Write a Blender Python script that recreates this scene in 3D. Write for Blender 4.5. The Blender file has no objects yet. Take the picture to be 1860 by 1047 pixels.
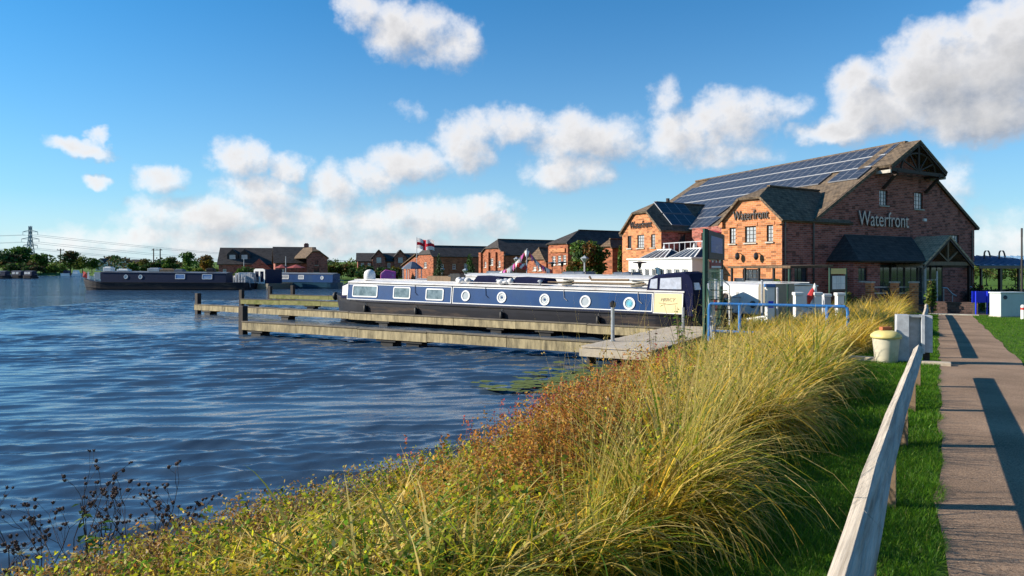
import bpy, bmesh, math, random
import numpy as np
from mathutils import Vector, Matrix
random.seed(7)
rng = np.random.default_rng(11)
sc = bpy.context.scene
R = math.radians
# ------------------------------------------------------------------ camera
F, HX, HY, EYE = 1290.0, 930.0, 487.0, 2.8          # focal length and horizon of the photograph in its own pixels, eye height above the water
cam_d = bpy.data.cameras.new('camera'); cam = bpy.data.objects.new('camera', cam_d)
sc.collection.objects.link(cam); sc.camera = cam
cam.location = (0, 0, EYE); cam.rotation_euler = (R(90), 0, 0)
cam_d.sensor_width = 36; cam_d.lens = 36*F/1860; cam_d.shift_y = -(523.5-HY)/1860
cam_d.clip_start = .05; cam_d.clip_end = 9000
# ------------------------------------------------------------------ sun, sky, exposure
SUN_EL, SUN_AZ = 24.5, -88.0                         # azimuth from +Y towards +X: the sun stands to the left
sun_d = bpy.data.lights.new('sun', 'SUN'); sun = bpy.data.objects.new('sun', sun_d); sc.collection.objects.link(sun)
sun_d.energy = 5.0; sun_d.angle = R(.5); sun_d.color = (1, .9, .76)
sdir = Vector((math.sin(R(SUN_AZ))*math.cos(R(SUN_EL)), math.cos(R(SUN_AZ))*math.cos(R(SUN_EL)), math.sin(R(SUN_EL))))
sun.rotation_euler = sdir.to_track_quat('Z', 'Y').to_euler()
sun.location = (-40, 0, 40)
vs = sc.view_settings
vs.view_transform = 'Standard'; vs.look = 'None'; vs.exposure = .8; vs.gamma = 1; vs.use_curve_mapping = False
w = bpy.data.worlds.new('World'); sc.world = w; w.use_nodes = True
wn, wl = w.node_tree.nodes, w.node_tree.links
wn.clear()
def nd(tree, kind, ins=None, **kw):
    n = tree.nodes.new(kind)
    for k, v in kw.items(): setattr(n, k, v)
    for k, v in (ins or {}).items():
        s = n.inputs[k]
        if hasattr(v, 'is_output') or isinstance(v, bpy.types.NodeSocket): tree.links.new(v, s)
        else: s.default_value = v
    return n
# clouds: soft heaps at fixed directions of the sky (azimuth, elevation), edges broken by noise
CLOUDS = [ # photo x, y, half width, half height, weight
 (655,22,42,30,.9),(740,48,80,46,1.0),(815,72,52,40,.8),
 (150,272,52,14,.8),(178,250,24,14,.9),(170,323,18,10,.6),
 (435,288,46,34,1),(525,300,44,24,.9),(290,322,52,24,.9),(480,345,75,34,.9),(420,392,160,38,.9),(180,440,130,20,.5),(330,430,130,26,.7),
 (605,345,40,38,.9),(670,330,45,32,.9),(745,300,62,36,1),(640,415,200,34,.7),
 (845,262,52,50,1),(930,232,62,30,.9),(1050,248,90,44,1),(1130,250,45,34,.7),(1035,312,70,36,1),
 (1205,180,24,26,.55),(1235,252,60,46,.9),(1320,225,78,50,1),(1290,285,100,26,.7),(1420,190,40,18,.35),
 (1520,226,80,24,1.1),(1590,185,85,60,1.3),(1700,140,110,86,1.5),(1830,115,120,95,1.6),(1780,200,120,56,1.4),
 (745,395,95,36,.85),(865,398,75,34,.8),(1830,450,80,70,.55),(300,432,150,22,.65),(470,440,190,26,.8),(700,440,170,22,.65),(560,385,120,28,.7),(250,400,50,18,.5),(745,198,28,12,.35),(1700,330,60,40,.35)]
g = bpy.data.node_groups.new('cloud_heaps', 'ShaderNodeTree')
g.interface.new_socket('P', in_out='INPUT', socket_type='NodeSocketVector')
g.interface.new_socket('D', in_out='OUTPUT', socket_type='NodeSocketFloat')
gi, go = g.nodes.new('NodeGroupInput'), g.nodes.new('NodeGroupOutput')
P = gi.outputs[0]
n1 = nd(g, 'ShaderNodeTexNoise', {'Vector': P, 'Scale': 11., 'Detail': 5., 'Roughness': .62})
wv = nd(g, 'ShaderNodeVectorMath', {0: n1.outputs['Color'], 1: (.5, .5, .5)}, operation='SUBTRACT')
wp = nd(g, 'ShaderNodeVectorMath', {0: wv.outputs[0], 1: (.075, .06, 0), 2: P}, operation='MULTIPLY_ADD')
cur = None
for (cx, cy, hw, hh, wt) in CLOUDS:
    az = math.atan((cx-HX)/F); el = math.atan((HY-cy)/F*math.cos(az))
    cz = math.cos(az)
    s = nd(g, 'ShaderNodeVectorMath', {0: wp.outputs[0], 1: (az, el, 0)}, operation='SUBTRACT')
    m = nd(g, 'ShaderNodeVectorMath', {0: s.outputs[0], 1: (F/(hw*1.22*cz*cz), F/(hh*1.22*cz), 0)}, operation='MULTIPLY')
    d = nd(g, 'ShaderNodeVectorMath', {0: m.outputs[0], 1: m.outputs[0]}, operation='DOT_PRODUCT')
    q = nd(g, 'ShaderNodeMath', {0: d.outputs['Value'], 1: -wt, 2: wt}, operation='MULTIPLY_ADD')
    cur = q if cur is None else nd(g, 'ShaderNodeMath', {0: cur.outputs[0], 1: q.outputs[0], 2: .25}, operation='SMOOTH_MAX')
mx = nd(g, 'ShaderNodeMath', {0: cur.outputs[0], 1: -1.5}, operation='MAXIMUM')
n2 = nd(g, 'ShaderNodeTexNoise', {'Vector': P, 'Scale': 26., 'Detail': 6., 'Roughness': .6})
ad = nd(g, 'ShaderNodeMath', {0: n2.outputs['Fac'], 1: 1.9, 2: -.95}, operation='MULTIPLY_ADD')
sm = nd(g, 'ShaderNodeMath', {0: mx.outputs[0], 1: ad.outputs[0]}, operation='ADD')
g.links.new(sm.outputs[0], go.inputs[0])
T = w.node_tree
tc = nd(T, 'ShaderNodeTexCoord')
sx = nd(T, 'ShaderNodeSeparateXYZ', {0: tc.outputs['Generated']})
az = nd(T, 'ShaderNodeMath', {0: sx.outputs[0], 1: sx.outputs[1]}, operation='ARCTAN2')
az1 = nd(T, 'ShaderNodeMath', {0: az.outputs[0], 1: R(40)+R(160)*2}, operation='ADD')
az2 = nd(T, 'ShaderNodeMath', {0: az1.outputs[0], 1: R(80)}, operation='PINGPONG')
az3 = nd(T, 'ShaderNodeMath', {0: az2.outputs[0], 1: R(40)}, operation='SUBTRACT')
el = nd(T, 'ShaderNodeMath', {0: sx.outputs[2]}, operation='ARCSINE')
pv = nd(T, 'ShaderNodeCombineXYZ', {0: az3.outputs[0], 1: el.outputs[0], 2: 0.})
d1 = nd(T, 'ShaderNodeGroup', node_tree=g); T.links.new(pv.outputs[0], d1.inputs[0])
pv2 = nd(T, 'ShaderNodeVectorMath', {0: pv.outputs[0], 1: (-.018, .022, 0)}, operation='ADD')
d2 = nd(T, 'ShaderNodeGroup', node_tree=g); T.links.new(pv2.outputs[0], d2.inputs[0])
al = nd(T, 'ShaderNodeMapRange', {'Value': d1.outputs[0], 1: -.28, 2: 1.02, 3: 0., 4: 1.}, interpolation_type='SMOOTHSTEP')
df = nd(T, 'ShaderNodeMath', {0: d1.outputs[0], 1: d2.outputs[0]}, operation='SUBTRACT')
lt = nd(T, 'ShaderNodeMapRange', {'Value': df.outputs[0], 1: -.7, 2: .45, 3: 0., 4: 1.})
thick = nd(T, 'ShaderNodeMapRange', {'Value': d1.outputs[0], 1: .5, 2: 1.7, 3: 1., 4: .62})
ccol = nd(T, 'ShaderNodeMix', {0: lt.outputs[0], 6: (2.6, 2.85, 3.35, 1), 7: (5.9, 5.8, 5.8, 1)}, data_type='RGBA')
cmul = nd(T, 'ShaderNodeVectorMath', {0: ccol.outputs[2], 'Scale': thick.outputs[0]}, operation='SCALE')
sky = nd(T, 'ShaderNodeTexSky', sky_type='NISHITA', sun_disc=False)
sky.sun_elevation = R(SUN_EL); sky.sun_rotation = R(SUN_AZ); sky.air_density = 1.0; sky.dust_density = .5; sky.ozone_density = 4.0
wb = nd(T, 'ShaderNodeVectorMath', {0: sky.outputs[0], 1: (.46, .79, .93)}, operation='MULTIPLY')      # the cool white balance of the photograph
hs = nd(T, 'ShaderNodeHueSaturation', {'Hue': .5, 'Saturation': 1.42, 'Value': 1.0, 'Color': wb.outputs[0]})
amul = nd(T, 'ShaderNodeMath', {0: al.outputs[0], 1: .95}, operation='MULTIPLY')
hz0 = nd(T, 'ShaderNodeMath', {0: el.outputs[0]}, operation='ABSOLUTE')
hz1 = nd(T, 'ShaderNodeMath', {0: hz0.outputs[0], 1: -1/R(8.5)}, operation='MULTIPLY')
hz2 = nd(T, 'ShaderNodeMath', {0: hz1.outputs[0]}, operation='EXPONENT')
hz3 = nd(T, 'ShaderNodeMath', {0: hz2.outputs[0], 1: .85}, operation='MULTIPLY')
hzm = nd(T, 'ShaderNodeMix', {0: hz3.outputs[0], 6: hs.outputs[0], 7: (4.5, 5.1, 5.6, 1)}, data_type='RGBA')   # milky air low over the horizon
mixc = nd(T, 'ShaderNodeMix', {0: amul.outputs[0], 6: hzm.outputs[2], 7: cmul.outputs[0]}, data_type='RGBA')
bg = nd(T, 'ShaderNodeBackground', {'Color': mixc.outputs[2], 'Strength': .1})
wo = nd(T, 'ShaderNodeOutputWorld', {'Surface': bg.outputs[0]})
w.cycles.sampling_method = 'MANUAL'; w.cycles.sample_map_resolution = 256
sc.cycles.use_denoising = True
sc.cycles.max_bounces = 6; sc.cycles.diffuse_bounces = 3; sc.cycles.glossy_bounces = 3; sc.cycles.transmission_bounces = 4; sc.cycles.transparent_max_bounces = 8
sc.cycles.caustics_reflective = False; sc.cycles.caustics_refractive = False
# ------------------------------------------------------------------ helpers
def at(x, y, D):  return Vector(((x-HX)/F*D, D, EYE+(HY-y)/F*D))
def gp(x, y, z):  return at(x, y, F*(EYE-z)/(y-HY))
D3 = Vector((.514, .858, 0)).normalized(); E3 = Vector((D3.y, -D3.x, 0))   # along the path, to its right
def uv(u, v, z=0): return Vector((D3.x*u+E3.x*v, D3.y*u+E3.y*v, z))
ORG = {}
def tag(o, label=None, cat=None, group=None, kind=None, category=None):
    cat = cat or category
    for k, v in (('label', label), ('category', cat), ('group', group), ('kind', kind)):
        if v: o[k] = v
    return o
def empty(name, loc, label, cat, group=None, rz=0):
    o = bpy.data.objects.new(name, None); sc.collection.objects.link(o)
    o.location = loc; o.rotation_euler = (0, 0, rz); o.empty_display_size = .2
    ORG[o.name] = Vector(loc)
    return tag(o, label, cat, group)
def kids(o): return [c for c in o.children]
def copy_tree(o, parent=None, loc=None, rz=None, **kw):
    c = o.copy(); sc.collection.objects.link(c); c.parent = parent
    if loc is not None: c.location = loc; ORG[c.name] = Vector(loc)
    if rz is not None: c.rotation_euler = (0, 0, rz)
    tag(c, **kw)
    for k in kids(o): copy_tree(k, c)
    return c
def box_uv(me):
    n = len(me.loops)
    vi = np.empty(n, 'i'); me.loops.foreach_get('vertex_index', vi)
    co = np.empty(len(me.vertices)*3); me.vertices.foreach_get('co', co); co = co.reshape(-1, 3)
    nf = len(me.polygons)
    nm = np.empty(nf*3); me.polygons.foreach_get('normal', nm); nm = nm.reshape(-1, 3)
    lt = np.empty(nf, 'i'); me.polygons.foreach_get('loop_total', lt)
    N = np.repeat(nm, lt, axis=0)
    t = np.stack([-N[:, 1], N[:, 0], np.zeros(n)], 1); L = np.linalg.norm(t, axis=1)
    flat = L < .05
    t[flat] = (1, 0, 0); L[flat] = 1; t /= L[:, None]
    b = np.cross(N, t)
    p = co[vi]
    lay = me.uv_layers.new(name='UVMap')
    u = np.stack([(p*t).sum(1), (p*b).sum(1)], 1).astype('f')
    lay.data.foreach_set('uv', u.ravel())
class MB:
    def __init__(s): s.v = []; s.f = []
    def add(s, v, f):
        o = len(s.v); s.v += [tuple(p) for p in v]; s.f += [tuple(i+o for i in q) for q in f]; return s
    def obox(s, c, a, b, d):
        c, a, b, d = Vector(c), Vector(a), Vector(b), Vector(d)
        if a.cross(b).dot(d) < 0: a = -a
        V = [c+i*a+j*b+k*d for k in (-1, 1) for j in (-1, 1) for i in (-1, 1)]
        return s.add(V, [(0,2,3,1),(4,5,7,6),(0,1,5,4),(2,6,7,3),(0,4,6,2),(1,3,7,5)])
    def box(s, x0, y0, z0, x1, y1, z1):
        return s.obox(((x0+x1)/2, (y0+y1)/2, (z0+z1)/2), ((x1-x0)/2, 0, 0), (0, (y1-y0)/2, 0), (0, 0, (z1-z0)/2))
    def bar(s, p, q, w, h=None, up=(0, 0, 1), roll=0):
        p, q = Vector(p), Vector(q); h = h or w; d = (q-p).normalized(); up = Vector(up)
        if abs(d.dot(up)) > .98: up = Vector((1, .3, 0))
        a = d.cross(up).normalized(); b = a.cross(d)
        if roll: M = Matrix.Rotation(roll, 3, d); a = M@a; b = M@b
        return s.obox((p+q)/2, (q-p)/2, a*w/2, b*h/2)
    def poly(s, pts): return s.add(pts, [tuple(range(len(pts)))])
    def prism(s, pts, ext):
        pts = [Vector(p) for p in pts]; ext = Vector(ext); n = len(pts)
        nr = Vector((0, 0, 0))
        for i in range(n): nr += pts[i].cross(pts[(i+1) % n])
        if nr.dot(ext) > 0: pts = pts[::-1]
        V = pts+[p+ext for p in pts]
        return s.add(V, [tuple(range(n)), tuple(range(2*n-1, n-1, -1))]+[(i, i+n, (i+1) % n+n, (i+1) % n) for i in range(n)])
    def tube(s, pts, r, n=6, caps=True):
        pts = [Vector(p) for p in pts]; rs = r if isinstance(r, (list, tuple)) else [r]*len(pts)
        V = []; ref = None
        for i, p in enumerate(pts):
            d = (pts[min(i+1, len(pts)-1)]-pts[max(i-1, 0)]).normalized()
            if ref is None: ref = Vector((0, 0, 1)) if abs(d.z) < .9 else Vector((1, 0, 0))
            a = d.cross(ref).normalized(); b = d.cross(a)
            ref = -b if False else ref
            for k in range(n):
                t = 2*math.pi*k/n; V.append(p+rs[i]*(math.cos(t)*a+math.sin(t)*b))
        fs = []
        for i in range(len(pts)-1):
            for k in range(n):
                fs.append((i*n+k, (i+1)*n+k, (i+1)*n+(k+1) % n, i*n+(k+1) % n))
        if caps: fs += [tuple(range(n)), tuple(range(len(V)-1, len(V)-n-1, -1))]
        return s.add(V, fs)
    def lathe(s, prof, c=(0, 0, 0), n=12, axis=None):
        c = Vector(c); V = []
        ax = Vector(axis or (0, 0, 1)).normalized(); a = ax.orthogonal().normalized(); b = ax.cross(a)
        for r, z in prof:
            for k in range(n):
                t = 2*math.pi*k/n; V.append(c+ax*z+r*(math.cos(t)*a+math.sin(t)*b))
        fs = []
        for i in range(len(prof)-1):
            for k in range(n): fs.append((i*n+k, i*n+(k+1) % n, (i+1)*n+(k+1) % n, (i+1)*n+k))
        fs += [tuple(range(n-1, -1, -1)), tuple(range(len(V)-n, len(V)))]
        return s.add(V, fs)
    def ball(s, c, rx, ry=None, rz=None, n=8, m=5):
        ry = ry or rx; rz = rz or rx; c = Vector(c); V = []
        for i in range(m+1):
            ph = -math.pi/2+math.pi*i/m
            for k in range(n):
                t = 2*math.pi*k/n; V.append(c+Vector((rx*math.cos(ph)*math.cos(t), ry*math.cos(ph)*math.sin(t), rz*math.sin(ph))))
        return s.add(V, [(i*n+k, i*n+(k+1) % n, (i+1)*n+(k+1) % n, (i+1)*n+k) for i in range(m) for k in range(n)])
    def build(s, name, mat, parent=None, local=False, smooth=False, bevel=0, fixn=False, top=False, **kw):
        me = bpy.data.meshes.new(name)
        V = np.array(s.v, float)
        if parent is not None and not local: org = np.array(root_org(parent))
        elif parent is None and not top:
            org = np.array([V[:, 0].mean(), V[:, 1].mean(), V[:, 2].min()])
        else: org = np.zeros(3)
        me.from_pydata((V-org).tolist(), [], s.f); me.update()
        if fixn or smooth:
            bm = bmesh.new(); bm.from_mesh(me)
            if smooth: bmesh.ops.remove_doubles(bm, verts=bm.verts, dist=1e-5)
            bmesh.ops.recalc_face_normals(bm, faces=bm.faces); bm.to_mesh(me); bm.free()
        me.update(); box_uv(me)
        if smooth: me.polygons.foreach_set('use_smooth', [True]*len(me.polygons))
        me.materials.append(mat)
        o = bpy.data.objects.new(name, me); sc.collection.objects.link(o)
        if parent is not None: o.parent = parent
        else: o.location = org
        if bevel:
            b = o.modifiers.new('bevel', 'BEVEL'); b.width = bevel; b.segments = 2; b.limit_method = 'ANGLE'
        ORG[o.name] = Vector(org) if parent is None else None
        return tag(o, **kw)
def root_org(o):
    while o.parent is not None: o = o.parent
    return ORG.get(o.name) or Vector(o.location)
def quads(name, V, col, mat, parent=None, **kw):
    """V (N,4,3) world quads with one colour per quad (N,3) or per corner (N,4,3)"""
    V = np.asarray(V, dtype='f'); N = len(V)
    org = np.array(root_org(parent)) if parent is not None else np.zeros(3)
    me = bpy.data.meshes.new(name)
    me.vertices.add(N*4); me.vertices.foreach_set('co', (V.reshape(-1, 3)-org).astype('f').ravel())
    me.loops.add(N*4); me.loops.foreach_set('vertex_index', np.arange(N*4, dtype='i'))
    me.polygons.add(N); me.polygons.foreach_set('loop_start', np.arange(0, N*4, 4, dtype='i')); me.polygons.foreach_set('loop_total', np.full(N, 4, 'i'))
    me.update(calc_edges=True)
    if col is not None:
        c = np.asarray(col, dtype='f')
        if c.ndim == 2: c = np.repeat(c[:, None, :], 4, 1)
        c = np.concatenate([c.reshape(-1, 3), np.ones((N*4, 1), 'f')], 1)
        a = me.color_attributes.new('Col', 'FLOAT_COLOR', 'POINT'); a.data.foreach_set('color', c.astype('f').ravel())
    me.materials.append(mat)
    o = bpy.data.objects.new(name, me); sc.collection.objects.link(o)
    if parent is not None: o.parent = parent
    return tag(o, **kw)
# ------------------------------------------------------------------ materials
def new_mat(name):
    m = bpy.data.materials.new(name); m.use_nodes = True
    t = m.node_tree; b = t.nodes['Principled BSDF']
    return m, t, b
def c4(c): return (c[0], c[1], c[2], 1)
def mat(name, col, rough=.6, var=.25, scale=4., metal=0., bump=0., spec=.4, col2=None, dirt=None, coords='Object', stretch=(1, 1, 1), coat=0, rot=0.):
    m, t, b = new_mat(name)
    tcn = nd(t, 'ShaderNodeTexCoord'); mp = nd(t, 'ShaderNodeMapping', {'Vector': tcn.outputs[coords], 'Scale': tuple(1/q for q in stretch) if rot else stretch, 'Rotation': (0, 0, rot)}, vector_type='TEXTURE' if rot else 'POINT')
    n = nd(t, 'ShaderNodeTexNoise', {'Vector': mp.outputs[0], 'Scale': scale, 'Detail': 6., 'Roughness': .65})
    c2 = col2 or tuple(x*(1-var) for x in col); c1 = tuple(min(1, x*(1+var*.6)) for x in col)
    rp = nd(t, 'ShaderNodeMapRange', {'Value': n.outputs['Fac'], 1: .3, 2: .7})
    mx = nd(t, 'ShaderNodeMix', {0: rp.outputs[0], 6: c4(c2), 7: c4(c1)}, data_type='RGBA')
    out = mx.outputs[2]
    if dirt:
        n3 = nd(t, 'ShaderNodeTexNoise', {'Vector': mp.outputs[0], 'Scale': scale*.35, 'Detail': 8., 'Roughness': .7})
        r3 = nd(t, 'ShaderNodeMapRange', {'Value': n3.outputs['Fac'], 1: .52, 2: .68})
        m3 = nd(t, 'ShaderNodeMix', {0: r3.outputs[0], 6: out, 7: c4(dirt)}, data_type='RGBA'); out = m3.outputs[2]
    t.links.new(out, b.inputs['Base Color'])
    b.inputs['Roughness'].default_value = rough; b.inputs['Metallic'].default_value = metal
    b.inputs['Specular IOR Level'].default_value = spec; b.inputs['Coat Weight'].default_value = coat
    if bump:
        bp = nd(t, 'ShaderNodeBump', {'Height': n.outputs['Fac'], 'Strength': bump, 'Distance': .02}); t.links.new(bp.outputs[0], b.inputs['Normal'])
    return m
def brick_mat(name, c1, c2, mortar, bw=.34, bh=.11, rough=.85, bump=.35, dark=.5, mortar_size=.012, offset=.5):
    m, t, b = new_mat(name)
    tcn = nd(t, 'ShaderNodeTexCoord')
    br = nd(t, 'ShaderNodeTexBrick', {'Vector': tcn.outputs['UV'], 'Color1': c4(c1), 'Color2': c4(c2), 'Mortar': c4(mortar), 'Scale': 1., 'Mortar Size': mortar_size,
        'Bias': 0., 'Brick Width': bw, 'Row Height': bh}, offset=offset)
    n = nd(t, 'ShaderNodeTexNoise', {'Vector': tcn.outputs['UV'], 'Scale': .9, 'Detail': 7., 'Roughness': .7})
    # clusters of darker burnt bricks
    vo = nd(t, 'ShaderNodeMapping', {'Vector': tcn.outputs['UV'], 'Scale': (1/bw, 1/bh, 1)})
    wn_ = nd(t, 'ShaderNodeTexWhiteNoise', noise_dimensions='2D')
    fl = nd(t, 'ShaderNodeVectorMath', {0: vo.outputs[0]}, operation='FLOOR'); t.links.new(fl.outputs[0], wn_.inputs['Vector'])
    th = nd(t, 'ShaderNodeMapRange', {'Value': wn_.outputs['Value'], 1: .55, 2: .95, 3: 1., 4: dark})
    nr = nd(t, 'ShaderNodeMapRange', {'Value': n.outputs['Fac'], 1: .25, 2: .75, 3: .72, 4: 1.15})
    mu = nd(t, 'ShaderNodeMath', {0: th.outputs[0], 1: nr.outputs[0]}, operation='MULTIPLY')
    vm = nd(t, 'ShaderNodeVectorMath', {0: br.outputs['Color'], 'Scale': mu.outputs[0]}, operation='SCALE')
    t.links.new(vm.outputs[0], b.inputs['Base Color']); b.inputs['Roughness'].default_value = rough; b.inputs['Specular IOR Level'].default_value = .25
    bp = nd(t, 'ShaderNodeBump', {'Height': br.outputs['Fac'], 'Strength': bump, 'Distance': .015}, invert=True)
    t.links.new(bp.outputs[0], b.inputs['Normal'])
    return m
def leaf_mat(name, trans=.35, rough=.55, spec=.3):
    m, t, b = new_mat(name)
    a = nd(t, 'ShaderNodeVertexColor', layer_name='Col')
    t.links.new(a.outputs['Color'], b.inputs['Base Color']); b.inputs['Roughness'].default_value = rough; b.inputs['Specular IOR Level'].default_value = spec
    tr = nd(t, 'ShaderNodeBsdfTranslucent', {'Color': a.outputs['Color']})
    ms = nd(t, 'ShaderNodeMixShader', {0: trans, 1: b.outputs[0], 2: tr.outputs[0]})
    t.links.new(ms.outputs[0], t.nodes['Material Output'].inputs['Surface'])
    return m
def glass_mat(name, col, rough=.06):
    m = mat(name, col, rough, .3, 1.5, spec=.8)
    return m
M = dict(
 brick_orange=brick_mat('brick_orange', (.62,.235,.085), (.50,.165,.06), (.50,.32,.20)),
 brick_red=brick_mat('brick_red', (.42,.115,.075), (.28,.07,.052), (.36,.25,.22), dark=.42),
 brick_far=brick_mat('brick_far', (.40,.125,.055), (.31,.085,.04), (.33,.2,.13), bw=.45, bh=.15),
 tiles=brick_mat('roof_tiles', (.21,.15,.095), (.15,.112,.078), (.05,.04,.032), bw=.3, bh=.22, bump=.6, dark=.6),
 tiles_dark=brick_mat('slate_tiles', (.075,.065,.06), (.055,.05,.048), (.025,.022,.02), bw=.35, bh=.25, bump=.6, dark=.65),
 porch_tiles=brick_mat('porch_tiles', (.58,.42,.27), (.48,.36,.23), (.12,.10,.07), bw=.35, bh=.25, bump=.6, dark=.75),  # paler covering, lightened to stand in for sun missing on the porch
 tiles_brown=brick_mat('brown_tiles', (.17,.115,.07), (.125,.085,.055), (.05,.035,.02), bw=.35, bh=.25, bump=.6, dark=.65),
 paving=brick_mat('dark_paving', (.16,.10,.085), (.12,.075,.065), (.07,.06,.05), bw=.25, bh=.12),
 dark_wood=mat('dark_wood', (.045,.026,.018), .7, .4, 6, stretch=(1,1,.2)),
 white_paint=mat('white_paint', (.74,.73,.70), .5, .1, 3),
 cream=mat('cream_panel', (.80,.66,.36), .35, .06, 2, dirt=(.70,.58,.32)),
 cream_lid=mat('cream_lid', (.62,.52,.19), .5, .2, 6, dirt=(.42,.35,.14)),
 tub=mat('pale_tub', (.60,.56,.43), .6, .15, 5, dirt=(.34,.30,.2)),
 concrete=mat('pale_concrete', (.46,.43,.37), .85, .2, 5, bump=.3, dirt=(.25,.22,.17)),
 frame_dark=mat('dark_frame', (.03,.022,.02), .5, .3, 5),
 frame_white=mat('white_frame', (.78,.78,.76), .4, .08, 3),
 glass=glass_mat('window_glass', (.035,.045,.06)),
 glass_pale=glass_mat('curtained_glass', (.40,.42,.44), .12),
 glass_boat=mat('boat_glass', (.20,.25,.27), .08, .6, 2.2, spec=.6, col2=(.05,.07,.08)),
 steel=mat('galvanised_steel', (.40,.42,.44), .45, .25, 5, metal=.55, dirt=(.28,.29,.30)),
 steel_blue=mat('grey_painted_steel', (.42,.44,.47), .5, .25, 7, dirt=(.28,.29,.31)),
 blue_rail=mat('blue_paint', (.035,.16,.42), .35, .2, 5, spec=.5, dirt=(.03,.1,.26)),
 board_blue=mat('blue_board', (.01,.03,.62), .4, .1, 3),
 green_steel=mat('green_paint', (.014,.05,.034), .45, .3, 6, dirt=(.03,.06,.04)),
 boat_blue=mat('boat_blue', (.008,.05,.165), .34, .2, 1.2, spec=.3, dirt=(.018,.06,.15)),
 boat_navy=mat('boat_navy', (.008,.016,.05), .45, .2, 2, spec=.2),
 hull_black=mat('hull_black', (.014,.015,.022), .55, .35, 3, stretch=(.3,1,2), dirt=(.085,.06,.045), spec=.2),
 hull_teal=mat('hull_teal', (.015,.06,.10), .3, .2, 2),
 canvas=mat('navy_canvas', (.008,.011,.042), .85, .25, 4, bump=.2, spec=.1),
 canvas_grey=mat('grey_canvas', (.10,.125,.17), .7, .25, 4, bump=.2),
 vinyl=mat('clear_vinyl', (.52,.56,.66), .18, .35, 3.5, dirt=(.30,.42,.60)),
 roof_white=mat('boat_roof_white', (.72,.70,.68), .55, .12, 3, dirt=(.5,.46,.42)),
 port_glass=mat('porthole_glass', (.42,.46,.48), .15, .15, 4),
 port_blue=mat('porthole_blue', (.16,.50,.62), .25, .2, 6),
 wood_pier=mat('pier_timber', (.37,.30,.17), .85, .55, 2.2, bump=.5, stretch=(3,3,.7), dirt=(.085,.07,.04)),
 wood_pier_top=mat('pier_deck', (.16,.135,.10), .85, .35, 4, bump=.4, dirt=(.10,.09,.06)),
 wood_moss=mat('mossy_timber', (.27,.25,.09), .9, .35, 3, bump=.5, dirt=(.13,.15,.03)),
 wood_dark=mat('wet_timber', (.028,.02,.017), .75, .4, 5, bump=.4),
 wood_deck=mat('deck_plank', (.47,.40,.31), .85, .18, 5, bump=.3, stretch=(1,1,1), dirt=(.30,.25,.19)),
 wood_rail=mat('weathered_rail', (.47,.41,.34), .85, .45, 3, bump=.9, dirt=(.20,.165,.125), stretch=(.35,9,9), rot=R(59)),
 wood_post=mat('fence_post', (.22,.15,.09), .85, .3, 6, bump=.4, stretch=(1,1,.3)),
 float_black=mat('black_float', (.012,.011,.011), .6, .3, 4),
 solar=mat('solar_cells', (.04,.045,.058), .3, .25, 8, spec=.3),
 panel_line=mat('panel_line', (.24,.25,.28), .5, .1, 3), solar_edge=mat('panel_edge', (.38,.40,.43), .5, .1, 3),
 letters=mat('dark_letters', (.02,.016,.016), .35, .2, 5, spec=.6),
 letters_steel=mat('steel_letters', (.26,.25,.25), .35, .1, 5, metal=.6),
 letters_faint=mat('faint_letters', (.46,.38,.22), .5, .1, 5), letters_grey=mat('grey_letters', (.25,.22,.16), .5, .1, 5),
 trunk=mat('bark', (.075,.055,.04), .9, .4, 6, bump=.5),
 pylon=mat('pylon_steel', (.36,.40,.45), .6, .1, 1, metal=.2),
 cable=mat('cable_grey', (.42,.46,.50), .6, .05, 1),
 red=mat('red_paint', (.48,.035,.03), .5, .2, 5),
 pink=mat('pink_cloth', (.62,.10,.40), .7, .3, 5, dirt=(.6,.45,.55)),
 orange=mat('terracotta', (.42,.13,.05), .8, .25, 6, bump=.3),
 teal=mat('teal_paint', (.03,.30,.30), .5, .1, 4),
 blue_roof=mat('blue_sheet_roof', (.075,.17,.30), .35, .2, 2, metal=.2),
 cabinet=mat('cabinet_grey', (.46,.52,.53), .5, .08, 2, dirt=(.40,.45,.45)),
 notice=mat('notice_paper', (.72,.72,.72), .6, .1, 9),
 notice_yellow=mat('yellow_header', (.72,.55,.20), .5, .1, 3),
 poster=mat('blue_poster', (.13,.26,.52), .3, .3, 5, stretch=(.3,.3,3), dirt=(.45,.50,.56)),
 red_wood=mat('red_timber', (.30,.06,.05), .7, .2, 4),
 leaf=leaf_mat('leaves'), flag=leaf_mat('flag_fabric', .6, .8), grass=leaf_mat('grass_blades', .55, .5), far_leaf=leaf_mat('far_leaves', .25, .7, .15),
 stem=mat('dry_stem', (.075,.045,.035), .85, .3, 8),
)
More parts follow.
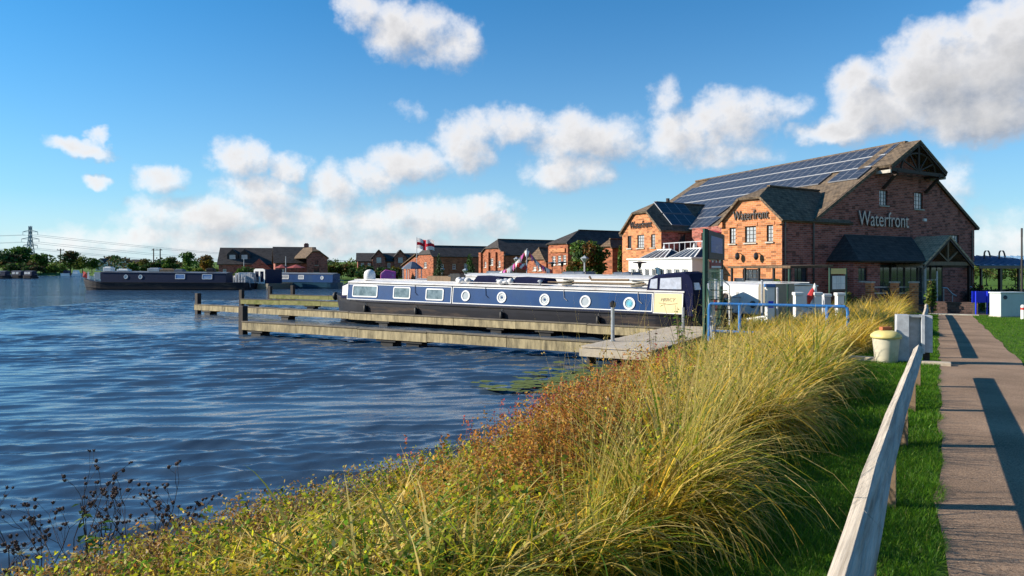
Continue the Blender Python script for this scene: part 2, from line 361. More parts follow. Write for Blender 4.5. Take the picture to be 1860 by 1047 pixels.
# ================================================================== the ground, the water, the path
SHORE = [(-30,-40),(-10.8,-9.0)]
for u_, v_ in ((0,-5.9),(4,-5.65),(8,-5.5),(11,-5.7),(14,-6.3),(17,-6.6),(20,-6.6),(23,-6.6)):
    p = uv(u_, v_); SHORE.append((p.x, p.y))
SHORE += [(7.9,26.0),(9.6,28.6),(13.4,29.6),(14.0,33.5),(13.0,37.5),(9.0,43),(5,51),(2,61),(-3,82),(-12,99),(-40,113),(-66,113),(-68,150),(-120,253),(-180,257),(-420,262),(-1500,300),(-1500,-700)]
SH = np.array(SHORE)
def shore_dist(X, Y):
    """signed distance to the shoreline, positive on land"""
    X = np.asarray(X, float); Y = np.asarray(Y, float)
    best = np.full(X.shape, 1e18); inside = np.zeros(X.shape, bool)
    n = len(SH)
    for i in range(n):
        x0, y0 = SH[i]; x1, y1 = SH[(i+1) % n]
        dx, dy = x1-x0, y1-y0; L2 = dx*dx+dy*dy
        t = np.clip(((X-x0)*dx+(Y-y0)*dy)/L2, 0, 1)
        best = np.minimum(best, (X-x0-t*dx)**2+(Y-y0-t*dy)**2)
        if y0 != y1:
            c = ((y0 > Y) != (y1 > Y)) & (X < (x1-x0)*(Y-y0)/(y1-y0)+x0); inside ^= c
    return np.where(inside, -1, 1)*np.sqrt(best)
def plane_z(u): return np.clip(1.1-.018*u, .26, 1.2)
def ground_z(X, Y):
    X = np.asarray(X, float); Y = np.asarray(Y, float)
    u = X*D3.x+Y*D3.y; v = X*E3.x+Y*E3.y
    d = shore_dist(X, Y)
    pl = plane_z(u)
    far = np.clip((np.hypot(X, Y)-60)/200, 0, 1); pl = pl+far*.6+np.clip((Y-420)/400, 0, 1)*9
    wd = np.where(u < 21, 3.2, np.where(u < 24, 3.2-(u-21)*.9, .5)); wd = np.where(Y > 90, 6., wd)
    t = np.clip(d/wd, 0, 1)
    return np.where(d > 0, pl*(1-(1-t)**2), np.maximum(-1.3, d*.5))
def grid_mesh(name, xs, ys, zf, m, smooth=True):
    X, Y = np.meshgrid(xs, ys); Z = zf(X, Y)
    nx, ny = len(xs), len(ys)
    me = bpy.data.meshes.new(name)
    if isinstance(Z, tuple): X, Y, Z = Z
    co = np.stack([X, Y, Z], -1).reshape(-1, 3).astype('f')
    me.vertices.add(nx*ny); me.vertices.foreach_set('co', co.ravel())
    i = np.arange(nx*ny).reshape(ny, nx)
    q = np.stack([i[:-1, :-1], i[:-1, 1:], i[1:, 1:], i[1:, :-1]], -1).reshape(-1, 4).astype('i')
    me.loops.add(q.size); me.loops.foreach_set('vertex_index', q.ravel())
    me.polygons.add(len(q)); me.polygons.foreach_set('loop_start', np.arange(0, q.size, 4, dtype='i')); me.polygons.foreach_set('loop_total', np.full(len(q), 4, 'i'))
    if smooth: me.polygons.foreach_set('use_smooth', np.ones(len(q), bool))
    me.update(calc_edges=True); me.materials.append(m)
    o = bpy.data.objects.new(name, me); sc.collection.objects.link(o); o['kind'] = 'structure'
    return o
def steps(*seg):
    out = [seg[0]]
    for end, d in seg[1:]:
        n = max(1, round((end-out[-1])/d)); out += list(np.linspace(out[-1], end, n+1)[1:])
    return np.array(out)
# ground material: green turf, earthy under the tall grass
m, t, b = new_mat('turf')
tcn = nd(t, 'ShaderNodeTexCoord')
n1 = nd(t, 'ShaderNodeTexNoise', {'Vector': tcn.outputs['Object'], 'Scale': 1.3, 'Detail': 8., 'Roughness': .7})
n2 = nd(t, 'ShaderNodeTexNoise', {'Vector': tcn.outputs['Object'], 'Scale': 22., 'Detail': 5., 'Roughness': .7})
rp = nd(t, 'ShaderNodeValToRGB', {0: n1.outputs['Fac']})
rp.color_ramp.elements[0].position = .3; rp.color_ramp.elements[0].color = (.03,.07,.008,1)
rp.color_ramp.elements[1].position = .7; rp.color_ramp.elements[1].color = (.12,.22,.018,1)
mm = nd(t, 'ShaderNodeMapRange', {'Value': n2.outputs['Fac'], 1: .3, 2: .7, 3: .6, 4: 1.25})
vm = nd(t, 'ShaderNodeVectorMath', {0: rp.outputs[0], 'Scale': mm.outputs[0]}, operation='SCALE')
t.links.new(vm.outputs[0], b.inputs['Base Color']); b.inputs['Roughness'].default_value = .9; b.inputs['Specular IOR Level'].default_value = .15
bp = nd(t, 'ShaderNodeBump', {'Height': n2.outputs['Fac'], 'Strength': .6, 'Distance': .04}); t.links.new(bp.outputs[0], b.inputs['Normal'])
M['turf'] = m
xs = steps(-3500, (-900, 300), (-300, 60), (-60, 12), (-13, 2), (-12, .5), (46, .35), (60, 2), (200, 14), (900, 100), (3500, 400))
ys = steps(-400, (-60, 60), (-6, 6), (-4, 1), (62, .35), (125, 2.5), (300, 9), (900, 50), (4500, 300))
ground = grid_mesh('ground', xs, ys, ground_z, M['turf'])
# ------------------------------------------------------------------ water
m, t, b = new_mat('basin_water')
tcn = nd(t, 'ShaderNodeTexCoord')
b.inputs['Base Color'].default_value = (.036, .066, .108, 1); b.inputs['IOR'].default_value = 1.33; b.inputs['Specular IOR Level'].default_value = .5
b.inputs['Roughness'].default_value = .08
mp = nd(t, 'ShaderNodeMapping', {'Vector': tcn.outputs['Object'], 'Rotation': (0, 0, R(-8)), 'Scale': (.45, 1., 1.)})
n1 = nd(t, 'ShaderNodeTexNoise', {'Vector': mp.outputs[0], 'Scale': 3.4, 'Detail': 4., 'Roughness': .6, 'Distortion': .4})
n2 = nd(t, 'ShaderNodeTexNoise', {'Vector': mp.outputs[0], 'Scale': 1.1, 'Detail': 4., 'Roughness': .6})
mpg = nd(t, 'ShaderNodeMapping', {'Vector': tcn.outputs['Object'], 'Scale': (.025, .075, 1.)})
gust = nd(t, 'ShaderNodeTexNoise', {'Vector': mpg.outputs[0], 'Scale': 1.4, 'Detail': 3.})
gm = nd(t, 'ShaderNodeMapRange', {'Value': gust.outputs['Fac'], 1: .35, 2: .65, 3: .5, 4: 1.0})
cd = nd(t, 'ShaderNodeSeparateXYZ', {0: tcn.outputs['Object']})
fr = nd(t, 'ShaderNodeMapRange', {'Value': cd.outputs[1], 1: 30., 2: 60., 3: 0., 4: 1.})
st1 = nd(t, 'ShaderNodeMath', {0: gm.outputs[0], 1: .55}, operation='MULTIPLY')
b1 = nd(t, 'ShaderNodeBump', {'Height': n1.outputs['Fac'], 'Strength': st1.outputs[0], 'Distance': .04})
st2 = nd(t, 'ShaderNodeMath', {0: fr.outputs[0], 1: gm.outputs[0]}, operation='MULTIPLY')
b2 = nd(t, 'ShaderNodeBump', {'Height': n2.outputs['Fac'], 'Strength': st2.outputs[0], 'Distance': 1.3, 'Normal': b1.outputs[0]})
t.links.new(b2.outputs[0], b.inputs['Normal'])
M['water'] = m
xs = steps(-1500, (-300, 150), (-70, 12), (-34, 1.2), (-20, .2), (10, .085), (16, .5), (40, 6))
ys = steps(-30, (2, 4), (3.5, .2), (13, .042), (30, .075), (62, .15), (120, 1.2), (310, 12))
gx = np.gradient(xs); gy = np.gradient(ys)
def water_z(X, Y):
    GX, GY = np.meshgrid(gx, gy); sp = np.maximum(GX*.5, GY)
    Z = np.zeros_like(X); DX = np.zeros_like(X); DY = np.zeros_like(X)
    r = np.random.default_rng(5)
    base = R(-83)                                             # long crests run across the view
    gustf = np.zeros_like(X)
    for k in range(10):
        a = r.uniform(0, 6.28); lam = r.uniform(5, 26)
        gustf += np.sin((X*math.cos(a)*.6+Y*math.sin(a))*6.283/lam+r.uniform(0, 6.28))
    gustf = np.clip(.9+.17*gustf, .4, 1.5)
    for k in range(120):
        big_ = k < 50
        lam = r.uniform(.38, 1.05) if big_ else .13*(.5/.13)**r.uniform(0, 1)
        a = base+r.normal(0, .17 if big_ else .45)
        kk = 6.283/lam; amp = (.0062 if big_ else .0062)*lam*r.uniform(.4, 1.4)
        wgt = np.clip((lam/sp-2.6)/2.5, 0, 1)
        ph = kk*(X*math.cos(a)+Y*math.sin(a))+r.uniform(0, 6.28)
        A = amp*wgt*gustf
        Z += A*np.cos(ph); DX -= .9*A*math.cos(a)*np.sin(ph); DY -= .9*A*math.sin(a)*np.sin(ph)
    return X+DX, Y+DY, Z
water = grid_mesh('water', xs, ys, water_z, M['water'])
# ------------------------------------------------------------------ path
m, t, b = new_mat('path_gravel')
tcn = nd(t, 'ShaderNodeTexCoord')
n1 = nd(t, 'ShaderNodeTexNoise', {'Vector': tcn.outputs['Object'], 'Scale': 70., 'Detail': 4., 'Roughness': .8})
n2 = nd(t, 'ShaderNodeTexNoise', {'Vector': tcn.outputs['Object'], 'Scale': .9, 'Detail': 6.})
rp = nd(t, 'ShaderNodeValToRGB', {0: n1.outputs['Fac']})
rp.color_ramp.elements[0].position = .34; rp.color_ramp.elements[0].color = (.14,.09,.06,1)
rp.color_ramp.elements[1].position = .66; rp.color_ramp.elements[1].color = (.50,.345,.23,1)
mm = nd(t, 'ShaderNodeMapRange', {'Value': n2.outputs['Fac'], 1: .3, 2: .7, 3: .68, 4: 1.12})
vm = nd(t, 'ShaderNodeVectorMath', {0: rp.outputs[0], 'Scale': mm.outputs[0]}, operation='SCALE')
t.links.new(vm.outputs[0], b.inputs['Base Color']); b.inputs['Roughness'].default_value = .95; b.inputs['Specular IOR Level'].default_value = .1
bp = nd(t, 'ShaderNodeBump', {'Height': n1.outputs['Fac'], 'Strength': .7, 'Distance': .012}); t.links.new(bp.outputs[0], b.inputs['Normal'])
pm = MB(); r = random.Random(3)
us = [-4+.5*i for i in range(97)]
lft = [.02+.035*math.sin(u*1.7)+r.uniform(-.02, .02) for u in us]; rgt = [1.55+.03*math.sin(u*1.3+1)+r.uniform(-.02, .02) for u in us]
for i in range(len(us)-1):
    za, zb = float(plane_z(us[i]))+.012, float(plane_z(us[i+1]))+.012
    pm.add([uv(us[i], lft[i], za), uv(us[i], rgt[i], za), uv(us[i+1], rgt[i+1], zb), uv(us[i+1], lft[i+1], zb)], [(0, 1, 2, 3)])
pm.build('path', m, kind='structure', top=True, fixn=False)
# timber sleeper edging set in the turf beside the steel post, and the pale kerb at the end of the path
kb = MB(); kb.obox(uv(44.3, .7, .30), E3*1.15, D3*.16, Vector((0, 0, .06)))
kb.build('path_kerb', M['concrete'], kind='structure', top=True)
pv = MB(); A = uv(44.5, -6, .275); B_ = uv(44.5, 9, .275)
pv.poly([uv(44.5, -7, .272), uv(44.5, 8, .272), uv(62, 8, .272), uv(58, -7, .272)])
pv.build('entrance_paving', M['paving'], kind='structure', top=True)
qy = MB(); qy.poly([(7.4,24.2,.31),(10.2,22.6,.36),(16.5,28.5,.31),(13.8,30.2,.3),(9.9,28.3,.31)])
qy.build('quay_paving', M['concrete'], kind='structure', top=True)
# ================================================================== buildings
class Plane:
    """a vertical plane: origin o, horizontal direction s (left to right seen from outside), outward normal n"""
    def __init__(p, o, s):
        p.o = Vector((o[0], o[1], 0)); p.s = Vector((s[0], s[1], 0)).normalized(); p.n = Vector((p.s.y, -p.s.x, 0))
    def pt(p, s, z, d=0): return p.o+p.s*s+p.n*d+Vector((0, 0, z))
    def hit(p, x, y):
        r = Vector(((x-HX)/F, 1, (HY-y)/F)); c = Vector((0, 0, EYE))
        t = (p.o-c).dot(p.n)/r.dot(p.n); q = c+r*t
        return (q-p.o).dot(p.s), q.z
    def rect(p, x0, y0, x1, y1):
        s0, za = p.hit(x0, y0); s0b, zb = p.hit(x0, y1); s1, _ = p.hit(x1, y0)
        return (s0, s1, zb, za)
def wall(pl, prof, zb, holes=(), depth=.14, mb=None):
    """wall with a top outline prof [(s,z)...] and rectangular openings with reveals"""
    mb = mb or MB()
    xs = sorted(set([s for s, z in prof]+[h[0] for h in holes]+[h[1] for h in holes]))
    def top(s):
        for (a, za), (b, zb_) in zip(prof, prof[1:]):
            if a <= s <= b: return za+(zb_-za)*(s-a)/max(b-a, 1e-9)
        return prof[-1][1]
    for a, b in zip(xs, xs[1:]):
        if b-a < 1e-6: continue
        hs = sorted([h for h in holes if h[0] < b-1e-6 and h[1] > a+1e-6], key=lambda h: h[2])
        z = zb
        for h in hs:
            mb.poly([pl.pt(a, z), pl.pt(b, z), pl.pt(b, h[2]), pl.pt(a, h[2])]); z = h[3]
        mb.poly([pl.pt(a, z), pl.pt(b, z), pl.pt(b, top(b-1e-7)), pl.pt(a, top(a+1e-7))])
    for (a, b, z0, z1) in holes:
        for q in (((a,z0),(a,z1)),((b,z1),(b,z0)),((a,z1),(b,z1)),((b,z0),(a,z0))):
            (sa, za), (sb, zb2) = q
            mb.poly([pl.pt(sa, za), pl.pt(sb, zb2), pl.pt(sb, zb2, -depth), pl.pt(sa, za, -depth)])
    return mb
def window(pl, h, cols, rows, parent, frame, glass, depth=.1, bar=.05, sill=True, mun=.025, back=True):
    a, b, z0, z1 = h
    f = MB()
    def rect(s0, s1, y0, y1, d=.05, off=0):
        f.obox(pl.pt((s0+s1)/2, (y0+y1)/2, -depth+off), pl.s*(s1-s0)/2, Vector((0, 0, (y1-y0)/2)), pl.n*d/2)
    rect(a, a+bar, z0, z1); rect(b-bar, b, z0, z1); rect(a+bar, b-bar, z1-bar, z1); rect(a+bar, b-bar, z0, z0+bar)
    for i in range(1, cols):
        s = a+(b-a)*i/cols; rect(s-mun/2, s+mun/2, z0+bar, z1-bar, .035)
    for j in range(1, rows):
        z = z0+(z1-z0)*j/rows
        for i in range(cols):
            sa = a+bar if i == 0 else a+(b-a)*i/cols+mun/2; sb = b-bar if i == cols-1 else a+(b-a)*(i+1)/cols-mun/2
            rect(sa, sb, z-mun/2, z+mun/2, .03)
    fo = f.build('window', frame, parent)
    g_ = MB(); g_.obox(pl.pt((a+b)/2, (z0+z1)/2, -depth-.01), pl.s*((b-a)/2-.01), Vector((0, 0, (z1-z0)/2-.01)), pl.n*.004)
    g_.build('pane', glass, fo)
    if sill:
        s_ = MB(); s_.obox(pl.pt((a+b)/2, z0-.045, .02), pl.s*((b-a)/2+.07), Vector((0, 0, .04)), pl.n*.07); s_.build('sill', M['concrete'], fo)
    return fo
def slab(mb, pts, th=.14):
    """roof plane of real thickness, pts in order, growing downwards"""
    pts = [Vector(p) for p in pts]; n = (pts[1]-pts[0]).cross(pts[2]-pts[0]).normalized()
    if n.z < 0: n = -n
    mb.prism(pts, -n*th); return mb
def text_mesh(s, m, parent, pl, s0, s1, z, d=.05, ext=.04, squash=1.0, name='lettering', shear=0, track=1.0):
    cu = bpy.data.curves.new('lettering', 'FONT'); cu.body = s; cu.extrude = ext; cu.size = 1; cu.shear = shear; cu.space_character = track
    o = bpy.data.objects.new('lettering', cu); sc.collection.objects.link(o)
    dg = bpy.context.evaluated_depsgraph_get(); me = bpy.data.meshes.new_from_object(o.evaluated_get(dg))
    bpy.data.objects.remove(o)
    V = np.empty(len(me.vertices)*3); me.vertices.foreach_get('co', V); V = V.reshape(-1, 3)
    k = (s1-s0)/(V[:, 0].max()-V[:, 0].min()); x0 = V[:, 0].min()
    org = np.array(root_org(parent)) if parent is not None else np.zeros(3)
    S, N = np.array(pl.s), np.array(pl.n); base = np.array(pl.pt(s0, z, d))-org
    W = base+((V[:, 0]-x0)*k)[:, None]*S+(V[:, 1]*k*squash)[:, None]*np.array([0, 0, 1])+V[:, 2][:, None]*N
    me.vertices.foreach_set('co', W.ravel()); me.update(); me.materials.clear(); me.materials.append(m)
    o = bpy.data.objects.new(name, me); sc.collection.objects.link(o); o.parent = parent
    return o
def hip_block(parent, C, gg, W, L, ze, zt, zr, inset, wallm, roofm, zb=0., front_holes=(), side_holes=(), over=.22, ldir=None, wname='wall', rname='roof', backs=True, sidem=None):
    """gabled or half-hipped block: C near corner (right end of the gable), gg gable direction to its left end, L length behind the right side"""
    C = Vector((C[0], C[1], 0)); gg = Vector((gg[0], gg[1], 0)).normalized(); L3 = Vector((ldir[0], ldir[1], 0)).normalized() if ldir else Vector((-gg.y, gg.x, 0))*-1
    if not ldir: L3 = Vector((gg.y, -gg.x, 0))
    pf = Plane(C+gg*W, -gg); ps = Plane(C, L3)
    a = (zt-ze)/(zr-ze)*W/2
    mb = MB()
    wall(pf, [(0, ze), (a, zt), (W-a, zt), (W, ze)] if a < W/2-.01 else [(0, ze), (W/2, zt), (W, ze)], zb, front_holes, mb=mb)
    wall(ps, [(0, ze), (L, ze)], zb, side_holes).build(wname, sidem or wallm, parent)
    if backs:
        q = C+gg*W
        mb.poly([q+Vector((0,0,zb)), q+Vector((0,0,ze)), q+L3*L+Vector((0,0,ze)), q+L3*L+Vector((0,0,zb))])
        q2 = C+L3*L
        mb.poly([q2+Vector((0,0,zb)), q2+gg*W+Vector((0,0,zb)), q2+gg*W+Vector((0,0,ze)), q2+gg*(W-a)+Vector((0,0,zt)), q2+gg*a+Vector((0,0,zt)), q2+Vector((0,0,ze))])
    mb.build(wname, wallm, parent)
    k = (zr-ze)/(W/2)                                           # pitch
    up = Vector((0, 0, 1)); o = over; lift = .10
    def P(l, w_, z): return C+L3*l+gg*w_+up*(z+lift)
    fo = -o                                                     # overhang in front of the gable
    r0, r1 = P(inset, W/2, zr), P(L, W/2, zr)
    for side in (0, 1):
        e_w = -o if side == 0 else W+o; t_w = a if side == 0 else W-a
        zz = ze-o*k
        rb = MB(); slab(rb, [P(fo, e_w, zz), P(L, e_w, zz), r1, r0, P(fo, t_w, zt)] if a < W/2-.01 else [P(fo, e_w, zz), P(L, e_w, zz), r1, P(fo, W/2, zr)])
        rb.build(rname, roofm, parent)
    if a < W/2-.01:
        hb = MB(); slab(hb, [P(fo-.004, a-.02, zt-.02), P(fo-.004, W-a+.02, zt-.02), P(inset, W/2, zr+.012)]); hb.build(rname, roofm, parent)
    rd = MB(); rd.bar(P(inset if a < W/2-.01 else fo, W/2, zr+.03), P(L, W/2, zr+.03), .22, .1); rd.build('ridge', roofm, parent)
    return pf, ps
def zat(y, D): return EYE+(HY-y)/F*D
# ------------------------------------------------------------------ the big brick pub
D1 = 42.0
G = Plane((.431*D1, D1), (.849, .528)); GW = .4355*D1
pub = empty('brick_pub', G.pt(GW/2, .25), 'large brick waterside pub with rows of solar panels on its roof', 'pub')
ZE, ZA = 5.76, 10.82
win_g = [G.rect(1597.5, 345, 1612.5, 373), G.rect(1661, 349, 1676.5, 379.5), G.rect(1722, 426.5, 1742, 448)]
small_holes = list(win_g)
wm = wall(G, [(0, ZE), (GW/2, ZA), (GW, ZE)], 0, small_holes)
RD = Vector((-.365, .931, 0)).normalized(); RL = 22.3         # ridge direction and length
p0, p1 = G.pt(0, 0), G.pt(GW, 0)
for q in (p0, p1):
    wm.poly([q, q+Vector((0,0,ZE)), q+RD*RL+Vector((0,0,ZE)), q+RD*RL])
wm.poly([p0+RD*RL, p1+RD*RL, p1+RD*RL+Vector((0,0,ZE)), G.pt(GW/2, ZA)+RD*RL, p0+RD*RL+Vector((0,0,ZE))])
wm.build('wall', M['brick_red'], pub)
for h, c, r_ in zip(win_g, (3, 3, 4), (4, 4, 3)): window(G, h, c, r_, pub, M['frame_dark'], M['glass_pale'])
# main roof: two slopes, verge boards, ridge
def roofpt(a, b, lift=0):                                     # a metres from the gable along the ridge, b 0 at ridge .. 1 at the left eave
    s = GW/2*(1-b); z = ZA+(ZE-ZA)*b
    n = Vector((0,0,0))
    return G.pt(s, z+.2+lift)+RD*a
ov = .18
rb = MB(); slab(rb, [roofpt(-ov, -.002), roofpt(RL+.3, -.002), roofpt(RL+.3, 1.05), roofpt(-ov, 1.05)], .18); rb.build('roof', M['tiles'], pub)
rb = MB(); slab(rb, [G.pt(GW/2, ZA+.2)-RD*ov, G.pt(GW/2, ZA+.2)+RD*(RL+.3), G.pt(GW*1.025, ZE+.2-.25)+RD*(RL+.3), G.pt(GW*1.025, ZE+.2-.25)-RD*ov], .18); rb.build('roof', M['tiles'], pub)
rb = MB(); rb.bar(roofpt(-ov, 0, .05), roofpt(RL+.3, 0, .05), .3, .14); rb.build('ridge', M['tiles_brown'], pub)
for sgn in (0, 1):
    vb = MB(); e = G.pt(-.25 if sgn == 0 else GW+.25, ZE-.14+.1, .06); a_ = G.pt(GW/2, ZA+.1, .06); vb.bar(e, a_, .06, .2); vb.build('verge_board', M['dark_wood'], pub)
# hooded gablet carried on brackets
q = .97; sl = (ZA-ZE)/(GW/2)
hs = GW/2-G.hit(1591, 308)[0]                                 # half width of the hood
for sgn in (-1, 1):
    hb = MB(); e = GW/2+sgn*(hs+.1); ze_ = ZA+.25-sl*(hs+.1)
    slab(hb, [G.pt(GW/2, ZA+.26, q+.1), G.pt(GW/2, ZA+.26, -1.2), G.pt(e, ze_+.01, -1.2), G.pt(e, ze_+.01, q+.1)], .16); hb.build('hood_roof', M['tiles'], pub)
    bb = MB(); bb.bar(G.pt(GW/2, ZA+.06, q+.03), G.pt(GW/2+sgn*(hs+.05), ZA+.06-sl*(hs+.05), q+.03), .08, .26); bb.build('barge_board', M['dark_wood'], pub)
    sb = MB(); sb.bar(G.pt(GW/2+sgn*(hs-.02), ZA-sl*hs-.18, 0), G.pt(GW/2+sgn*(hs-.02), ZA-sl*hs-.18, q), .14, .2); sb.build('eaves_board', M['concrete'], pub)
    kb = MB(); x_ = GW/2+sgn*(hs-.75)
    kb.bar(G.pt(x_, ZA-sl*hs-.2, q), G.pt(x_, ZA-sl*hs-1.15, .04), .16, .16); kb.bar(G.pt(x_, ZA-sl*hs-.12, 0), G.pt(x_, ZA-sl*hs-.12, q), .16, .18); kb.build('bracket', M['dark_wood'], pub)
tr = MB(); zt_ = ZA-sl*hs-.05
tr.bar(G.pt(GW/2-hs, zt_, q-.06), G.pt(GW/2+hs, zt_, q-.06), .12, .22)
tr.bar(G.pt(GW/2, zt_, q-.06), G.pt(GW/2, ZA-.15, q-.06), .14, .14)
for sgn in (-1, 1):
    pts = [G.pt(GW/2+sgn*hs*.62*math.sin(t_), zt_+.1+(ZA-zt_-.7)*math.cos(t_), q-.06) for t_ in [i*math.pi/16 for i in range(9)]]
    tr.tube(pts, .07, 5)
    for f_ in (.3, .55):
        tr.bar(G.pt(GW/2+sgn*.05, zt_+.1, q-.06), G.pt(GW/2+sgn*hs*f_*1.0, zt_+(ZA-zt_)*(1-f_)*.82, q-.06), .08, .08)
tr.build('truss', M['dark_wood'], pub)
text_mesh('Waterfront', M['letters_steel'], pub, G, G.hit(1556, 408)[0], G.hit(1647, 410)[0], G.hit(1558, 409.5)[1], .1, .05, 1.12)
vt = MB(); vt.obox(G.pt(*G.hit(1678, 400), .06), G.s*.16, Vector((0,0,.09)), G.n*.06); vt.build('wall_light', M['white_paint'], pub)
# solar panels on the sunny slope
pw, ph = .80, .165
pm_ = MB(); 
e_a = RD*(pw/2-.015); e_b = (roofpt(0, ph)-roofpt(0, 0))*.5*.975; nrm = e_a.cross(e_b).normalized(); nrm = nrm if nrm.z > 0 else -nrm
pm_.obox((0,0,0), e_a, e_b, nrm*.03)
panel_me = None
def panel(c, parent, ea, eb, nr):
    global panel_me
    b_ = MB().obox((0,0,0), ea, eb, nr*.03); o = b_.build('solar_panel', M['solar'], parent, local=True)
    fr_ = MB()
    for i, (d_, l_) in enumerate(((ea, eb), (eb, ea))):
        for sg in (-1, 1):
            fr_.obox(d_*sg, d_.normalized()*.012, l_*1.0, nr*.036)
    fr_.obox((0,0,0), ea*.98, eb.normalized()*.008, nr*.032)
    f2 = fr_.build('panel_edge', M['panel_line'], o, local=True)
    return o
first = panel(None, pub, e_a, e_b, nrm)
spots = []
for row in range(6):
    b0 = .014+row*.178
    for k in range(27):
        a_ = .25+k*pw
        if row < 2 or (row == 2 and (k < 3 or k > 3)) or (row == 3 and 12 <= k <= 22) or (row == 4 and 13 <= k <= 17) or (row == 5 and 12 <= k <= 15):
            if row < 3 and a_ > 20.3-(.4 if row == 0 else 0): continue
            if row == 0 and k > 24: continue
            spots.append(roofpt(a_+pw/2, b0+ph/2, .09))
first.location = spots[0]-root_org(pub)
for sp in spots[1:]:
    c = first.copy(); sc.collection.objects.link(c); c.location = sp-root_org(pub)
    for ch in first.children:
        d = ch.copy(); sc.collection.objects.link(d); d.parent = c
# pale fixing rails between the panel rows
for row in range(1, 4):
    b0 = .014+row*.178-.007; a0 = .3 if row < 3 else 9.9
    rr = MB(); rr.bar(roofpt(a0, b0, .12), roofpt(20.0 if row < 3 else 19, b0, .12), .07, .03); rr.build('panel_rail', M['solar_edge'], pub)
# ---- the sunlit wing in the middle
wC, wg, wW = (15.3, 40.25), (-.548, .836), 4.3
pfw = Plane(Vector((wC[0], wC[1], 0))+Vector((wg[0], wg[1], 0)).normalized()*wW, (-wg[0], -wg[1]))
wh = [pfw.rect(1325, 414.5, 1336, 443), pfw.rect(1353, 412, 1373, 441.5), pfw.rect(1392.5, 409.5, 1404, 439.5), pfw.rect(1349, 489, 1380, 512)]
psw = Plane(wC, (.849, .528))
sh = [psw.rect(1443, 486.5, 1467, 515)]
hip_block(pub, wC, wg, wW, 6.5, 5.62, 6.88, 7.62, 1.6, M['brick_orange'], M['tiles'], 0, wh, sh, ldir=(.849, .528), backs=False, sidem=M['brick_red'])  # side wall in redder brick than the front, its shade put into the colour
window(pfw, wh[0], 2, 4, pub, M['frame_dark'], M['glass_pale']); window(pfw, wh[1], 3, 4, pub, M['frame_dark'], M['glass_pale']); window(pfw, wh[2], 2, 4, pub, M['frame_dark'], M['glass_pale'])
window(pfw, wh[3], 4, 3, pub, M['frame_dark'], M['glass'])
window(psw, sh[0], 3, 3, pub, M['frame_dark'], M['glass'])
text_mesh('Waterfront', M['letters'], pub, pfw, pfw.hit(1333, 400)[0], pfw.hit(1397, 396)[0], pfw.hit(1334, 401)[1], .06, .025, 1.5)
# corbels and white verge of the wing
for sgn, xx in ((0, .05), (1, wW-.05)):
    cb = MB(); cb.obox(pfw.pt(xx, 5.45, .08), pfw.s*.14, Vector((0,0,.16)), pfw.n*.1); cb.build('corbel', M['brick_orange'], pub)
for h in wh[:3]:
    lb = MB(); lb.obox(pfw.pt((h[0]+h[1])/2, h[3]+.11, .012), pfw.s*((h[1]-h[0])/2+.12), Vector((0,0,.1)), pfw.n*.02); lb.build('lintel', M['brick_orange'], pub)
# ---- the sunlit wing at the far end
lC, lg, lW = (10.84, 51.6), (-.437, .9), 4.9
pfl = Plane(Vector((lC[0], lC[1], 0))+Vector((lg[0], lg[1], 0)).normalized()*lW, (-lg[0], -lg[1]))
psl = Plane(lC, (.849, .528))
lh = [pfl.rect(1140, 429, 1147, 451.5), pfl.rect(1157.5, 427.5, 1170, 451), pfl.rect(1182.5, 426, 1190, 450)]
dh = [psl.rect(1232, 424, 1246, 455)]
hip_block(pub, lC, lg, lW, 7.5, 5.62, 6.95, 7.74, 1.5, M['brick_orange'], M['tiles'], 0, lh, dh, ldir=(.849, .528), backs=False, sidem=M['brick_red'])  # redder brick paints the shade onto this wing's side wall too
window(pfl, lh[0], 2, 4, pub, M['frame_dark'], M['glass']); window(pfl, lh[1], 3, 4, pub, M['frame_dark'], M['glass_pale']); window(pfl, lh[2], 2, 4, pub, M['frame_dark'], M['glass_pale'])
window(psl, dh[0], 2, 2, pub, M['frame_dark'], M['glass'], sill=False)
text_mesh('Waterfront', M['letters'], pub, pfl, pfl.hit(1145, 414)[0], pfl.hit(1185, 411)[0], pfl.hit(1146, 416)[1], .06, .025, 1.35)
# dark panels on that wing's shaded slope
kx = (7.74-5.62)/(lW/2); L3_ = Vector((.849,.528,0)).normalized(); g3_ = Vector((lg[0],lg[1],0)).normalized()
ea = L3_*.5; eb = (g3_*(lW/2)+Vector((0,0,7.74-5.62)))*.5*.42; nr = ea.cross(eb).normalized(); nr = nr if nr.z > 0 else -nr
pr = None
for i in range(3):
    for j in range(2):
        c_ = Vector((lC[0], lC[1], 0))+L3_*(1.75+i*1.06)+g3_*(lW/2*(.3+.46*j))+Vector((0,0,5.62+2.12*(.3+.46*j)+.17))
        if pr is None: pr = panel(None, pub, ea, eb, nr); o = pr
        else:
            o = pr.copy(); sc.collection.objects.link(o)
            for ch in pr.children:
                d = ch.copy(); sc.collection.objects.link(d); d.parent = o
        o.location = c_-root_org(pub)
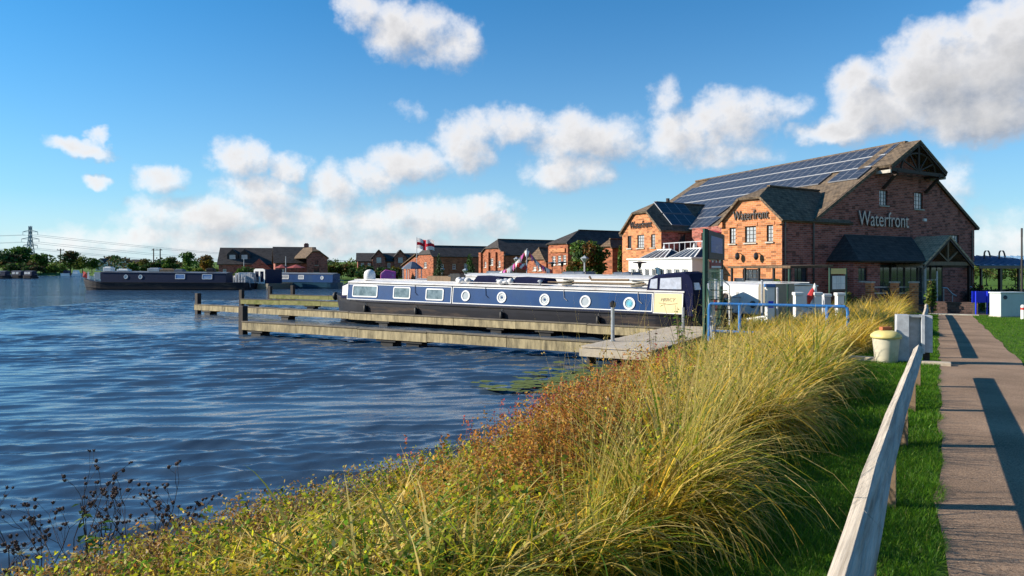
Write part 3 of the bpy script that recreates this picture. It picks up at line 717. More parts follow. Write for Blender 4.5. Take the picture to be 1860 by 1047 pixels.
# balcony between the wings
bw_ = MB(); 
A0 = Vector((lC[0], lC[1], 0))+L3_*.2; 
bp_ = Plane((10.9, 51.5), (1.9, -7.6)); 
zb0, zb1 = 3.55, 4.55
e0 = at(1200, 461, 51.2); e1 = at(1310, 457, 44.2); bpl = Plane(e0, (e1-e0))
Lb = (Vector((e1.x, e1.y, 0))-bpl.o).length
wb_ = wall(bpl, [(0, 3.62), (Lb, 3.62)], 0); wb_.build('wall', M['brick_orange'], pub)
fl_ = MB(); fl_.prism([bpl.pt(0, 3.62), bpl.pt(Lb, 3.62), bpl.pt(Lb, 3.62, -3.2), bpl.pt(0, 3.62, -3.2)], (0,0,-.2)); fl_.build('balcony_floor', M['concrete'], pub)
bk = MB(); wall(Plane(bpl.pt(0, 0, -2.6), bpl.s), [(0, 5.7), (Lb, 5.7)], 3.6, [(1.2,2.2,3.62,5.3),(3.2,5.2,3.62,5.2)], mb=bk); bk.build('wall', M['brick_red'], pub)
for (a_, b_2) in ((1.2, 2.2), (3.2, 5.2)): window(Plane(bpl.pt(0, 0, -2.6), bpl.s), (a_, b_2, 3.62, 5.25), 3, 3, pub, M['frame_dark'], M['glass'], sill=False)
um = MB(); um.bar(bpl.pt(3.6, 5.3, -1.6), bpl.pt(5.6, 5.05, -.8), .9, .12); um.build('awning', M['red'], pub)
br_ = MB()
for i in range(11): br_.bar(bpl.pt(.3+i*(Lb-.5)/10, 3.62, -.12), bpl.pt(.3+i*(Lb-.5)/10, 4.55, -.12), .05)
br_.bar(bpl.pt(.2, 4.55, -.12), bpl.pt(Lb-.1, 4.55, -.12), .06); br_.bar(bpl.pt(.2, 3.85, -.12), bpl.pt(Lb-.1, 3.85, -.12), .04)
br_.build('balcony_railing', M['steel_blue'], pub)
# chimney pot on the ridge of the far wing
fp = MB(); fp.lathe([(.16,0),(.2,.3),(.14,.35),(.14,.6)], at(1213, 370, 55.5)-Vector((0,0,.2)), 8); fp.build('flue', M['tiles_dark'], pub)
# downpipes
for px_, pl_, yy in ((1424, psw, 5.5), (1476, psw, 5.5), (1764, G, 5.5)):
    s_, _ = pl_.hit(px_, 450); dp = MB(); dp.tube([pl_.pt(s_, .2, .08), pl_.pt(s_, yy, .08)], .05, 6); dp.build('downpipe', M['letters'], pub)
# wall lamps on the sunlit wing
for px_ in (1345, 1379):
    s_, z_ = pfw.hit(px_, 468)
    lm = MB(); lm.bar(pfw.pt(s_, z_+.25, 0), pfw.pt(s_, z_+.25, .28), .04); lm.lathe([(.03,.3),(.12,.22),(.14,.0),(.08,-.12),(.02,-.16)], pfw.pt(s_, z_, .28), 6); lm.build('wall_lantern', M['letters'], pub)
# ------------------------------------------------------------------ the entrance block and porch (part of the pub)
q2 = 1.89; qb = .02
PF = Plane(G.pt(0, 0, q2), (.849, .528))                       # plane of the porch front
sa = PF.hit(1718, 428)[0]; hw = 2.9; zr_, ze_ = zat(428, PF.pt(sa, 0).y), 3.16
eL = PF.hit(1556, 473); s_l = eL[0]
lt_ = MB(); slab(lt_, [G.pt(s_l-.1, 3.22, q2+.25), G.pt(sa-hw+.3, 3.22, q2+.25), G.pt(sa-.6, zr_-.05, qb), G.pt(s_l+1.7, zr_-.05, qb)], .12); lt_.build('lean_to_roof', M['tiles_dark'], pub)
if False: lt_ = MB(); slab(lt_, [G.pt(s_l+1.7, zr_-.06, qb-.01), G.pt(sa+.2, zr_-.06, qb-.01), G.pt(sa+.2, 4.7, .02), G.pt(s_l+1.7, 4.7, .02)], .1); lt_ = None
lt_ = MB(); slab(lt_, [G.pt(s_l-.1, 3.225, q2+.25), G.pt(s_l+1.7, zr_-.045, qb), G.pt(s_l-.1, 3.225, .02)], .12); lt_.build('lean_to_roof', M['tiles_dark'], pub)
wl1 = MB(); sw0, sw1 = PF.hit(1558, 490)[0], PF.hit(1606, 490)[0]
hw_ = [PF.rect(1566.5, 487, 1583, 511)]
wall(Plane(G.pt(0,0,q2-.25), (.849,.528)), [(sw0, 3.2), (sw1, 3.2)], 0, hw_, mb=wl1)
wl1.poly([G.pt(sw0, 0, q2-.25), G.pt(sw0, 3.2, q2-.25), G.pt(sw0, 3.2), G.pt(sw0, 0)]); wl1.poly([G.pt(sw1, 0, q2-.25), G.pt(sw1, 3.2, q2-.25), G.pt(sw1, 3.2), G.pt(sw1, 0)])
wl1.build('wall', M['brick_red'], pub)
window(Plane(G.pt(0,0,q2-.25), (.849,.528)), hw_[0], 2, 2, pub, M['frame_dark'], M['glass'])
# glazed screen between the block and the porch, and doors behind the porch
gl = Plane(G.pt(0,0,.5), (.849,.528))
for i in range(6):
    s0 = sw1+.1+i*(sa+hw-.4-sw1)/6; s1 = sw1+.1+(i+1)*(sa+hw-.4-sw1)/6-.08
    window(gl, (s0, s1, .35, 3.0), 2, 3, pub, M['frame_dark'], M['glass'], sill=False)
for sgn in (-1, 1):
    pb = MB(); e = sa+sgn*(hw+.2); kz = (zr_-ze_)/hw
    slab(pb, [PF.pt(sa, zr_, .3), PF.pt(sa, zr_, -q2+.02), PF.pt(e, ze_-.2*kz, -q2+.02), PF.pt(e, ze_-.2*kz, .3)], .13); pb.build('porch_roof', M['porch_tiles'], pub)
    bb = MB(); bb.bar(PF.pt(sa, zr_-.2, .24), PF.pt(sa+sgn*(hw+.15), ze_-.3, .24), .07, .24); bb.build('barge_board', M['dark_wood'], pub)
    ps_ = MB(); ps_.bar(PF.pt(sa+sgn*(hw-.15), .85 if sgn < 0 else .25, .1), PF.pt(sa+sgn*(hw-.15), ze_-.15, .1), .16); ps_.build('porch_post', M['concrete' if sgn < 0 else 'dark_wood'], pub)
    fb = MB(); fb.bar(PF.pt(sa+sgn*(hw+.12), ze_-.27, .28), PF.pt(sa+sgn*(hw+.12), ze_-.27, -q2+.1), .05, .14); fb.build('fascia', M['concrete'], pub)
tr = MB(); tr.bar(PF.pt(sa-hw, ze_-.08, .1), PF.pt(sa+hw, ze_-.08, .1), .14, .24); tr.bar(PF.pt(sa, ze_, .1), PF.pt(sa, zr_-.2, .1), .13)
for sgn in (-1, 1): tr.bar(PF.pt(sa+sgn*.08, ze_+.1, .1), PF.pt(sa+sgn*1.25, ze_+.72, .1), .1)
tr.build('truss', M['wood_post'], pub)
rw_ = MB(); rw_.obox(uv(46.6, .85, .58), E3*1.05, D3*.12, Vector((0,0,.33))); rw_.build('ramp_wall', M['paving'], pub)
for k, sx_ in enumerate((PF.hit(1700, 520)[0], PF.hit(1750, 525)[0])):
    hr = MB(); hr.tube([PF.pt(sx_, 1.55, .4), PF.pt(sx_+.35, 1.5, .5), PF.pt(sx_+.8, 1.12, .6), PF.pt(sx_+1.25, 1.0, .6)], .05, 6)
    hr.bar(PF.pt(sx_+.1, .3, .42), PF.pt(sx_+.1, 1.5, .42), .04); hr.bar(PF.pt(sx_+.8, .3, .6), PF.pt(sx_+.8, 1.08, .6), .04); hr.build('handrail', M['steel'], pub)
dpst = MB(); sx_ = PF.hit(1687, 490)[0]; dpst.tube([PF.pt(sx_, .5, .5), PF.pt(sx_, 2.6, .5)], .05, 6); dpst.bar(PF.pt(sx_-1.2, 2.05, .5), PF.pt(sx_+.05, 2.05, .5), .04); dpst.build('porch_rail', M['steel'], pub)
# ------------------------------------------------------------------ terrace with the blue sheet roof
TP = Plane(G.pt(GW*.93, 0, .6), (.93, .37))
ter = empty('covered_terrace', TP.pt(4, .26), 'open terrace under a low blue sheet metal roof beside the pub', 'terrace')
rb = MB(); slab(rb, [TP.pt(-.2, 3.0, .5), TP.pt(13, 3.0, .5), TP.pt(13, 3.75, -3.5), TP.pt(-.2, 3.75, -3.5)], .1); rb.build('roof', M['blue_roof'], ter)
for i in range(16):
    sb = MB(); sb.bar(TP.pt(.3+i*.8, 3.03, .48), TP.pt(.3+i*.8, 3.78, -3.45), .05, .06); sb.build('seam', M['blue_roof'], ter)
fb = MB(); fb.bar(TP.pt(-.2, 2.86, .46), TP.pt(13, 2.86, .46), .06, .22); fb.build('fascia', M['letters'], ter)
for i in range(7):
    pp = MB(); pp.bar(TP.pt(.4+i*2.0, .26, .2), TP.pt(.4+i*2.0, 2.85, .2), .2 if i % 2 else .14); pp.build('post', M['letters'], ter)
lw_ = MB(); lw_.obox(TP.pt(6, .75, .1), TP.s*6.6, Vector((0,0,.5)), TP.n*.12); lw_.build('low_wall', M['dark_wood'], ter)
bb = MB(); bb.obox(TP.pt(5.7, 1.95, .05), TP.s*.35, Vector((0,0,.7)), TP.n*.03); bb.build('banner', M['blue_roof'], ter)
for k, xx in enumerate((1793, 1820)):
    hp = MB(); D_ = 54; pts = [at(xx-5, 471, D_), at(xx-5, 461, D_)]+[at(xx-.5-4.5*math.cos(t_), 461-5.5*math.sin(t_), D_) for t_ in [i*math.pi/6 for i in range(1, 6)]]+[at(xx+4.5, 462, D_), at(xx+6, 468, D_)]
    hp.tube(pts, .06, 5); hp.build('hoop_lamp', M['letters'], ter)
# ------------------------------------------------------------------ white conservatory
cr, cl = at(1257, 470, 43.5), at(1142, 474, 50.5)
CP = Plane(cl, (cr-cl)); cL = (Vector((cr.x, cr.y, 0))-CP.o).length
con = empty('conservatory', CP.pt(cL/2, .3, -1.5), 'white framed conservatory with glass roof lanterns in front of the pub', 'conservatory')
cs = Plane(cr, (.849, .528)); 
holes = [(.35+i*(cL-.5)/8, .35+(i+1)*(cL-.5)/8-.28, .9, 2.75) for i in range(8)]
wall(CP, [(0, 3.36), (cL, 3.36)], .2, holes).build('wall', M['white_paint'], con)
sh2 = [(.5, 1.3, .9, 2.6), (1.7, 2.5, .9, 2.6)]
wall(cs, [(0, 3.36), (3.2, 3.36)], .2, sh2).build('wall', M['white_paint'], con)
for h in holes: window(CP, h, 2, 3, con, M['frame_white'], M['glass'], sill=False, bar=.06)
for h in sh2: window(cs, h, 2, 3, con, M['frame_white'], M['glass'], sill=False, bar=.06)
rf = MB(); rf.prism([CP.pt(-.1, 3.46, .12), CP.pt(cL+.1, 3.46, .12), CP.pt(cL+.1, 3.46, -3.3), CP.pt(-.1, 3.46, -3.3)], (0,0,-.1)); rf.build('flat_roof', M['white_paint'], con)
for k, (a_, b_2) in enumerate(((.8, cL*.52), (cL*.58, cL-.3))):
    ln = MB(); z0, z1 = 3.47, 4.05; c0, c1 = CP.pt(a_+.7, z1, -1.4), CP.pt(b_2-.7, z1, -1.4)
    B4 = [CP.pt(a_, z0, -.4), CP.pt(b_2, z0, -.4), CP.pt(b_2, z0, -2.4), CP.pt(a_, z0, -2.4)]
    ln.poly([B4[0], B4[1], c1, c0]); ln.poly([B4[1], B4[2], c1]); ln.poly([B4[2], B4[3], c0, c1]); ln.poly([B4[3], B4[0], c0])
    lo = ln.build('roof_lantern', M['solar'], con)
    gb = MB()
    for i in range(6):
        f_ = i/5; gb.bar(B4[0].lerp(B4[1], f_), c0.lerp(c1, f_), .05)
    gb.bar(B4[1], c1, .07); gb.bar(B4[0], c0, .07); gb.bar(B4[2], c1, .06); gb.bar(c0, c1, .08); gb.build('glazing_bar', M['frame_white'], lo)
    fn = MB(); fn.lathe([(.05,0),(.09,.1),(.02,.35)], c0.lerp(c1, .5), 6); fn.build('finial', M['white_paint'], lo)
# ------------------------------------------------------------------ timber veranda with a flat canopy against the sunlit wing
va, vb_ = at(1324, 485.5, 39), at(1433, 484.5, 34.5)
VP = Plane(va, (vb_-va)); vL = (Vector((vb_.x, vb_.y, 0))-VP.o).length
ver = empty('veranda', VP.pt(vL/2, .3, -1), 'dark veranda with a flat canopy in front of the sunlit brick wing', 'veranda')
MB().prism([VP.pt(-.1, 2.9), VP.pt(vL+.1, 2.9), VP.pt(vL+.1, 2.95, -2.6), VP.pt(-.1, 2.95, -2.6)], (0,0,-.12)).build('canopy', M['tiles_brown'], ver)
for i in range(5):
    MB().bar(VP.pt(.1+i*(vL-.2)/4, .3, -.12), VP.pt(.1+i*(vL-.2)/4, 2.78, -.12), .1).build('post', M['green_steel'] if i > 3 else M['letters'], ver)
gw = MB(); gw.obox(VP.pt(vL*.4, 1.3, -.3), VP.s*vL*.38, Vector((0,0,.95)), VP.n*.03); gw.build('glass_screen', M['glass'], ver)
MB().bar(VP.pt(.1, 1.3, -.1), VP.pt(vL-.1, 1.3, -.1), .06).build('rail', M['green_steel'], ver)
# ------------------------------------------------------------------ marina buildings behind
GD, GG = Vector((.849, .528, 0)), Vector((-.53, .848, 0))
def far_house(label, xc, D, xl, L, ze, zt, zr, inset, wallm, roofm, front=(), side=(), cat='building', zb=.2, extra=None):
    C = at(xc, HY, D); C.z = 0
    t_ = ((xl-HX)/F*C.y-C.x)/(GG.x-(xl-HX)/F*GG.y)             # gable width from the pixel of its far corner
    b_ = empty('brick_building', (C.x, C.y, .3), label, cat, 'brick marina buildings beyond the boats')
    pf = Plane(C+GG*t_, -GG); ps = Plane(C, GD)
    fh = [pf.rect(*r_) for r_ in front]; sd = [ps.rect(*r_) for r_ in side]
    hip_block(b_, C, GG, t_, L, ze, zt, zr, inset, wallm, roofm, zb, fh, sd, ldir=(GD.x, GD.y))
    for h in fh: window(pf, h, 2, 3, b_, M['frame_white'], M['glass'], bar=.08, mun=.05)
    for h in sd: window(ps, h, 2, 2, b_, M['frame_white'], M['glass'], bar=.08, mun=.05)
    return b_, C, t_, pf, ps
def zat(y, D): return EYE+(HY-y)/F*D
# B3: barn with tall sunlit gable and a lean-to
b3, C3, w3, pf3, ps3 = far_house('brick barn with a dark roof and a narrow sunlit gable below the flag', 787, 118, 757, 14, zat(466, 118), zat(463.5, 120), zat(447.5, 121), .6, M['brick_far'], M['tiles_dark'], front=[(770,477,775,487)], side=[(800,480,806,489),(822,480,828,489),(843,479,849,488)])
lt = MB(); o_ = C3+GG*w3
lt.prism([o_+Vector((0,0,.2)), o_+GG*6+Vector((0,0,.2)), o_+GG*6+Vector((0,0,3.2)), o_+Vector((0,0,4.9))], GD*5); lt.build('lean_to', M['brick_far'], b3)
rb = MB(); slab(rb, [o_-GD*.3+Vector((0,0,5.3)), o_+GD*6+Vector((0,0,5.3)), o_+GG*6.4+GD*6+Vector((0,0,3.3)), o_+GG*6.4-GD*.3+Vector((0,0,3.3))], .15); rb.build('roof', M['tiles_brown'], b3)
# B4: gabled warehouse
b4, C4, w4, pf4, ps4 = far_house('brick warehouse with a pilastered sunlit gable and a wide dark roof', 918, 96, 872, 16, zat(463, 96), zat(452, 98), zat(436, 99), .9, M['brick_far'], M['tiles_dark'], front=[(891,470,897,482),(880,476,884,486),(905,474,909,485)], side=[(930,478,937,488),(950,478,957,488)])
for f_ in (.05, .36, .64, .95):
    MB().obox(pf4.pt(w4*f_, 2.6, .12), pf4.s*.3, Vector((0,0,2.4)), pf4.n*.14).build('pilaster', M['brick_far'], b4)
# low brown-roofed wing between
b45, C45, w45, *_ = far_house('low brick wing with a brown roof between warehouse and hip roofed block', 992, 84, 958, 7, zat(474, 84), zat(473, 84), zat(452, 86), .3, M['brick_far'], M['tiles_brown'], front=[(968,485,974,492),(978,485,984,492)])
# B5: hipped block
b5, C5, w5, pf5, ps5 = far_house('tall brick block with a hipped dark slate roof behind the autumn tree', 1031, 77, 996, 11, zat(442, 77), zat(442.5, 77), zat(420, 80), 2.9, M['brick_far'], M['tiles_dark'], front=[(1003,466,1009,482),(1013,465,1019,481),(1022.5,464,1028,480)], side=[(1040,466,1048,480),(1058,466,1066,480)])
MB().obox(pf5.pt(w5/2, zat(455, 78), .06), pf5.s*w5*.4, Vector((0,0,.22)), pf5.n*.08).build('string_course', M['brick_orange'], b5)
b6, *_ = far_house('low building with a brown roof behind the slim poplar', 1112, 70, 1092, 8, zat(449, 70), zat(449.5, 70), zat(437, 72), .4, M['brick_far'], M['tiles_brown'])
# B1: long dark roofed range across the water
def front_house(label, xl, xr, D, ze, zr, depth, roofm, wallm, wins, halfhip_right=False):
    A, B_ = at(xl, HY, D), at(xr, HY, D*1.02); A.z = B_.z = 0
    pl = Plane(A, B_-A); L = (B_-A).length
    b_ = empty('brick_building', (A.x, A.y, .8), label, 'building', 'brick marina buildings beyond the boats')
    hs_ = [pl.rect(*r_) for r_ in wins]
    wm_ = wall(pl, [(0, ze), (L, ze)], .5, hs_)
    for s_ in (0, L):
        wm_.poly([pl.pt(s_, .5), pl.pt(s_, ze), pl.pt(s_, zr-.1, -depth/2), pl.pt(s_, ze, -depth), pl.pt(s_, .5, -depth)])
    wm_.build('wall', wallm, b_)
    for h in hs_: window(pl, h, 2, 2, b_, M['frame_white'], M['glass'], bar=.1, mun=.05)
    for d0, d1 in ((.3, -depth/2), (-depth-.3, -depth/2)):
        rb = MB(); slab(rb, [pl.pt(-.3, ze-.1, d0), pl.pt(L+.3, ze-.1, d0), pl.pt(L+.3, zr, d1), pl.pt(-.3, zr, d1)], .15); rb.build('roof', roofm, b_)
    return b_, pl, L
b1, pl1, L1 = front_house('long low building with a big dark roof and dormer on the far bank', 397, 500, 137, 3.6, zat(450, 141), 9, M['tiles_dark'], M['brick_red'], [(405,489,411,494),(440,489,446,494)])
dm = MB(); 
for (xd, yd) in ((421, 468), (443, 469)):
    s_, z_ = pl1.hit(xd, yd); c_ = pl1.pt(s_, 5.0, -1.2)
    dm = MB(); dm.prism([c_+pl1.s*-1.0+Vector((0,0,-.9)), c_+pl1.s*1.0+Vector((0,0,-.9)), c_+pl1.s*1.0+Vector((0,0,.5)), c_+Vector((0,0,1.5)), c_+pl1.s*-1.0+Vector((0,0,.5))], -pl1.n*3); dm.build('dormer', M['tiles_dark'], b1)
    wd = MB(); wd.obox(c_+pl1.n*.03+Vector((0,0,-.15)), pl1.s*.55, Vector((0,0,.5)), pl1.n*.03); wd.build('dormer_window', M['glass_pale'], b1)
gb = MB(); s_, _ = pl1.hit(472, 480); c_ = pl1.pt(s_, 0, 1.8)
gb.prism([c_+pl1.s*-2.2+Vector((0,0,.6)), c_+pl1.s*2.2+Vector((0,0,.6)), c_+pl1.s*2.2+Vector((0,0,2.6)), c_+Vector((0,0,4.6)), c_+pl1.s*-2.2+Vector((0,0,2.6))], -pl1.n*4); gb.build('gabled_porch', M['brick_red'], b1)
b1b, pl1b, L1b = front_house('dark roofed brick building with a chimney at the end of the low range', 500, 575, 130, 3.8, zat(448.5, 134), 8.5, M['tiles_dark'], M['brick_red'], [(510,489,516,495)])
ch = MB(); ch.bar(pl1b.pt(pl1b.hit(560, 450)[0], 6.2, -4.2), pl1b.pt(pl1b.hit(560, 450)[0], zat(443, 134), -4.2), .9, .9); ch.bar(pl1b.pt(pl1b.hit(560, 450)[0], zat(443, 134), -4.2), pl1b.pt(pl1b.hit(560, 450)[0], zat(441.5, 134), -4.2), .6, .6); ch.build('chimney', M['brick_red'], b1b)
gp_ = Plane(at(557, HY, 126), (at(595, HY, 128)-at(557, HY, 126))); gL = (at(595, HY, 128)-at(557, HY, 126)).length
gw_ = empty('brick_building', gp_.pt(gL/2, .8), 'shaded brick gable wing right of the chimney on the far bank', 'building', 'brick marina buildings beyond the boats')
zeg, ztg = zat(468, 127), zat(458, 127)
hh = [gp_.rect(572, 473.5, 578, 482), gp_.rect(570, 487, 580, 495)]
wm_ = wall(gp_, [(0, zeg), (gL*.28, ztg), (gL*.6, ztg), (gL, zeg)], .5, hh)
wm_.poly([gp_.pt(gL, .5), gp_.pt(gL, zeg), gp_.pt(gL, zeg, -8), gp_.pt(gL, .5, -8)]); wm_.build('wall', M['brick_red'], gw_)
for h in hh: window(gp_, h, 2, 2, gw_, M['frame_dark'], M['glass'], bar=.1, mun=.05)
zrg = zat(449.5, 130)
rb = MB(); slab(rb, [gp_.pt(gL+.25, zeg-.1, .25), gp_.pt(gL*.62, ztg+.15, .25), gp_.pt(gL*.45, zrg, -2.5), gp_.pt(gL*.45, zrg, -8), gp_.pt(gL+.25, zeg-.1, -8)], .15); rb.build('roof', M['tiles_brown'], gw_)
rb = MB(); slab(rb, [gp_.pt(-.25, zeg-.1, .25), gp_.pt(gL*.26, ztg+.15, .25), gp_.pt(gL*.45, zrg, -2.5), gp_.pt(gL*.45, zrg, -8), gp_.pt(-.25, zeg-.1, -8)], .15); rb.build('roof', M['tiles_brown'], gw_)
rb = MB(); slab(rb, [gp_.pt(gL*.24, ztg+.15, .26), gp_.pt(gL*.64, ztg+.15, .26), gp_.pt(gL*.45, zrg+.02, -2.5)], .15); rb.build('roof', M['tiles_brown'], gw_)
# B2: terrace with two gables
b2, pl2, L2 = front_house('shaded brick terrace with two pointed gables on the far bank', 650, 764, 155, zat(474, 155), zat(459.5, 158), 9, M['tiles_dark'], M['brick_red'], [(656,478,661,486),(668,478,673,486),(704,478,709,486),(752,478,757,486)])
for xg in (688, 727):
    s_, _ = pl2.hit(xg, 480); c_ = pl2.pt(s_, 0, .7); hw_2 = 1.35
    gb = MB(); gb.prism([c_-pl2.s*hw_2+Vector((0,0,.5)), c_+pl2.s*hw_2+Vector((0,0,.5)), c_+pl2.s*hw_2+Vector((0,0,zat(467,155))), c_+Vector((0,0,zat(454.5,155))), c_-pl2.s*hw_2+Vector((0,0,zat(467,155)))], -pl2.n*5); gb.build('gable', M['brick_red'], b2)
    for sg in (-1, 1):
        rb = MB(); slab(rb, [c_+pl2.n*.3+Vector((0,0,zat(453.3,155))), c_-pl2.n*5+Vector((0,0,zat(453.3,155))), c_-pl2.n*5+pl2.s*sg*(hw_2+.4)+Vector((0,0,zat(469.5,155))), c_+pl2.n*.3+pl2.s*sg*(hw_2+.4)+Vector((0,0,zat(469.5,155)))], .15); rb.build('gable_roof', M['tiles_dark'], b2)
    gwn = MB(); gwn.obox(c_+pl2.n*.03+Vector((0,0,zat(473,155))), pl2.s*.5, Vector((0,0,.6)), pl2.n*.03); gwn.build('gable_window', M['glass_pale'], b2)
# white houses far across
for k, (xc, lab) in enumerate(((182, 'white gabled house by the far trees, nearest the bow of the black boat'), (199, 'white gabled house with dark roof, second from the bow of the black boat'), (222, 'white gabled house with dark roof, last of the row towards the twin poles'))):
    c_ = at(xc, HY, 400); hw_2 = 2.6+.4*k; b_ = empty('white_house', (c_.x, c_.y, 1.2), lab, 'house', 'white houses across the water')
    f_ = Plane((c_.x-hw_2, c_.y), (1, .15))
    wall(f_, [(0, 5.4), (hw_2, 8.0), (2*hw_2, 5.4)], 1, [(hw_2*.6, hw_2*1.4, 3.8, 5)]).build('wall', M['white_paint'], b_)
    MB().obox(f_.pt(hw_2, 4.4, -.1), f_.s*hw_2*.38, Vector((0,0,.55)), f_.n*.02).build('window', M['glass'], b_)
    for sg in (0, 1):
        rb = MB(); slab(rb, [f_.pt(hw_2, 8.3, .4), f_.pt(hw_2, 8.3, -9), f_.pt(2*hw_2+.5 if sg else -.5, 5.0, -9), f_.pt(2*hw_2+.5 if sg else -.5, 5.0, .4)], .2); rb.build('roof', M['tiles_dark'], b_)
    sdw = MB(); sdw.obox(f_.pt(2*hw_2+2.5, 3.2, -4), f_.s*2.5, Vector((0,0,2.2)), f_.n*3); sdw.build('side_wing', M['white_paint'], b_)
    rb = MB(); rb.prism([f_.pt(2*hw_2-.2, 5.3, -.6), f_.pt(2*hw_2-.2, 5.3, -7.4), f_.pt(2*hw_2-.2, 7.6, -4)], f_.s*5.6); rb.build('roof', M['tiles_dark'], b_)
# ================================================================== piers, boardwalk
def pier(PL, PR, label, zt=.55, wd=.62, mossy=False, floats=(), piles=(), seg=3.2):
    PL, PR = Vector((PL[0], PL[1], 0)), Vector((PR[0], PR[1], 0))
    p = Plane(PL, PR-PL); L = (PR-PL).length
    e = empty('mooring_pier', (PL.x, PL.y, 0), label, 'pier', 'wooden mooring piers')
    n = max(2, round(L/seg)); r = random.Random(int(L*100))
    m_f = M['wood_moss'] if mossy else M['wood_pier']
    for i in range(n):
        a, b = L*i/n+.012, L*(i+1)/n-.012; dz = r.uniform(-.012, .012)
        for off in (0, -wd):
            fb = MB(); fb.obox(p.pt((a+b)/2, zt-.16+dz, off), p.s*(b-a)/2, Vector((0, 0, .15)), p.n*.035); fb.build('fascia_board', m_f, e)
        tb = MB(); tb.obox(p.pt((a+b)/2, zt+.0+dz*.4, -wd/2), p.s*(b-a)/2, Vector((0, 0, .022)), p.n*(wd/2-.045)); tb.build('deck_board', M['wood_moss'] if mossy else M['wood_pier_top'], e)
        cl = MB(); cl.obox(p.pt((a+b)/2, zt+.035+dz, -.02), p.s*(b-a)/2, Vector((0, 0, .02)), p.n*.075); cl.build('edge_board', M['wood_pier_top'], e)
    eb = MB(); eb.obox(p.pt(-.05, zt-.15, -wd/2), p.s*.04, Vector((0, 0, .15)), p.n*(wd/2)); eb.build('end_board', M['wood_dark'], e)
    for x in floats:
        s, _ = p.hit(x, 560); s = min(max(s, .5), L-.3)
        fl = MB(); fl.box(-.45, -.3, .03, .45, .3, .16); fl.box(-.28, -.24, -.4, .28, .24, .05)
        V = [p.pt(s, 0, -wd/2)+p.s*v[0]+p.n*v[1]+Vector((0, 0, v[2]+.12)) for v in fl.v]; fl.v = [tuple(v) for v in V]
        fl.build('float', M['float_black'], e)
    for (x, top, off) in piles:
        s, z = p.hit(x, top); pb = MB(); c = p.pt(s, 0, off)
        pb.obox(c+Vector((0, 0, (z-1.2)/2)), p.s*.14, p.n*.13, Vector((0, 0, (z+1.2)/2))); pb.build('pile', M['wood_dark'], e, bevel=.015)
    return e, p, L
pier1, pp1, _ = pier((-11.2,29.5), (2.6,21.2), 'nearest mooring pier, pale stained timber running across the water', floats=(462,700,747), piles=((438,556,-.1),))
pier2, pp2, _ = pier((-19.3,43.2), (5.75,26.1), 'long mooring pier alongside the near side of the blue narrowboat', floats=(374,515,694,899,988), piles=((357,533,-.1),))
pier3, pp3, _ = pier((-19.4,50.8), (-9.5,45.9), 'mossy pier behind the bow of the blue narrowboat', mossy=True, floats=(455,562), piles=((437,527,-.1),))
pier4, pp4, _ = pier((-20.3,59.5), (-9.0,54.0), 'farthest mossy pier with two posts by the far boats', mossy=True, floats=(508,), piles=((489,520,-.1),(524,519,-.5)))
# boardwalk of planks along the bank joining the piers
bw0, bw1 = 18.2, 26.6; vL, vR = -8.65, -6.55
bwk = empty('boardwalk', uv(22, -7.6, .3), 'pale plank boardwalk along the bank joining the piers', 'boardwalk')
n_ = 62
pk0 = None; r = random.Random(5)
for i in range(n_):
    u = bw0+(bw1-bw0)*(i+.5)/n_; hw_2 = (bw1-bw0)/n_/2-.006
    if pk0 is None:
        b_ = MB(); b_.obox((0,0,0), D3*hw_2, E3*(vR-vL)/2, Vector((0,0,.02))); o = pk0 = b_.build('plank', M['wood_deck'], bwk, local=True)
    else: o = pk0.copy(); sc.collection.objects.link(o)
    o.location = uv(u, (vL+vR)/2+r.uniform(-.02,.02), .575+r.uniform(-.003,.003))-root_org(bwk)
for vv in (vL+.03, vR-.03):
    b_ = MB(); b_.bar(uv(bw0, vv, .42), uv(bw1, vv, .42), .07, .22); b_.build('side_beam', M['wood_pier'], bwk)
b_ = MB(); b_.bar(uv(bw0-.04, vL, .43), uv(bw0-.04, vR, .43), .07, .22); b_.build('side_beam', M['wood_deck'], bwk)
for u in (18.5, 20.6, 23, 25):
    for vv in (vL+.2, vR-.2): b_ = MB(); b_.bar(uv(u, vv, -1), uv(u, vv, .36), .2); b_.build('support_post', M['wood_dark'], bwk)
# mooring posts
def post_thing(name, P, h, r_, m, label, cat, head=True, group=None):
    e = empty(name, P, label, cat, group)
    MB().lathe([(r_*1.5,0),(r_*1.5,.03),(r_,.035),(r_,h)], P, 8).build('post', m, e)
    if head: MB().lathe([(r_*1.05,h),(r_*1.7,h+.03),(r_*1.7,h+.14),(r_*.6,h+.2)], P, 8).build('cap', M['letters'], e)
    return e
P_ = gp(1113, 620, .595); post_thing('mooring_post', P_, 1.02, .055, M['steel'], 'galvanised mooring post with black head on the end of the boardwalk', 'post')
P_ = gp(1241, 604, .595); post_thing('mooring_post', P_, .85, .05, M['steel'], 'short pale post at the stern of the blue narrowboat', 'post', head=False)
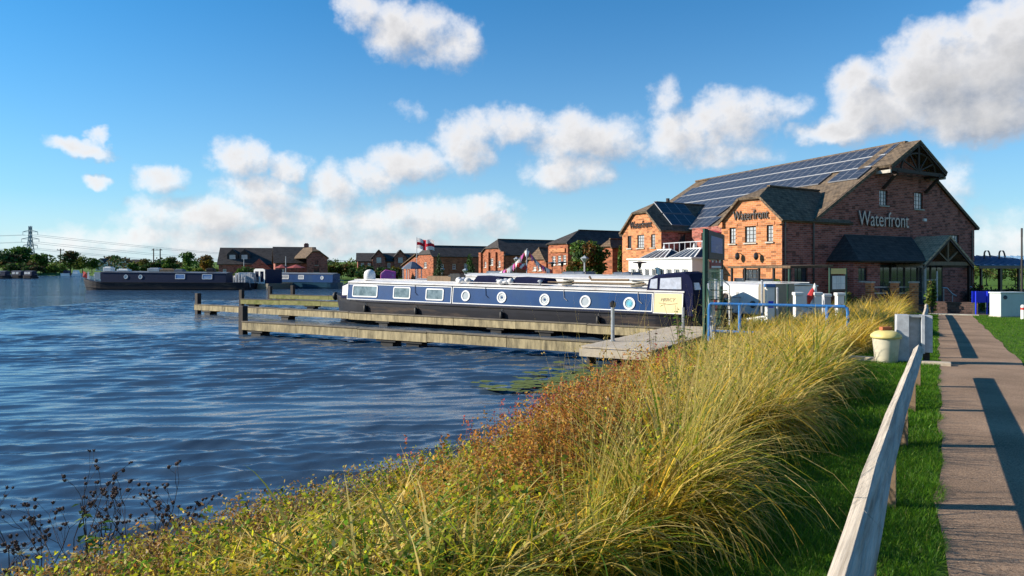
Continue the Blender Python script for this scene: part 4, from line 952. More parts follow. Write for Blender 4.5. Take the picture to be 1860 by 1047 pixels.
# ================================================================== narrowboats
def narrowboat(label, stern, bow, mats, gun=(.8,.85), roof=(1.75,1.85), beam=2.08, xs=2.6, xe=None, near=1, cat='narrowboat', group='boats moored in the marina', bowlen=3.2, sheer=.32, lw=.1):
    """local x from stern to bow, near = +1 when the seen side is local +y"""
    S_, B_ = Vector((stern[0], stern[1], 0)), Vector((bow[0], bow[1], 0)); d = B_-S_; L = d.length; rz = math.atan2(d.y, d.x)
    e = empty('narrowboat', S_, label, cat, group, rz=rz)
    hb = beam/2; xe = xe or L-bowlen
    g_ = lambda x: gun[0]+(gun[1]-gun[0])*x/L+(sheer*max(0, (x-(L-bowlen))/bowlen)**1.6)
    rf = lambda x: roof[0]+(roof[1]-roof[0])*x/L
    secs = []
    k0_ = min(1., (L-bowlen)*.6/2.5)
    for x in [q*k0_ for q in (0, .15, .45, .9, 1.4, 2.5)]+[2.5*k0_+(L-bowlen-2.5*k0_)*i/6 for i in range(1, 7)]+[L-bowlen*(1-f) for f in (.2,.4,.55,.7,.82,.92,1)]:
        if x < 1.4: hw_ = hb*(.62+.38*math.sin(min(1, x/1.4)*math.pi/2))
        elif x <= L-bowlen: hw_ = hb
        else: hw_ = hb*max(.02, max(0., math.cos((x-(L-bowlen))/bowlen*math.pi/2))**.75)
        secs.append((x, hw_))
    hm = MB(); rings = []
    for x, hw_ in secs:
        k = max(0, (x-(L-bowlen))/bowlen); xb = x-k*k*.55
        gz = g_(x); rings.append([(xb, hw_*.86, -.4), (x-k*k*.3, hw_*.97, .12), (x, hw_, gz-.22), (x, hw_, gz), (x, -hw_, gz), (x, -hw_, gz-.22), (x-k*k*.3, -hw_*.97, .12), (xb, -hw_*.86, -.4)])
    for rg in rings: hm.v += rg
    for i in range(len(rings)-1):
        for j in range(8): hm.f.append((i*8+j, (i+1)*8+j, (i+1)*8+(j+1) % 8, i*8+(j+1) % 8))
    hm.f += [tuple(range(8)), tuple(range(len(hm.v)-1, len(hm.v)-9, -1))]
    hm.build('hull', mats['hull'], e, local=True, fixn=True)
    for zf, dz in ((.5, 0), (.0, 0)):                          # rubbing strakes
        for sg in (-1, 1):
            pts = [(x+.0, sg*(hw_+.015), (g_(x)-.03) if zf else .2+.25*max(0,(x-(L-bowlen))/bowlen)) for x, hw_ in secs[2:-1]]
            MB().tube(pts, .035, 5).build('rubbing_strake', mats.get('strake', mats['hull']), e, local=True)
    # cabin with inward leaning sides
    wb, wt = hb-.1, hb-.1-lw
    side = lambda x, f, off=0, sg=near: Vector((x, sg*(wb+(wt-wb)*f+off), g_(min(x, L-bowlen))+(rf(x)-g_(min(x, L-bowlen)))*f))
    cm = MB(); 
    for x in (xs, xe): cm.v += [side(x, 0, 0, 1), side(x, 1, 0, 1), side(x, 1, 0, -1), side(x, 0, 0, -1)]
    cm.v = [tuple(v) for v in cm.v]
    cm.f = [(0,1,2,3), (7,6,5,4), (0,4,5,1), (3,2,6,7), (0,3,7,4)]
    cm.build('cabin', mats['cabin'], e, local=True, fixn=True)
    rm = MB(); N = 7
    for x in (xs-.05, xe+.08):
        for i in range(N):
            f = i/(N-1)*2-1; rm.v.append((x, f*(wt+.05), rf(x)+.09*(1-f*f)+.012))
        for i in range(N-1, -1, -1):
            f = i/(N-1)*2-1; rm.v.append((x, f*(wt+.05), rf(x)+.09*(1-f*f)-.045))
    K = 2*N; rm.f = [tuple(range(K)), tuple(range(2*K-1, K-1, -1))]+[(i, (i+1) % K, K+(i+1) % K, K+i) for i in range(K)]
    rm.build('roof', mats['roof'], e, local=True, fixn=True)
    for sg in (-1, 1):
        MB().tube([Vector((x, sg*(wt-.12), rf(x)+.13)) for x in (xs+.3, (xs+xe)/2, xe-.2)], .018, 5).build('grab_rail', mats.get('rail', mats['roof']), e, local=True)
    # stern rail and tiller
    MB().tube([(-.55, 0, .3), (-.45, 0, g_(0)+.25), (.2, 0, g_(0)+.35), (.9, .05*near, g_(0)+.38)], .03, 6).build('tiller', M['steel'], e, local=True)
    rd = MB(); rd.box(-.75, -.02, -.3, -.35, .02, .4); rd.build('rudder', mats['hull'], e, local=True)
    return dict(e=e, L=L, side=side, g=g_, rf=rf, hb=hb, near=near, xs=xs, xe=xe, S=S_, d=d.normalized(), wt=wt)
def round_rect(x0, x1, f0, f1, rx, rf_, n=4):
    out = []
    for cx, cf, a0 in ((x1-rx, f1-rf_, 0), (x0+rx, f1-rf_, 90), (x0+rx, f0+rf_, 180), (x1-rx, f0+rf_, 270)):
        for i in range(n+1):
            a = R(a0+90*i/n); out.append((cx+rx*math.cos(a), cf+rf_*math.sin(a)))
    return out
def oval(cx, cf, rx, rf_, n=20): return [(cx+rx*math.cos(6.2832*i/n), cf+rf_*math.sin(6.2832*i/n)) for i in range(n)]
def ring(b, outer, inner, o0, o1):
    mb = MB(); n = len(outer); sd = b['side']
    for lp, off in ((outer, o0), (outer, o1), (inner, o1), (inner, o0)): mb.v += [tuple(sd(x, f, off)) for x, f in lp]
    for k in range(3):
        for i in range(n): mb.f.append((k*n+i, k*n+(i+1) % n, (k+1)*n+(i+1) % n, (k+1)*n+i))
    return mb
def disc(b, lp, off):
    mb = MB(); mb.v = [tuple(b['side'](x, f, off)) for x, f in lp]; mb.v += [tuple(b['side'](x, f, off-.012)) for x, f in lp]; n = len(lp)
    mb.f = [tuple(range(n)), tuple(range(2*n-1, n-1, -1))]+[(i, i+n, (i+1) % n+n, (i+1) % n) for i in range(n)]
    return mb
def boat_window(b, x0, x1, f0, f1, fw=.05, frame=None, glass=None):
    h = b['rf'](x0)-b['g'](x0); ff = fw/h
    o = round_rect(x0, x1, f0, f1, .09, .09/h); i = round_rect(x0+fw, x1-fw, f0+ff, f1-ff, .05, .05/h)
    w_ = ring(b, o, i, .0, .03).build('window', frame or M['frame_white'], b['e'], local=True, fixn=True)
    disc(b, i, .012).build('pane', glass or M['glass_boat'], w_, local=True, fixn=True)
    tb = ring(b, round_rect(x0+fw, x1-fw, f0+ff, f1-ff, .05, .05/h), round_rect(x0+fw+.02, x1-fw-.02, f0+ff+.02/h, f1-ff-.02/h, .04, .04/h), .012, .02)
    return w_
def porthole(b, cx, cf, r_, inner=None, blue=False):
    h = b['rf'](cx)-b['g'](cx)
    w_ = ring(b, oval(cx, cf, r_, r_/h), oval(cx, cf, r_*.74, r_*.74/h), 0, .035).build('porthole', M['frame_white'], b['e'], local=True, fixn=True)
    disc(b, oval(cx, cf, r_*.75, r_*.75/h), .012).build('pane', M['port_glass'], w_, local=True, fixn=True)
    if inner:
        ring(b, oval(cx, cf, r_*.55, r_*.55/h), oval(cx, cf, r_*.44, r_*.44/h), .012, .02).build('inner_ring', M['port_blue'] if blue else M['frame_white'], w_, local=True, fixn=True)
        disc(b, oval(cx, cf, r_*(.36 if blue else .2), r_*(.36 if blue else .2)/h, 12), .024).build('centre_disc', M['port_blue'] if blue else M['boat_blue'], w_, local=True, fixn=True)
    return w_
def coach_panel(b, x0, x1, f0, f1, m, line=.035):
    h = b['rf'](x0)-b['g'](x0)
    pn = disc(b, [(x0, f0), (x1, f0), (x1, f1), (x0, f1)], .006).build('side_panel', m, b['e'], local=True, fixn=True)
    o = [(x0, f0), (x1, f0), (x1, f1), (x0, f1)]; i = [(x0+line, f0+line/h), (x1-line, f0+line/h), (x1-line, f1-line/h), (x0+line, f1-line/h)]
    ring(b, o, i, 0, .012).build('coach_line', M['frame_white'], pn, local=True, fixn=True)
    return pn
# ---- the long blue narrowboat
off2 = .85+1.04
ax = (pp2.s); back = -pp2.n
lineP = Plane(pp2.pt(0, 0, -.85-.10), pp2.s)                    # its near cabin side
sB, _ = lineP.hit(588, 548); sS, _ = lineP.hit(1256, 560)
bowP, sternP = lineP.pt(sB, 0, -.94), lineP.pt(sS, 0, -.94)
LB = sS-sB
bmats = dict(hull=M['hull_black'], cabin=M['boat_navy'], roof=M['roof_white'], rail=M['roof_white'], strake=M['hull_black'])
blue = narrowboat('long royal blue narrowboat with white portholes and a navy canopy at its stern', sternP, bowP, bmats, gun=(1.03,1.12), roof=(1.90,2.10), xs=.35, xe=LB-1.9, near=1 if Vector((-pp2.s.y, pp2.s.x)).length else 1)
def bxz(x, y):
    s, z = lineP.hit(x, y); return sS-s, z
def bf(x, y):
    lx, z = bxz(x, y); return lx, (z-blue['g'](lx))/(blue['rf'](lx)-blue['g'](lx))
# local +y points where? x axis runs to the bow; the seen side is the side towards the camera
xdir = blue['d']; ydir = Vector((-xdir.y, xdir.x, 0))
assert ydir.dot(Vector((0,0,0))-blue['S']) > 0
for (xa, xb) in ((630, 819), (821, 1184.5)):
    l0, _ = bf(xb, 560); l1, _ = bf(xa, 530); coach_panel(blue, l0, l1, .07, .90, M['boat_blue'])
for (xa, ya, xb, yb) in ((639.5,517,685,540), (713.5,521,744.5,543), (772.5,524,805,546)):
    l1, f1 = bf(xa, ya); l0, _ = bf(xb, ya); _, f0 = bf((xa+xb)/2, yb); boat_window(blue, l0, l1, max(.13, f0), min(.84, f1), .06)
for i, (xp, yp) in enumerate(((845,537.5),(910.5,540.5),(988.5,544.5),(1062.5,547.8),(1142.5,551.6))):
    l, f = bf(xp, yp); porthole(blue, l, f, .25, inner=i in (1, 2, 4), blue=i == 4)
# cream panel with the boat's name
l0, _ = bf(1239, 555); l1, _ = bf(1187, 555)
cp = disc(blue, [(l0, .04), (l1, .04), (l1, .90), (l0, .90)], .02).build('name_panel', M['cream'], blue['e'], local=True, fixn=True)
ring(blue, [(l0-.02, .02), (l1+.02, .02), (l1+.02, .92), (l0-.02, .92)], [(l0+.01, .05), (l1-.01, .05), (l1-.01, .89), (l0+.01, .89)], 0, .03).build('panel_edge', M['frame_white'], cp, local=True, fixn=True)
def boat_text(b, s, x_left, x_right, f, parent, m, squash=1.0):
    cu = bpy.data.curves.new('lettering', 'FONT'); cu.body = s; cu.extrude = .004; cu.size = 1; cu.shear = .25
    o = bpy.data.objects.new('lettering', cu); sc.collection.objects.link(o)
    me = bpy.data.meshes.new_from_object(o.evaluated_get(bpy.context.evaluated_depsgraph_get())); bpy.data.objects.remove(o)
    V = np.empty(len(me.vertices)*3); me.vertices.foreach_get('co', V); V = V.reshape(-1, 3)
    k = (x_left-x_right)/(V[:, 0].max()-V[:, 0].min())
    P0 = b['side'](x_left, f, .026); up = (b['side'](x_left, f+.5, .026)-P0).normalized()
    W = np.array(P0)+((V[:, 0]-V[:, 0].min())*k)[:, None]*np.array((-1, 0, 0))+(V[:, 1]*k*squash)[:, None]*np.array(up)+V[:, 2][:, None]*np.array((0, b['near'], 0))
    me.vertices.foreach_set('co', W.ravel()); me.update(); me.materials.clear(); me.materials.append(m)
    o = bpy.data.objects.new('lettering', me); sc.collection.objects.link(o); o.parent = parent
boat_text(blue, 'MERCY', l1-.28, l0+.28, .56, cp, M['letters_faint'], 1.0)
MB().tube([blue['side'](l1-.2, .48, .03), blue['side']((l0+l1)/2, .42, .03), blue['side'](l0+.2, .48, .03)], .008, 4).build('scroll', M['letters_faint'], cp, local=True)
# navy canopy
def prof_local(pts): return [bxz(x, y) for x, y in pts]
hp = prof_local([(1171,537),(1177,508),(1186,500),(1204,497),(1242,493.5),(1250,497),(1256,509),(1258,537)])
sg = blue['near']; wc = blue['wt']
cv = MB(); n = len(hp)
for yy, dz in ((wc+.02, -.08), (wc*.75, .0), (-wc*.75, .0), (-wc-.02, -.08)):
    for i, (x, z) in enumerate(hp): cv.v.append((x, sg*yy, z+(dz if 0 < i < n-1 and i not in (1,) else 0)))
for k in range(3):
    for i in range(n-1): cv.f.append((k*n+i, k*n+i+1, (k+1)*n+i+1, (k+1)*n+i))
cv.f += [tuple(range(n)), tuple(range(4*n-1, 3*n-1, -1))]
cvo = cv.build('canopy', M['canvas'], blue['e'], local=True, fixn=True, smooth=False)
for pts in (((1178.5,524),(1181,508),(1193,506),(1192.5,525)), ((1197,525.5),(1198.5,506),(1236,504),(1236.5,526))):
    q_ = prof_local(pts); wv_ = MB(); wv_.prism([(x, sg*(wc+.028), z) for x, z in q_], (0, sg*.012, 0)); wv_.build('canopy_window', M['vinyl'], cvo, local=True)
wv_ = MB(); xr = hp[-2][0]
wv_.prism([(xr-.04, sg*.75, hp[-1][1]+.2), (xr-.04, sg*.15, hp[-1][1]+.2), (xr+.06, sg*.15, hp[-2][1]-.05), (xr+.06, sg*.70, hp[-2][1]-.05)], (-.05, 0, 0)); wv_.build('canopy_window', M['vinyl'], cvo, local=True)
zt_ = hp[-1][1]; sk = MB(); sk.box(-.02, -wc-.02, blue['g'](0)-.05, .36, wc+.02, zt_+.02); sk.build('stern_cover', M['canvas'], blue['e'], local=True)
# bow cover, well deck front, fender
xe_ = blue['xe']; bc = MB(); r0 = blue['rf'](xe_); g0 = blue['g'](xe_)
for (x, w_, zt2) in ((xe_+.01, blue['wt']+.02, r0+.06), (xe_+.7, blue['wt']-.1, r0-.14), (xe_+1.2, .35, g0+.35)):
    bc.v += [(x, w_+.05, g0+.05), (x, w_, zt2-.06), (x, w_*.5, zt2), (x, -w_*.5, zt2), (x, -w_, zt2-.06), (x, -w_-.05, g0+.05)]
for i in range(2):
    for j in range(6): bc.f.append((i*6+j, (i+1)*6+j, (i+1)*6+(j+1) % 6, i*6+(j+1) % 6))
bc.f += [(0,1,2,3,4,5), (17,16,15,14,13,12)]
bco = bc.build('bow_cover', M['canvas'], blue['e'], local=True, fixn=True)
V = bc.v; a_, b_, c_, d_ = (Vector(V[i]) for i in (0, 1, 7, 6)); nn = (b_-a_).cross(d_-a_).normalized(); nn = nn if nn.y*sg > 0 else -nn
mixp = lambda u_, v_: a_.lerp(d_, u_).lerp(b_.lerp(c_, u_), v_)+nn*.012
if sg < 0: pass
wv_ = MB(); wv_.prism([mixp(.12, .18), mixp(.85, .18), mixp(.85, .88), mixp(.12, .88)], nn*.01); wv_.build('cover_window', M['white_paint'], bco, local=True)
MB().ball((LB+.12, 0, blue['g'](LB)-.18), .16, .2, .24).build('bow_fender', M['float_black'], blue['e'], local=True, smooth=True)
MB().tube([(LB-.5, 0, blue['g'](LB)-.02), (LB-.5, 0, blue['g'](LB)+.22)], .05, 6).build('bow_bollard', M['letters'], blue['e'], local=True)
# side fenders and mooring lines
for (xp, yp) in ((752,523),(880,532),(1022,540),(1157,545)):
    l, f = bf(xp, yp)
    MB().tube([blue['side'](l, 1.0, .02), blue['side'](l-.05, .55, .03), blue['side'](l-.2, .42, .04)], .012, 4).build('rope', M['concrete'] if xp > 1000 else M['letters'], blue['e'], local=True)
for xp in (668, 760, 915, 1090):
    l = bxz(xp, 560)[0]; c_ = Vector((l, blue['near']*(blue['hb']+.09), blue['g'](l)-.42))
    MB().lathe([(.02,-.24),(.075,-.2),(.085,0),(.075,.2),(.02,.24)], c_, 10).build('fender', M['float_black'], blue['e'], local=True, smooth=True)
    MB().tube([c_+Vector((0,0,.2)), Vector((l, blue['near']*(blue['hb']-.05), blue['g'](l)+.02))], .01, 4).build('fender_rope', M['concrete'], blue['e'], local=True)
# things on its roof
def on_roof(b, x, y, dz=0):                                    # world point on the boat's roof
    z = b['rf'](x)+.1-.0+dz
    return b['S']+b['d']*x+Vector((-b['d'].y, b['d'].x, 0))*y+Vector((0, 0, z))
def lx(x): return bxz(x, 515)[0]
P_ = on_roof(blue, lx(655), .3); MB().lathe([(.28,0),(.30,.05),(.30,.30),(.25,.44),(.14,.52),(.02,.55)], P_, 14).build('satellite_dome', M['white_paint'], smooth=True, label='white satellite dome on the front roof of the blue narrowboat', category='dome')
dX, dY = blue['d'], Vector((-blue['d'].y, blue['d'].x, 0))
for k, (xa, xb, h_, lab) in enumerate(((848,906,.36,'navy canvas covered box on the blue boat roof, nearer the bow'), (918,986,.34,'navy canvas covered box on the blue boat roof, nearer the canopy'))):
    x1_, x0_ = lx(xa), lx(xb); c0 = on_roof(blue, x0_, .62); 
    mb = MB(); L_ = x1_-x0_; pr_ = [c0, c0+dX*L_, c0+dX*(L_-.35)-dY*.0+Vector((0,0,h_)), c0+dX*.15+Vector((0,0,h_*.82))]
    mb.prism([p-dY*.0 for p in pr_], -dY*1.0); mb.build('roof_box', M['canvas'], label=lab, category='roof box', group='covered boxes on the blue boat roof', bevel=.03)
for k, (xp, lab) in enumerate(((913,'white cloth bundle between the two navy roof boxes'), (832,'white cloth bundle heaped on the roof before the first navy box'))):
    c0 = on_roof(blue, lx(xp), .45); mb = MB(); r = random.Random(k)
    for i in range(7): mb.ball(c0+dX*r.uniform(-.45,.45)+dY*r.uniform(-.2,.25)+Vector((0,0,.06+r.uniform(0,.08))), r.uniform(.15,.26), r.uniform(.12,.2), r.uniform(.08,.16), 7, 4)
    mb.build('cloth_bundle', M['roof_white'], smooth=True, label=lab, category='bundle')
c0 = on_roof(blue, lx(772), -.25); mb = MB(); mb.obox(c0+Vector((0,0,.12)), dX*.75, dY*.18, Vector((0,0,.12))); mb.obox(c0+Vector((0,0,.25)), dX*.72, dY*.15, Vector((0,0,.02))); mb.build('planter_box', M['wood_post'], label='low brown planter box on the blue boat roof', category='planter')
c0 = on_roof(blue, lx(800), -.3); mb = MB(); mb.obox(c0+Vector((0,0,.17)), dX*.36, dY*.22, Vector((0,0,.17))); mb.obox(c0+Vector((0,0,.37)), dX*.3, dY*.18, Vector((0,0,.03))); mb.build('black_crate', M['letters'], label='black crate beside the planter on the blue boat roof', category='crate')
pl_ = empty('gang_plank', on_roof(blue, lx(1085), .55, .04), 'brown gang plank and pole lying on the blue boat roof', 'gang plank')
MB().bar(on_roof(blue, lx(1168), .5, .1), on_roof(blue, lx(1003), .5, .1), .28, .05).build('plank', M['wood_deck'], pl_)
MB().tube([on_roof(blue, lx(1170), .75, .16), on_roof(blue, lx(990), .7, .14)], .028, 6).build('pole', M['wood_post'], pl_)
MB().tube([on_roof(blue, lx(1130), .3, .28), on_roof(blue, lx(1062), .35, .26), on_roof(blue, lx(1058), .35, .4)], .05, 6).build('boat_hook', M['wood_post'], pl_)
for xp, lab in ((1152, 'coil of dark rope on the roof just before the navy canopy'), (1025, 'coil of dark rope on the roof beside the gang plank')):
    c0 = on_roof(blue, lx(xp), .6); mb = MB(); pts = [c0+dX*(.26+.03*math.sin(3*t_))*math.cos(t_)+dY*.2*math.sin(t_)+Vector((0,0,.03+.018*t_)) for t_ in [i*.5 for i in range(26)]]
    mb.tube(pts, .03, 5); mb.build('rope_coil', M['letters_grey'], label=lab, category='rope', group='rope coils on the blue boat')
for xp in (900, 976):
    c0 = on_roof(blue, lx(xp), .7); MB().lathe([(.06,0),(.06,.12),(.12,.14),(.10,.2),(.02,.23)], c0, 8).build('roof_vent', M['steel'], label='small steel mushroom vent '+('between the navy roof boxes' if xp == 900 else 'behind the second navy roof box'), category='vent', group='mushroom vents')
# ---- white barge behind it
lp3 = Plane(pp2.pt(0, 0, -4.1), pp2.s)
s0, _ = lp3.hit(838, 510); s1, _ = lp3.hit(1290, 540)
wmats = dict(hull=M['boat_navy'], cabin=M['white_paint'], roof=M['roof_white'], rail=M['steel'])
barge = narrowboat('white topped barge lying behind the blue narrowboat', lp3.pt(s1, 0, -1.2), lp3.pt(s0-2.2, 0, -1.2), wmats, gun=(1.2,1.25), roof=(2.28,2.42), beam=2.6, xs=.6, xe=s1-s0)
coach_panel(barge, .7, 4.2, .0, .38, M['boat_blue'])
for i in range(5): boat_window(barge, 5+i*3, 6+i*3, .3, .7, .05)
# ---- boats with canvas hoods further in
def hood(b, x0, x1, h, m, mw=None):
    w_ = b['wt']; z0 = b['rf'](x0)+.02; mb = MB(); n = 6
    prof = [(x0, 0), (x0+.2, h*.8), (x0+.5, h), (x1-.35, h), (x1-.1, h*.75), (x1, 0)]
    for yy, k in ((w_, .55), (w_*.7, 1.0), (-w_*.7, 1.0), (-w_, .55)):
        for x, z in prof: mb.v.append((x, yy, z0+z*k))
    for k in range(3):
        for i in range(n-1): mb.f.append((k*n+i, k*n+i+1, (k+1)*n+i+1, (k+1)*n+i))
    mb.f += [tuple(range(n)), tuple(range(4*n-1, 3*n-1, -1))]
    o = mb.build('hood', m, b['e'], local=True, fixn=True)
    for i in range(3):
        x = x0+.3+(x1-x0-.6)*i/2
        mb2 = MB(); mb2.tube([(x, w_+.01, z0), (x, w_*.72, z0+h*.97), (x, 0, z0+h*1.02), (x, -w_*.72, z0+h*.97), (x, -w_-.01, z0)], .03, 5); mb2.build('hood_hoop', M['letters_grey'], o, local=True)
    return o
gmats = dict(hull=M['hull_black'], cabin=M['boat_navy'], roof=M['canvas_grey'], rail=M['steel'])
for (off, xa, xb, hx0, hx1, lab, rz_) in ((7.6, 985, 1162, 1098, 1152, 'dark moored boat under a grey canvas hood, in front of the conservatory', 2.1), (10.6, 930, 1080, 1008, 1066, 'dark moored boat under a grey canvas hood, below the autumn tree', 2.15), (15.2, 800, 925, 872, 914, 'dark moored boat under a pale grey hood, below the pilastered gable', 2.15)):
    lp = Plane(pp2.pt(0, 0, -off), pp2.s); s0, _ = lp.hit(xa, 505); s1, _ = lp.hit(xb, 505)
    b = narrowboat(lab, lp.pt(s1, 0, -1), lp.pt(min(s0, s1-12), 0, -1), gmats, gun=(.9,.95), roof=(1.8,1.9), xs=1)
    h0, _ = lp.hit(hx1, 500); h1, _ = lp.hit(hx0, 500); hood(b, s1-h0, s1-h1, .75, M['canvas_grey'])
    for i in range(3): boat_window(b, b['L']*.3+i*1.9, b['L']*.3+i*1.9+1, .3, .75)
    lastb = b
# ---- stern of the white cruiser by the quay
wc_ = narrowboat('white cruiser stern with a black round fender by the quay', (13.0, 31.6), (10.2, 37.5), dict(hull=M['hull_black'], cabin=M['white_paint'], roof=M['white_paint'], rail=M['steel']), gun=(.75,.8), roof=(2.0,2.0), beam=2.4, xs=.2, bowlen=1.8, near=1, cat='boat')
# transom faces the quay
tm = MB(); tp = Plane(at(1313, HY, 32.6), at(1378, HY, 30.9)-at(1313, HY, 32.6)); tL = (at(1378, HY, 30.9)-at(1313, HY, 32.6)); tL.z = 0; tL = tL.length
tro = empty('white_boat', tp.pt(tL/2, 0), 'white boat side with a black porthole and dark stripe, moored beside the veranda', 'boat', 'boats moored in the marina')
z0_, z1_ = .75, 2.05
tm.prism([tp.pt(0, z0_), tp.pt(tL, z0_), tp.pt(tL, z1_), tp.pt(0, z1_)], -tp.n*1.9); tm.build('cabin', M['white_paint'], tro, bevel=.06)
MB().prism([tp.pt(-.1, -.3), tp.pt(tL+1.2, -.3), tp.pt(tL+1.2, z0_-.03), tp.pt(-.1, z0_-.03)], -tp.n*2).build('hull', M['hull_black'], tro)
MB().prism([tp.pt(tL+.02, z0_), tp.pt(tL+.4, z0_), tp.pt(tL+.4, z1_+.05), tp.pt(tL+.02, z1_+.05)], -tp.n*1.9).build('cabin_end', M['letters_grey'], tro)
MB().lathe([(.24,0),(.24,.05),(.19,.06),(.19,.02)], tp.pt(.22, 1.45, 0), 16, tp.n).build('porthole', M['letters'], tro)
hk = MB(); hk.tube([tp.pt(.55, 1.5, .05), tp.pt(1.05, 1.5, .05), tp.pt(.98, 1.15, .06), tp.pt(.9, .9, .06)], .02, 5); hk.tube([tp.pt(.85, 1.75, .05), tp.pt(.85, 1.5, .05)], .02, 5); hk.build('boat_hook', M['steel'], tro)
MB().lathe([(.16,0),(.16,.05),(.1,.07)], tp.pt(tL-.3, 1.2, 0), 10, tp.n).build('vent', M['letters'], tro)
bpy.data.objects.remove(wc_['e']) if False else None
# ---- the black boat under way across the basin
kb_ = narrowboat('long black narrowboat with blue windows out on the open water', at(447, HY, 90), at(152, HY, 92), dict(hull=M['hull_black'], cabin=M['boat_navy'], roof=M['canvas_grey'], rail=M['steel']), gun=(.95,1.0), roof=(2.1,2.3), beam=2.1, xs=2.2, bowlen=3, near=1, sheer=.45)
kl = Plane(at(152, HY, 91), at(447, HY, 89)-at(152, HY, 91)); KL = kb_['L']
def kx(x): return KL*(447-x)/(447-152)
for xp in (238, 264.5): porthole(kb_, kx(xp), .55, .27)
for (xa, xb) in ((327, 344.5), (375, 393)): boat_window(kb_, kx(xb), kx(xa), .35, .88, .07, glass=M['poster'])
wsc = MB(); wsc.box(kx(191), -.7, kb_['rf'](0)-.75, kx(180), .85, kb_['rf'](0)+.15); wsc.build('wheelhouse_screen', M['glass_pale'], kb_['e'], local=True)
MB().tube([(kx(172), 0, 1.1), (kx(172), 0, 2.0)], .07, 6).build('bow_post', M['white_paint'], kb_['e'], local=True)
fg = MB(); fg.prism([(kx(160), 0, 1.4), (kx(151), 0, 1.6), (kx(152), 0, 2.4), (kx(158), .1, 2.2)], (0, .08, 0)); fg.build('bow_flag', M['red'], kb_['e'], local=True)
fg = MB(); fg.prism([(kx(164), .1, 1.3), (kx(160), .1, 1.4), (kx(161), .1, 2.3), (kx(163), .1, 2.3)], (0, .08, 0)); fg.build('bow_flag', M['white_paint'], kb_['e'], local=True)
for (xp, w_, h_, m_, nm, lab) in ((201,.55,.5,'white_paint','storage_box','white box on the bow end of the black boat roof'), (229,.75,.25,'white_paint','upturned_dinghy','low white dinghy on the black boat roof'), (285,.8,.42,'glass_pale','roof_hatch','grey glazed hatch in the middle of the black boat roof'), (310,1.0,.34,'wood_post','log_stack','brown stacked logs on the black boat roof'), (330,.6,.3,'canvas_grey','covered_pile','grey covered pile behind the logs on the black boat roof'), (386,.5,.45,'hull_black','storage_box','black box near the stern of the black boat roof')):
    c0 = on_roof(kb_, kx(xp), .2); mb = MB(); mb.obox(c0+Vector((0,0,h_/2)), kb_['d']*w_, Vector((-kb_['d'].y, kb_['d'].x, 0))*.4, Vector((0,0,h_/2))); mb.obox(c0+Vector((0,0,h_+.04)), kb_['d']*w_*.7, Vector((-kb_['d'].y, kb_['d'].x, 0))*.3, Vector((0,0,.05)))
    mb.build(nm, M[m_], label=lab, category=nm.replace('_', ' '), bevel=.08)
# ---- white fronted cruiser and teal boat behind the far piers
tb_ = narrowboat('teal blue narrowboat moored by the far bank behind the piers', at(618, HY, 96), at(452, HY, 101), dict(hull=M['hull_teal'], cabin=M['boat_blue'], roof=M['canvas_grey'], rail=M['steel']), gun=(.85,.9), roof=(1.95,2.05), xs=.6, bowlen=2.5)
def tx(x): return tb_['L']*(618-x)/(618-452)
for (xa, xb) in ((521,534),(551,561)): boat_window(tb_, tx(xb), tx(xa), .35, .85, .07, glass=M['glass_pale'])
porthole(tb_, tx(593), .55, .25)
wf = MB(); wfp = Plane(at(461, HY, 94), at(487, HY, 93)-at(461, HY, 94)); 
cr_ = empty('cabin_cruiser', wfp.pt(1, 0), 'small cruiser with a white framed wheelhouse between the black and teal boats', 'boat', 'boats moored in the marina')
MB().prism([wfp.pt(-1.5, -.3), wfp.pt(2.2, -.3), wfp.pt(2.5, .75), wfp.pt(-1.9, .75)], -wfp.n*5).build('hull', M['letters_grey'], cr_)
wall(wfp, [(0, 2.55), (.3, 2.7), (1.6, 2.7), (1.9, 2.55)], .7, [(.2, .85, .95, 2.35), (1.05, 1.7, .95, 2.35)]).build('wheelhouse', M['white_paint'], cr_)
MB().prism([wfp.pt(.05, .76, -.25), wfp.pt(1.85, .76, -.25), wfp.pt(1.85, 2.6, -.25), wfp.pt(.05, 2.6, -.25)], -wfp.n*3).build('cabin', M['boat_navy'], cr_)
for (xa, xb, lab, m_) in ((421, 446, 'small boat with a pale striped cover at the stern of the black boat', 'roof_white'), (446, 461, 'small open boat with pale rails beside the white framed cruiser', 'steel_blue')):
    q_ = Plane(at(xa, HY, 93.5), at(xb, HY, 93.2)-at(xa, HY, 93.5)); ql = (at(xb, HY, 93.2)-at(xa, HY, 93.5)).length
    b_ = empty('small_boat', q_.pt(ql/2, 0), lab, 'boat', 'boats moored in the marina')
    MB().prism([q_.pt(.2, -.3), q_.pt(ql-.1, -.3), q_.pt(ql+.2, .8), q_.pt(-.2, .8)], -q_.n*4).build('hull', M['hull_black'], b_)
    for i in range(5): 
        s_ = .15+i*(ql-.3)/4; hz = 1.5+.7*math.sin(i/4*2.6+.4)
        MB().prism([q_.pt(s_-.11, .8), q_.pt(s_+.11, .8), q_.pt(s_+.09, hz), q_.pt(s_-.09, hz)], -q_.n*3.2).build('cover_panel', M[m_], b_)
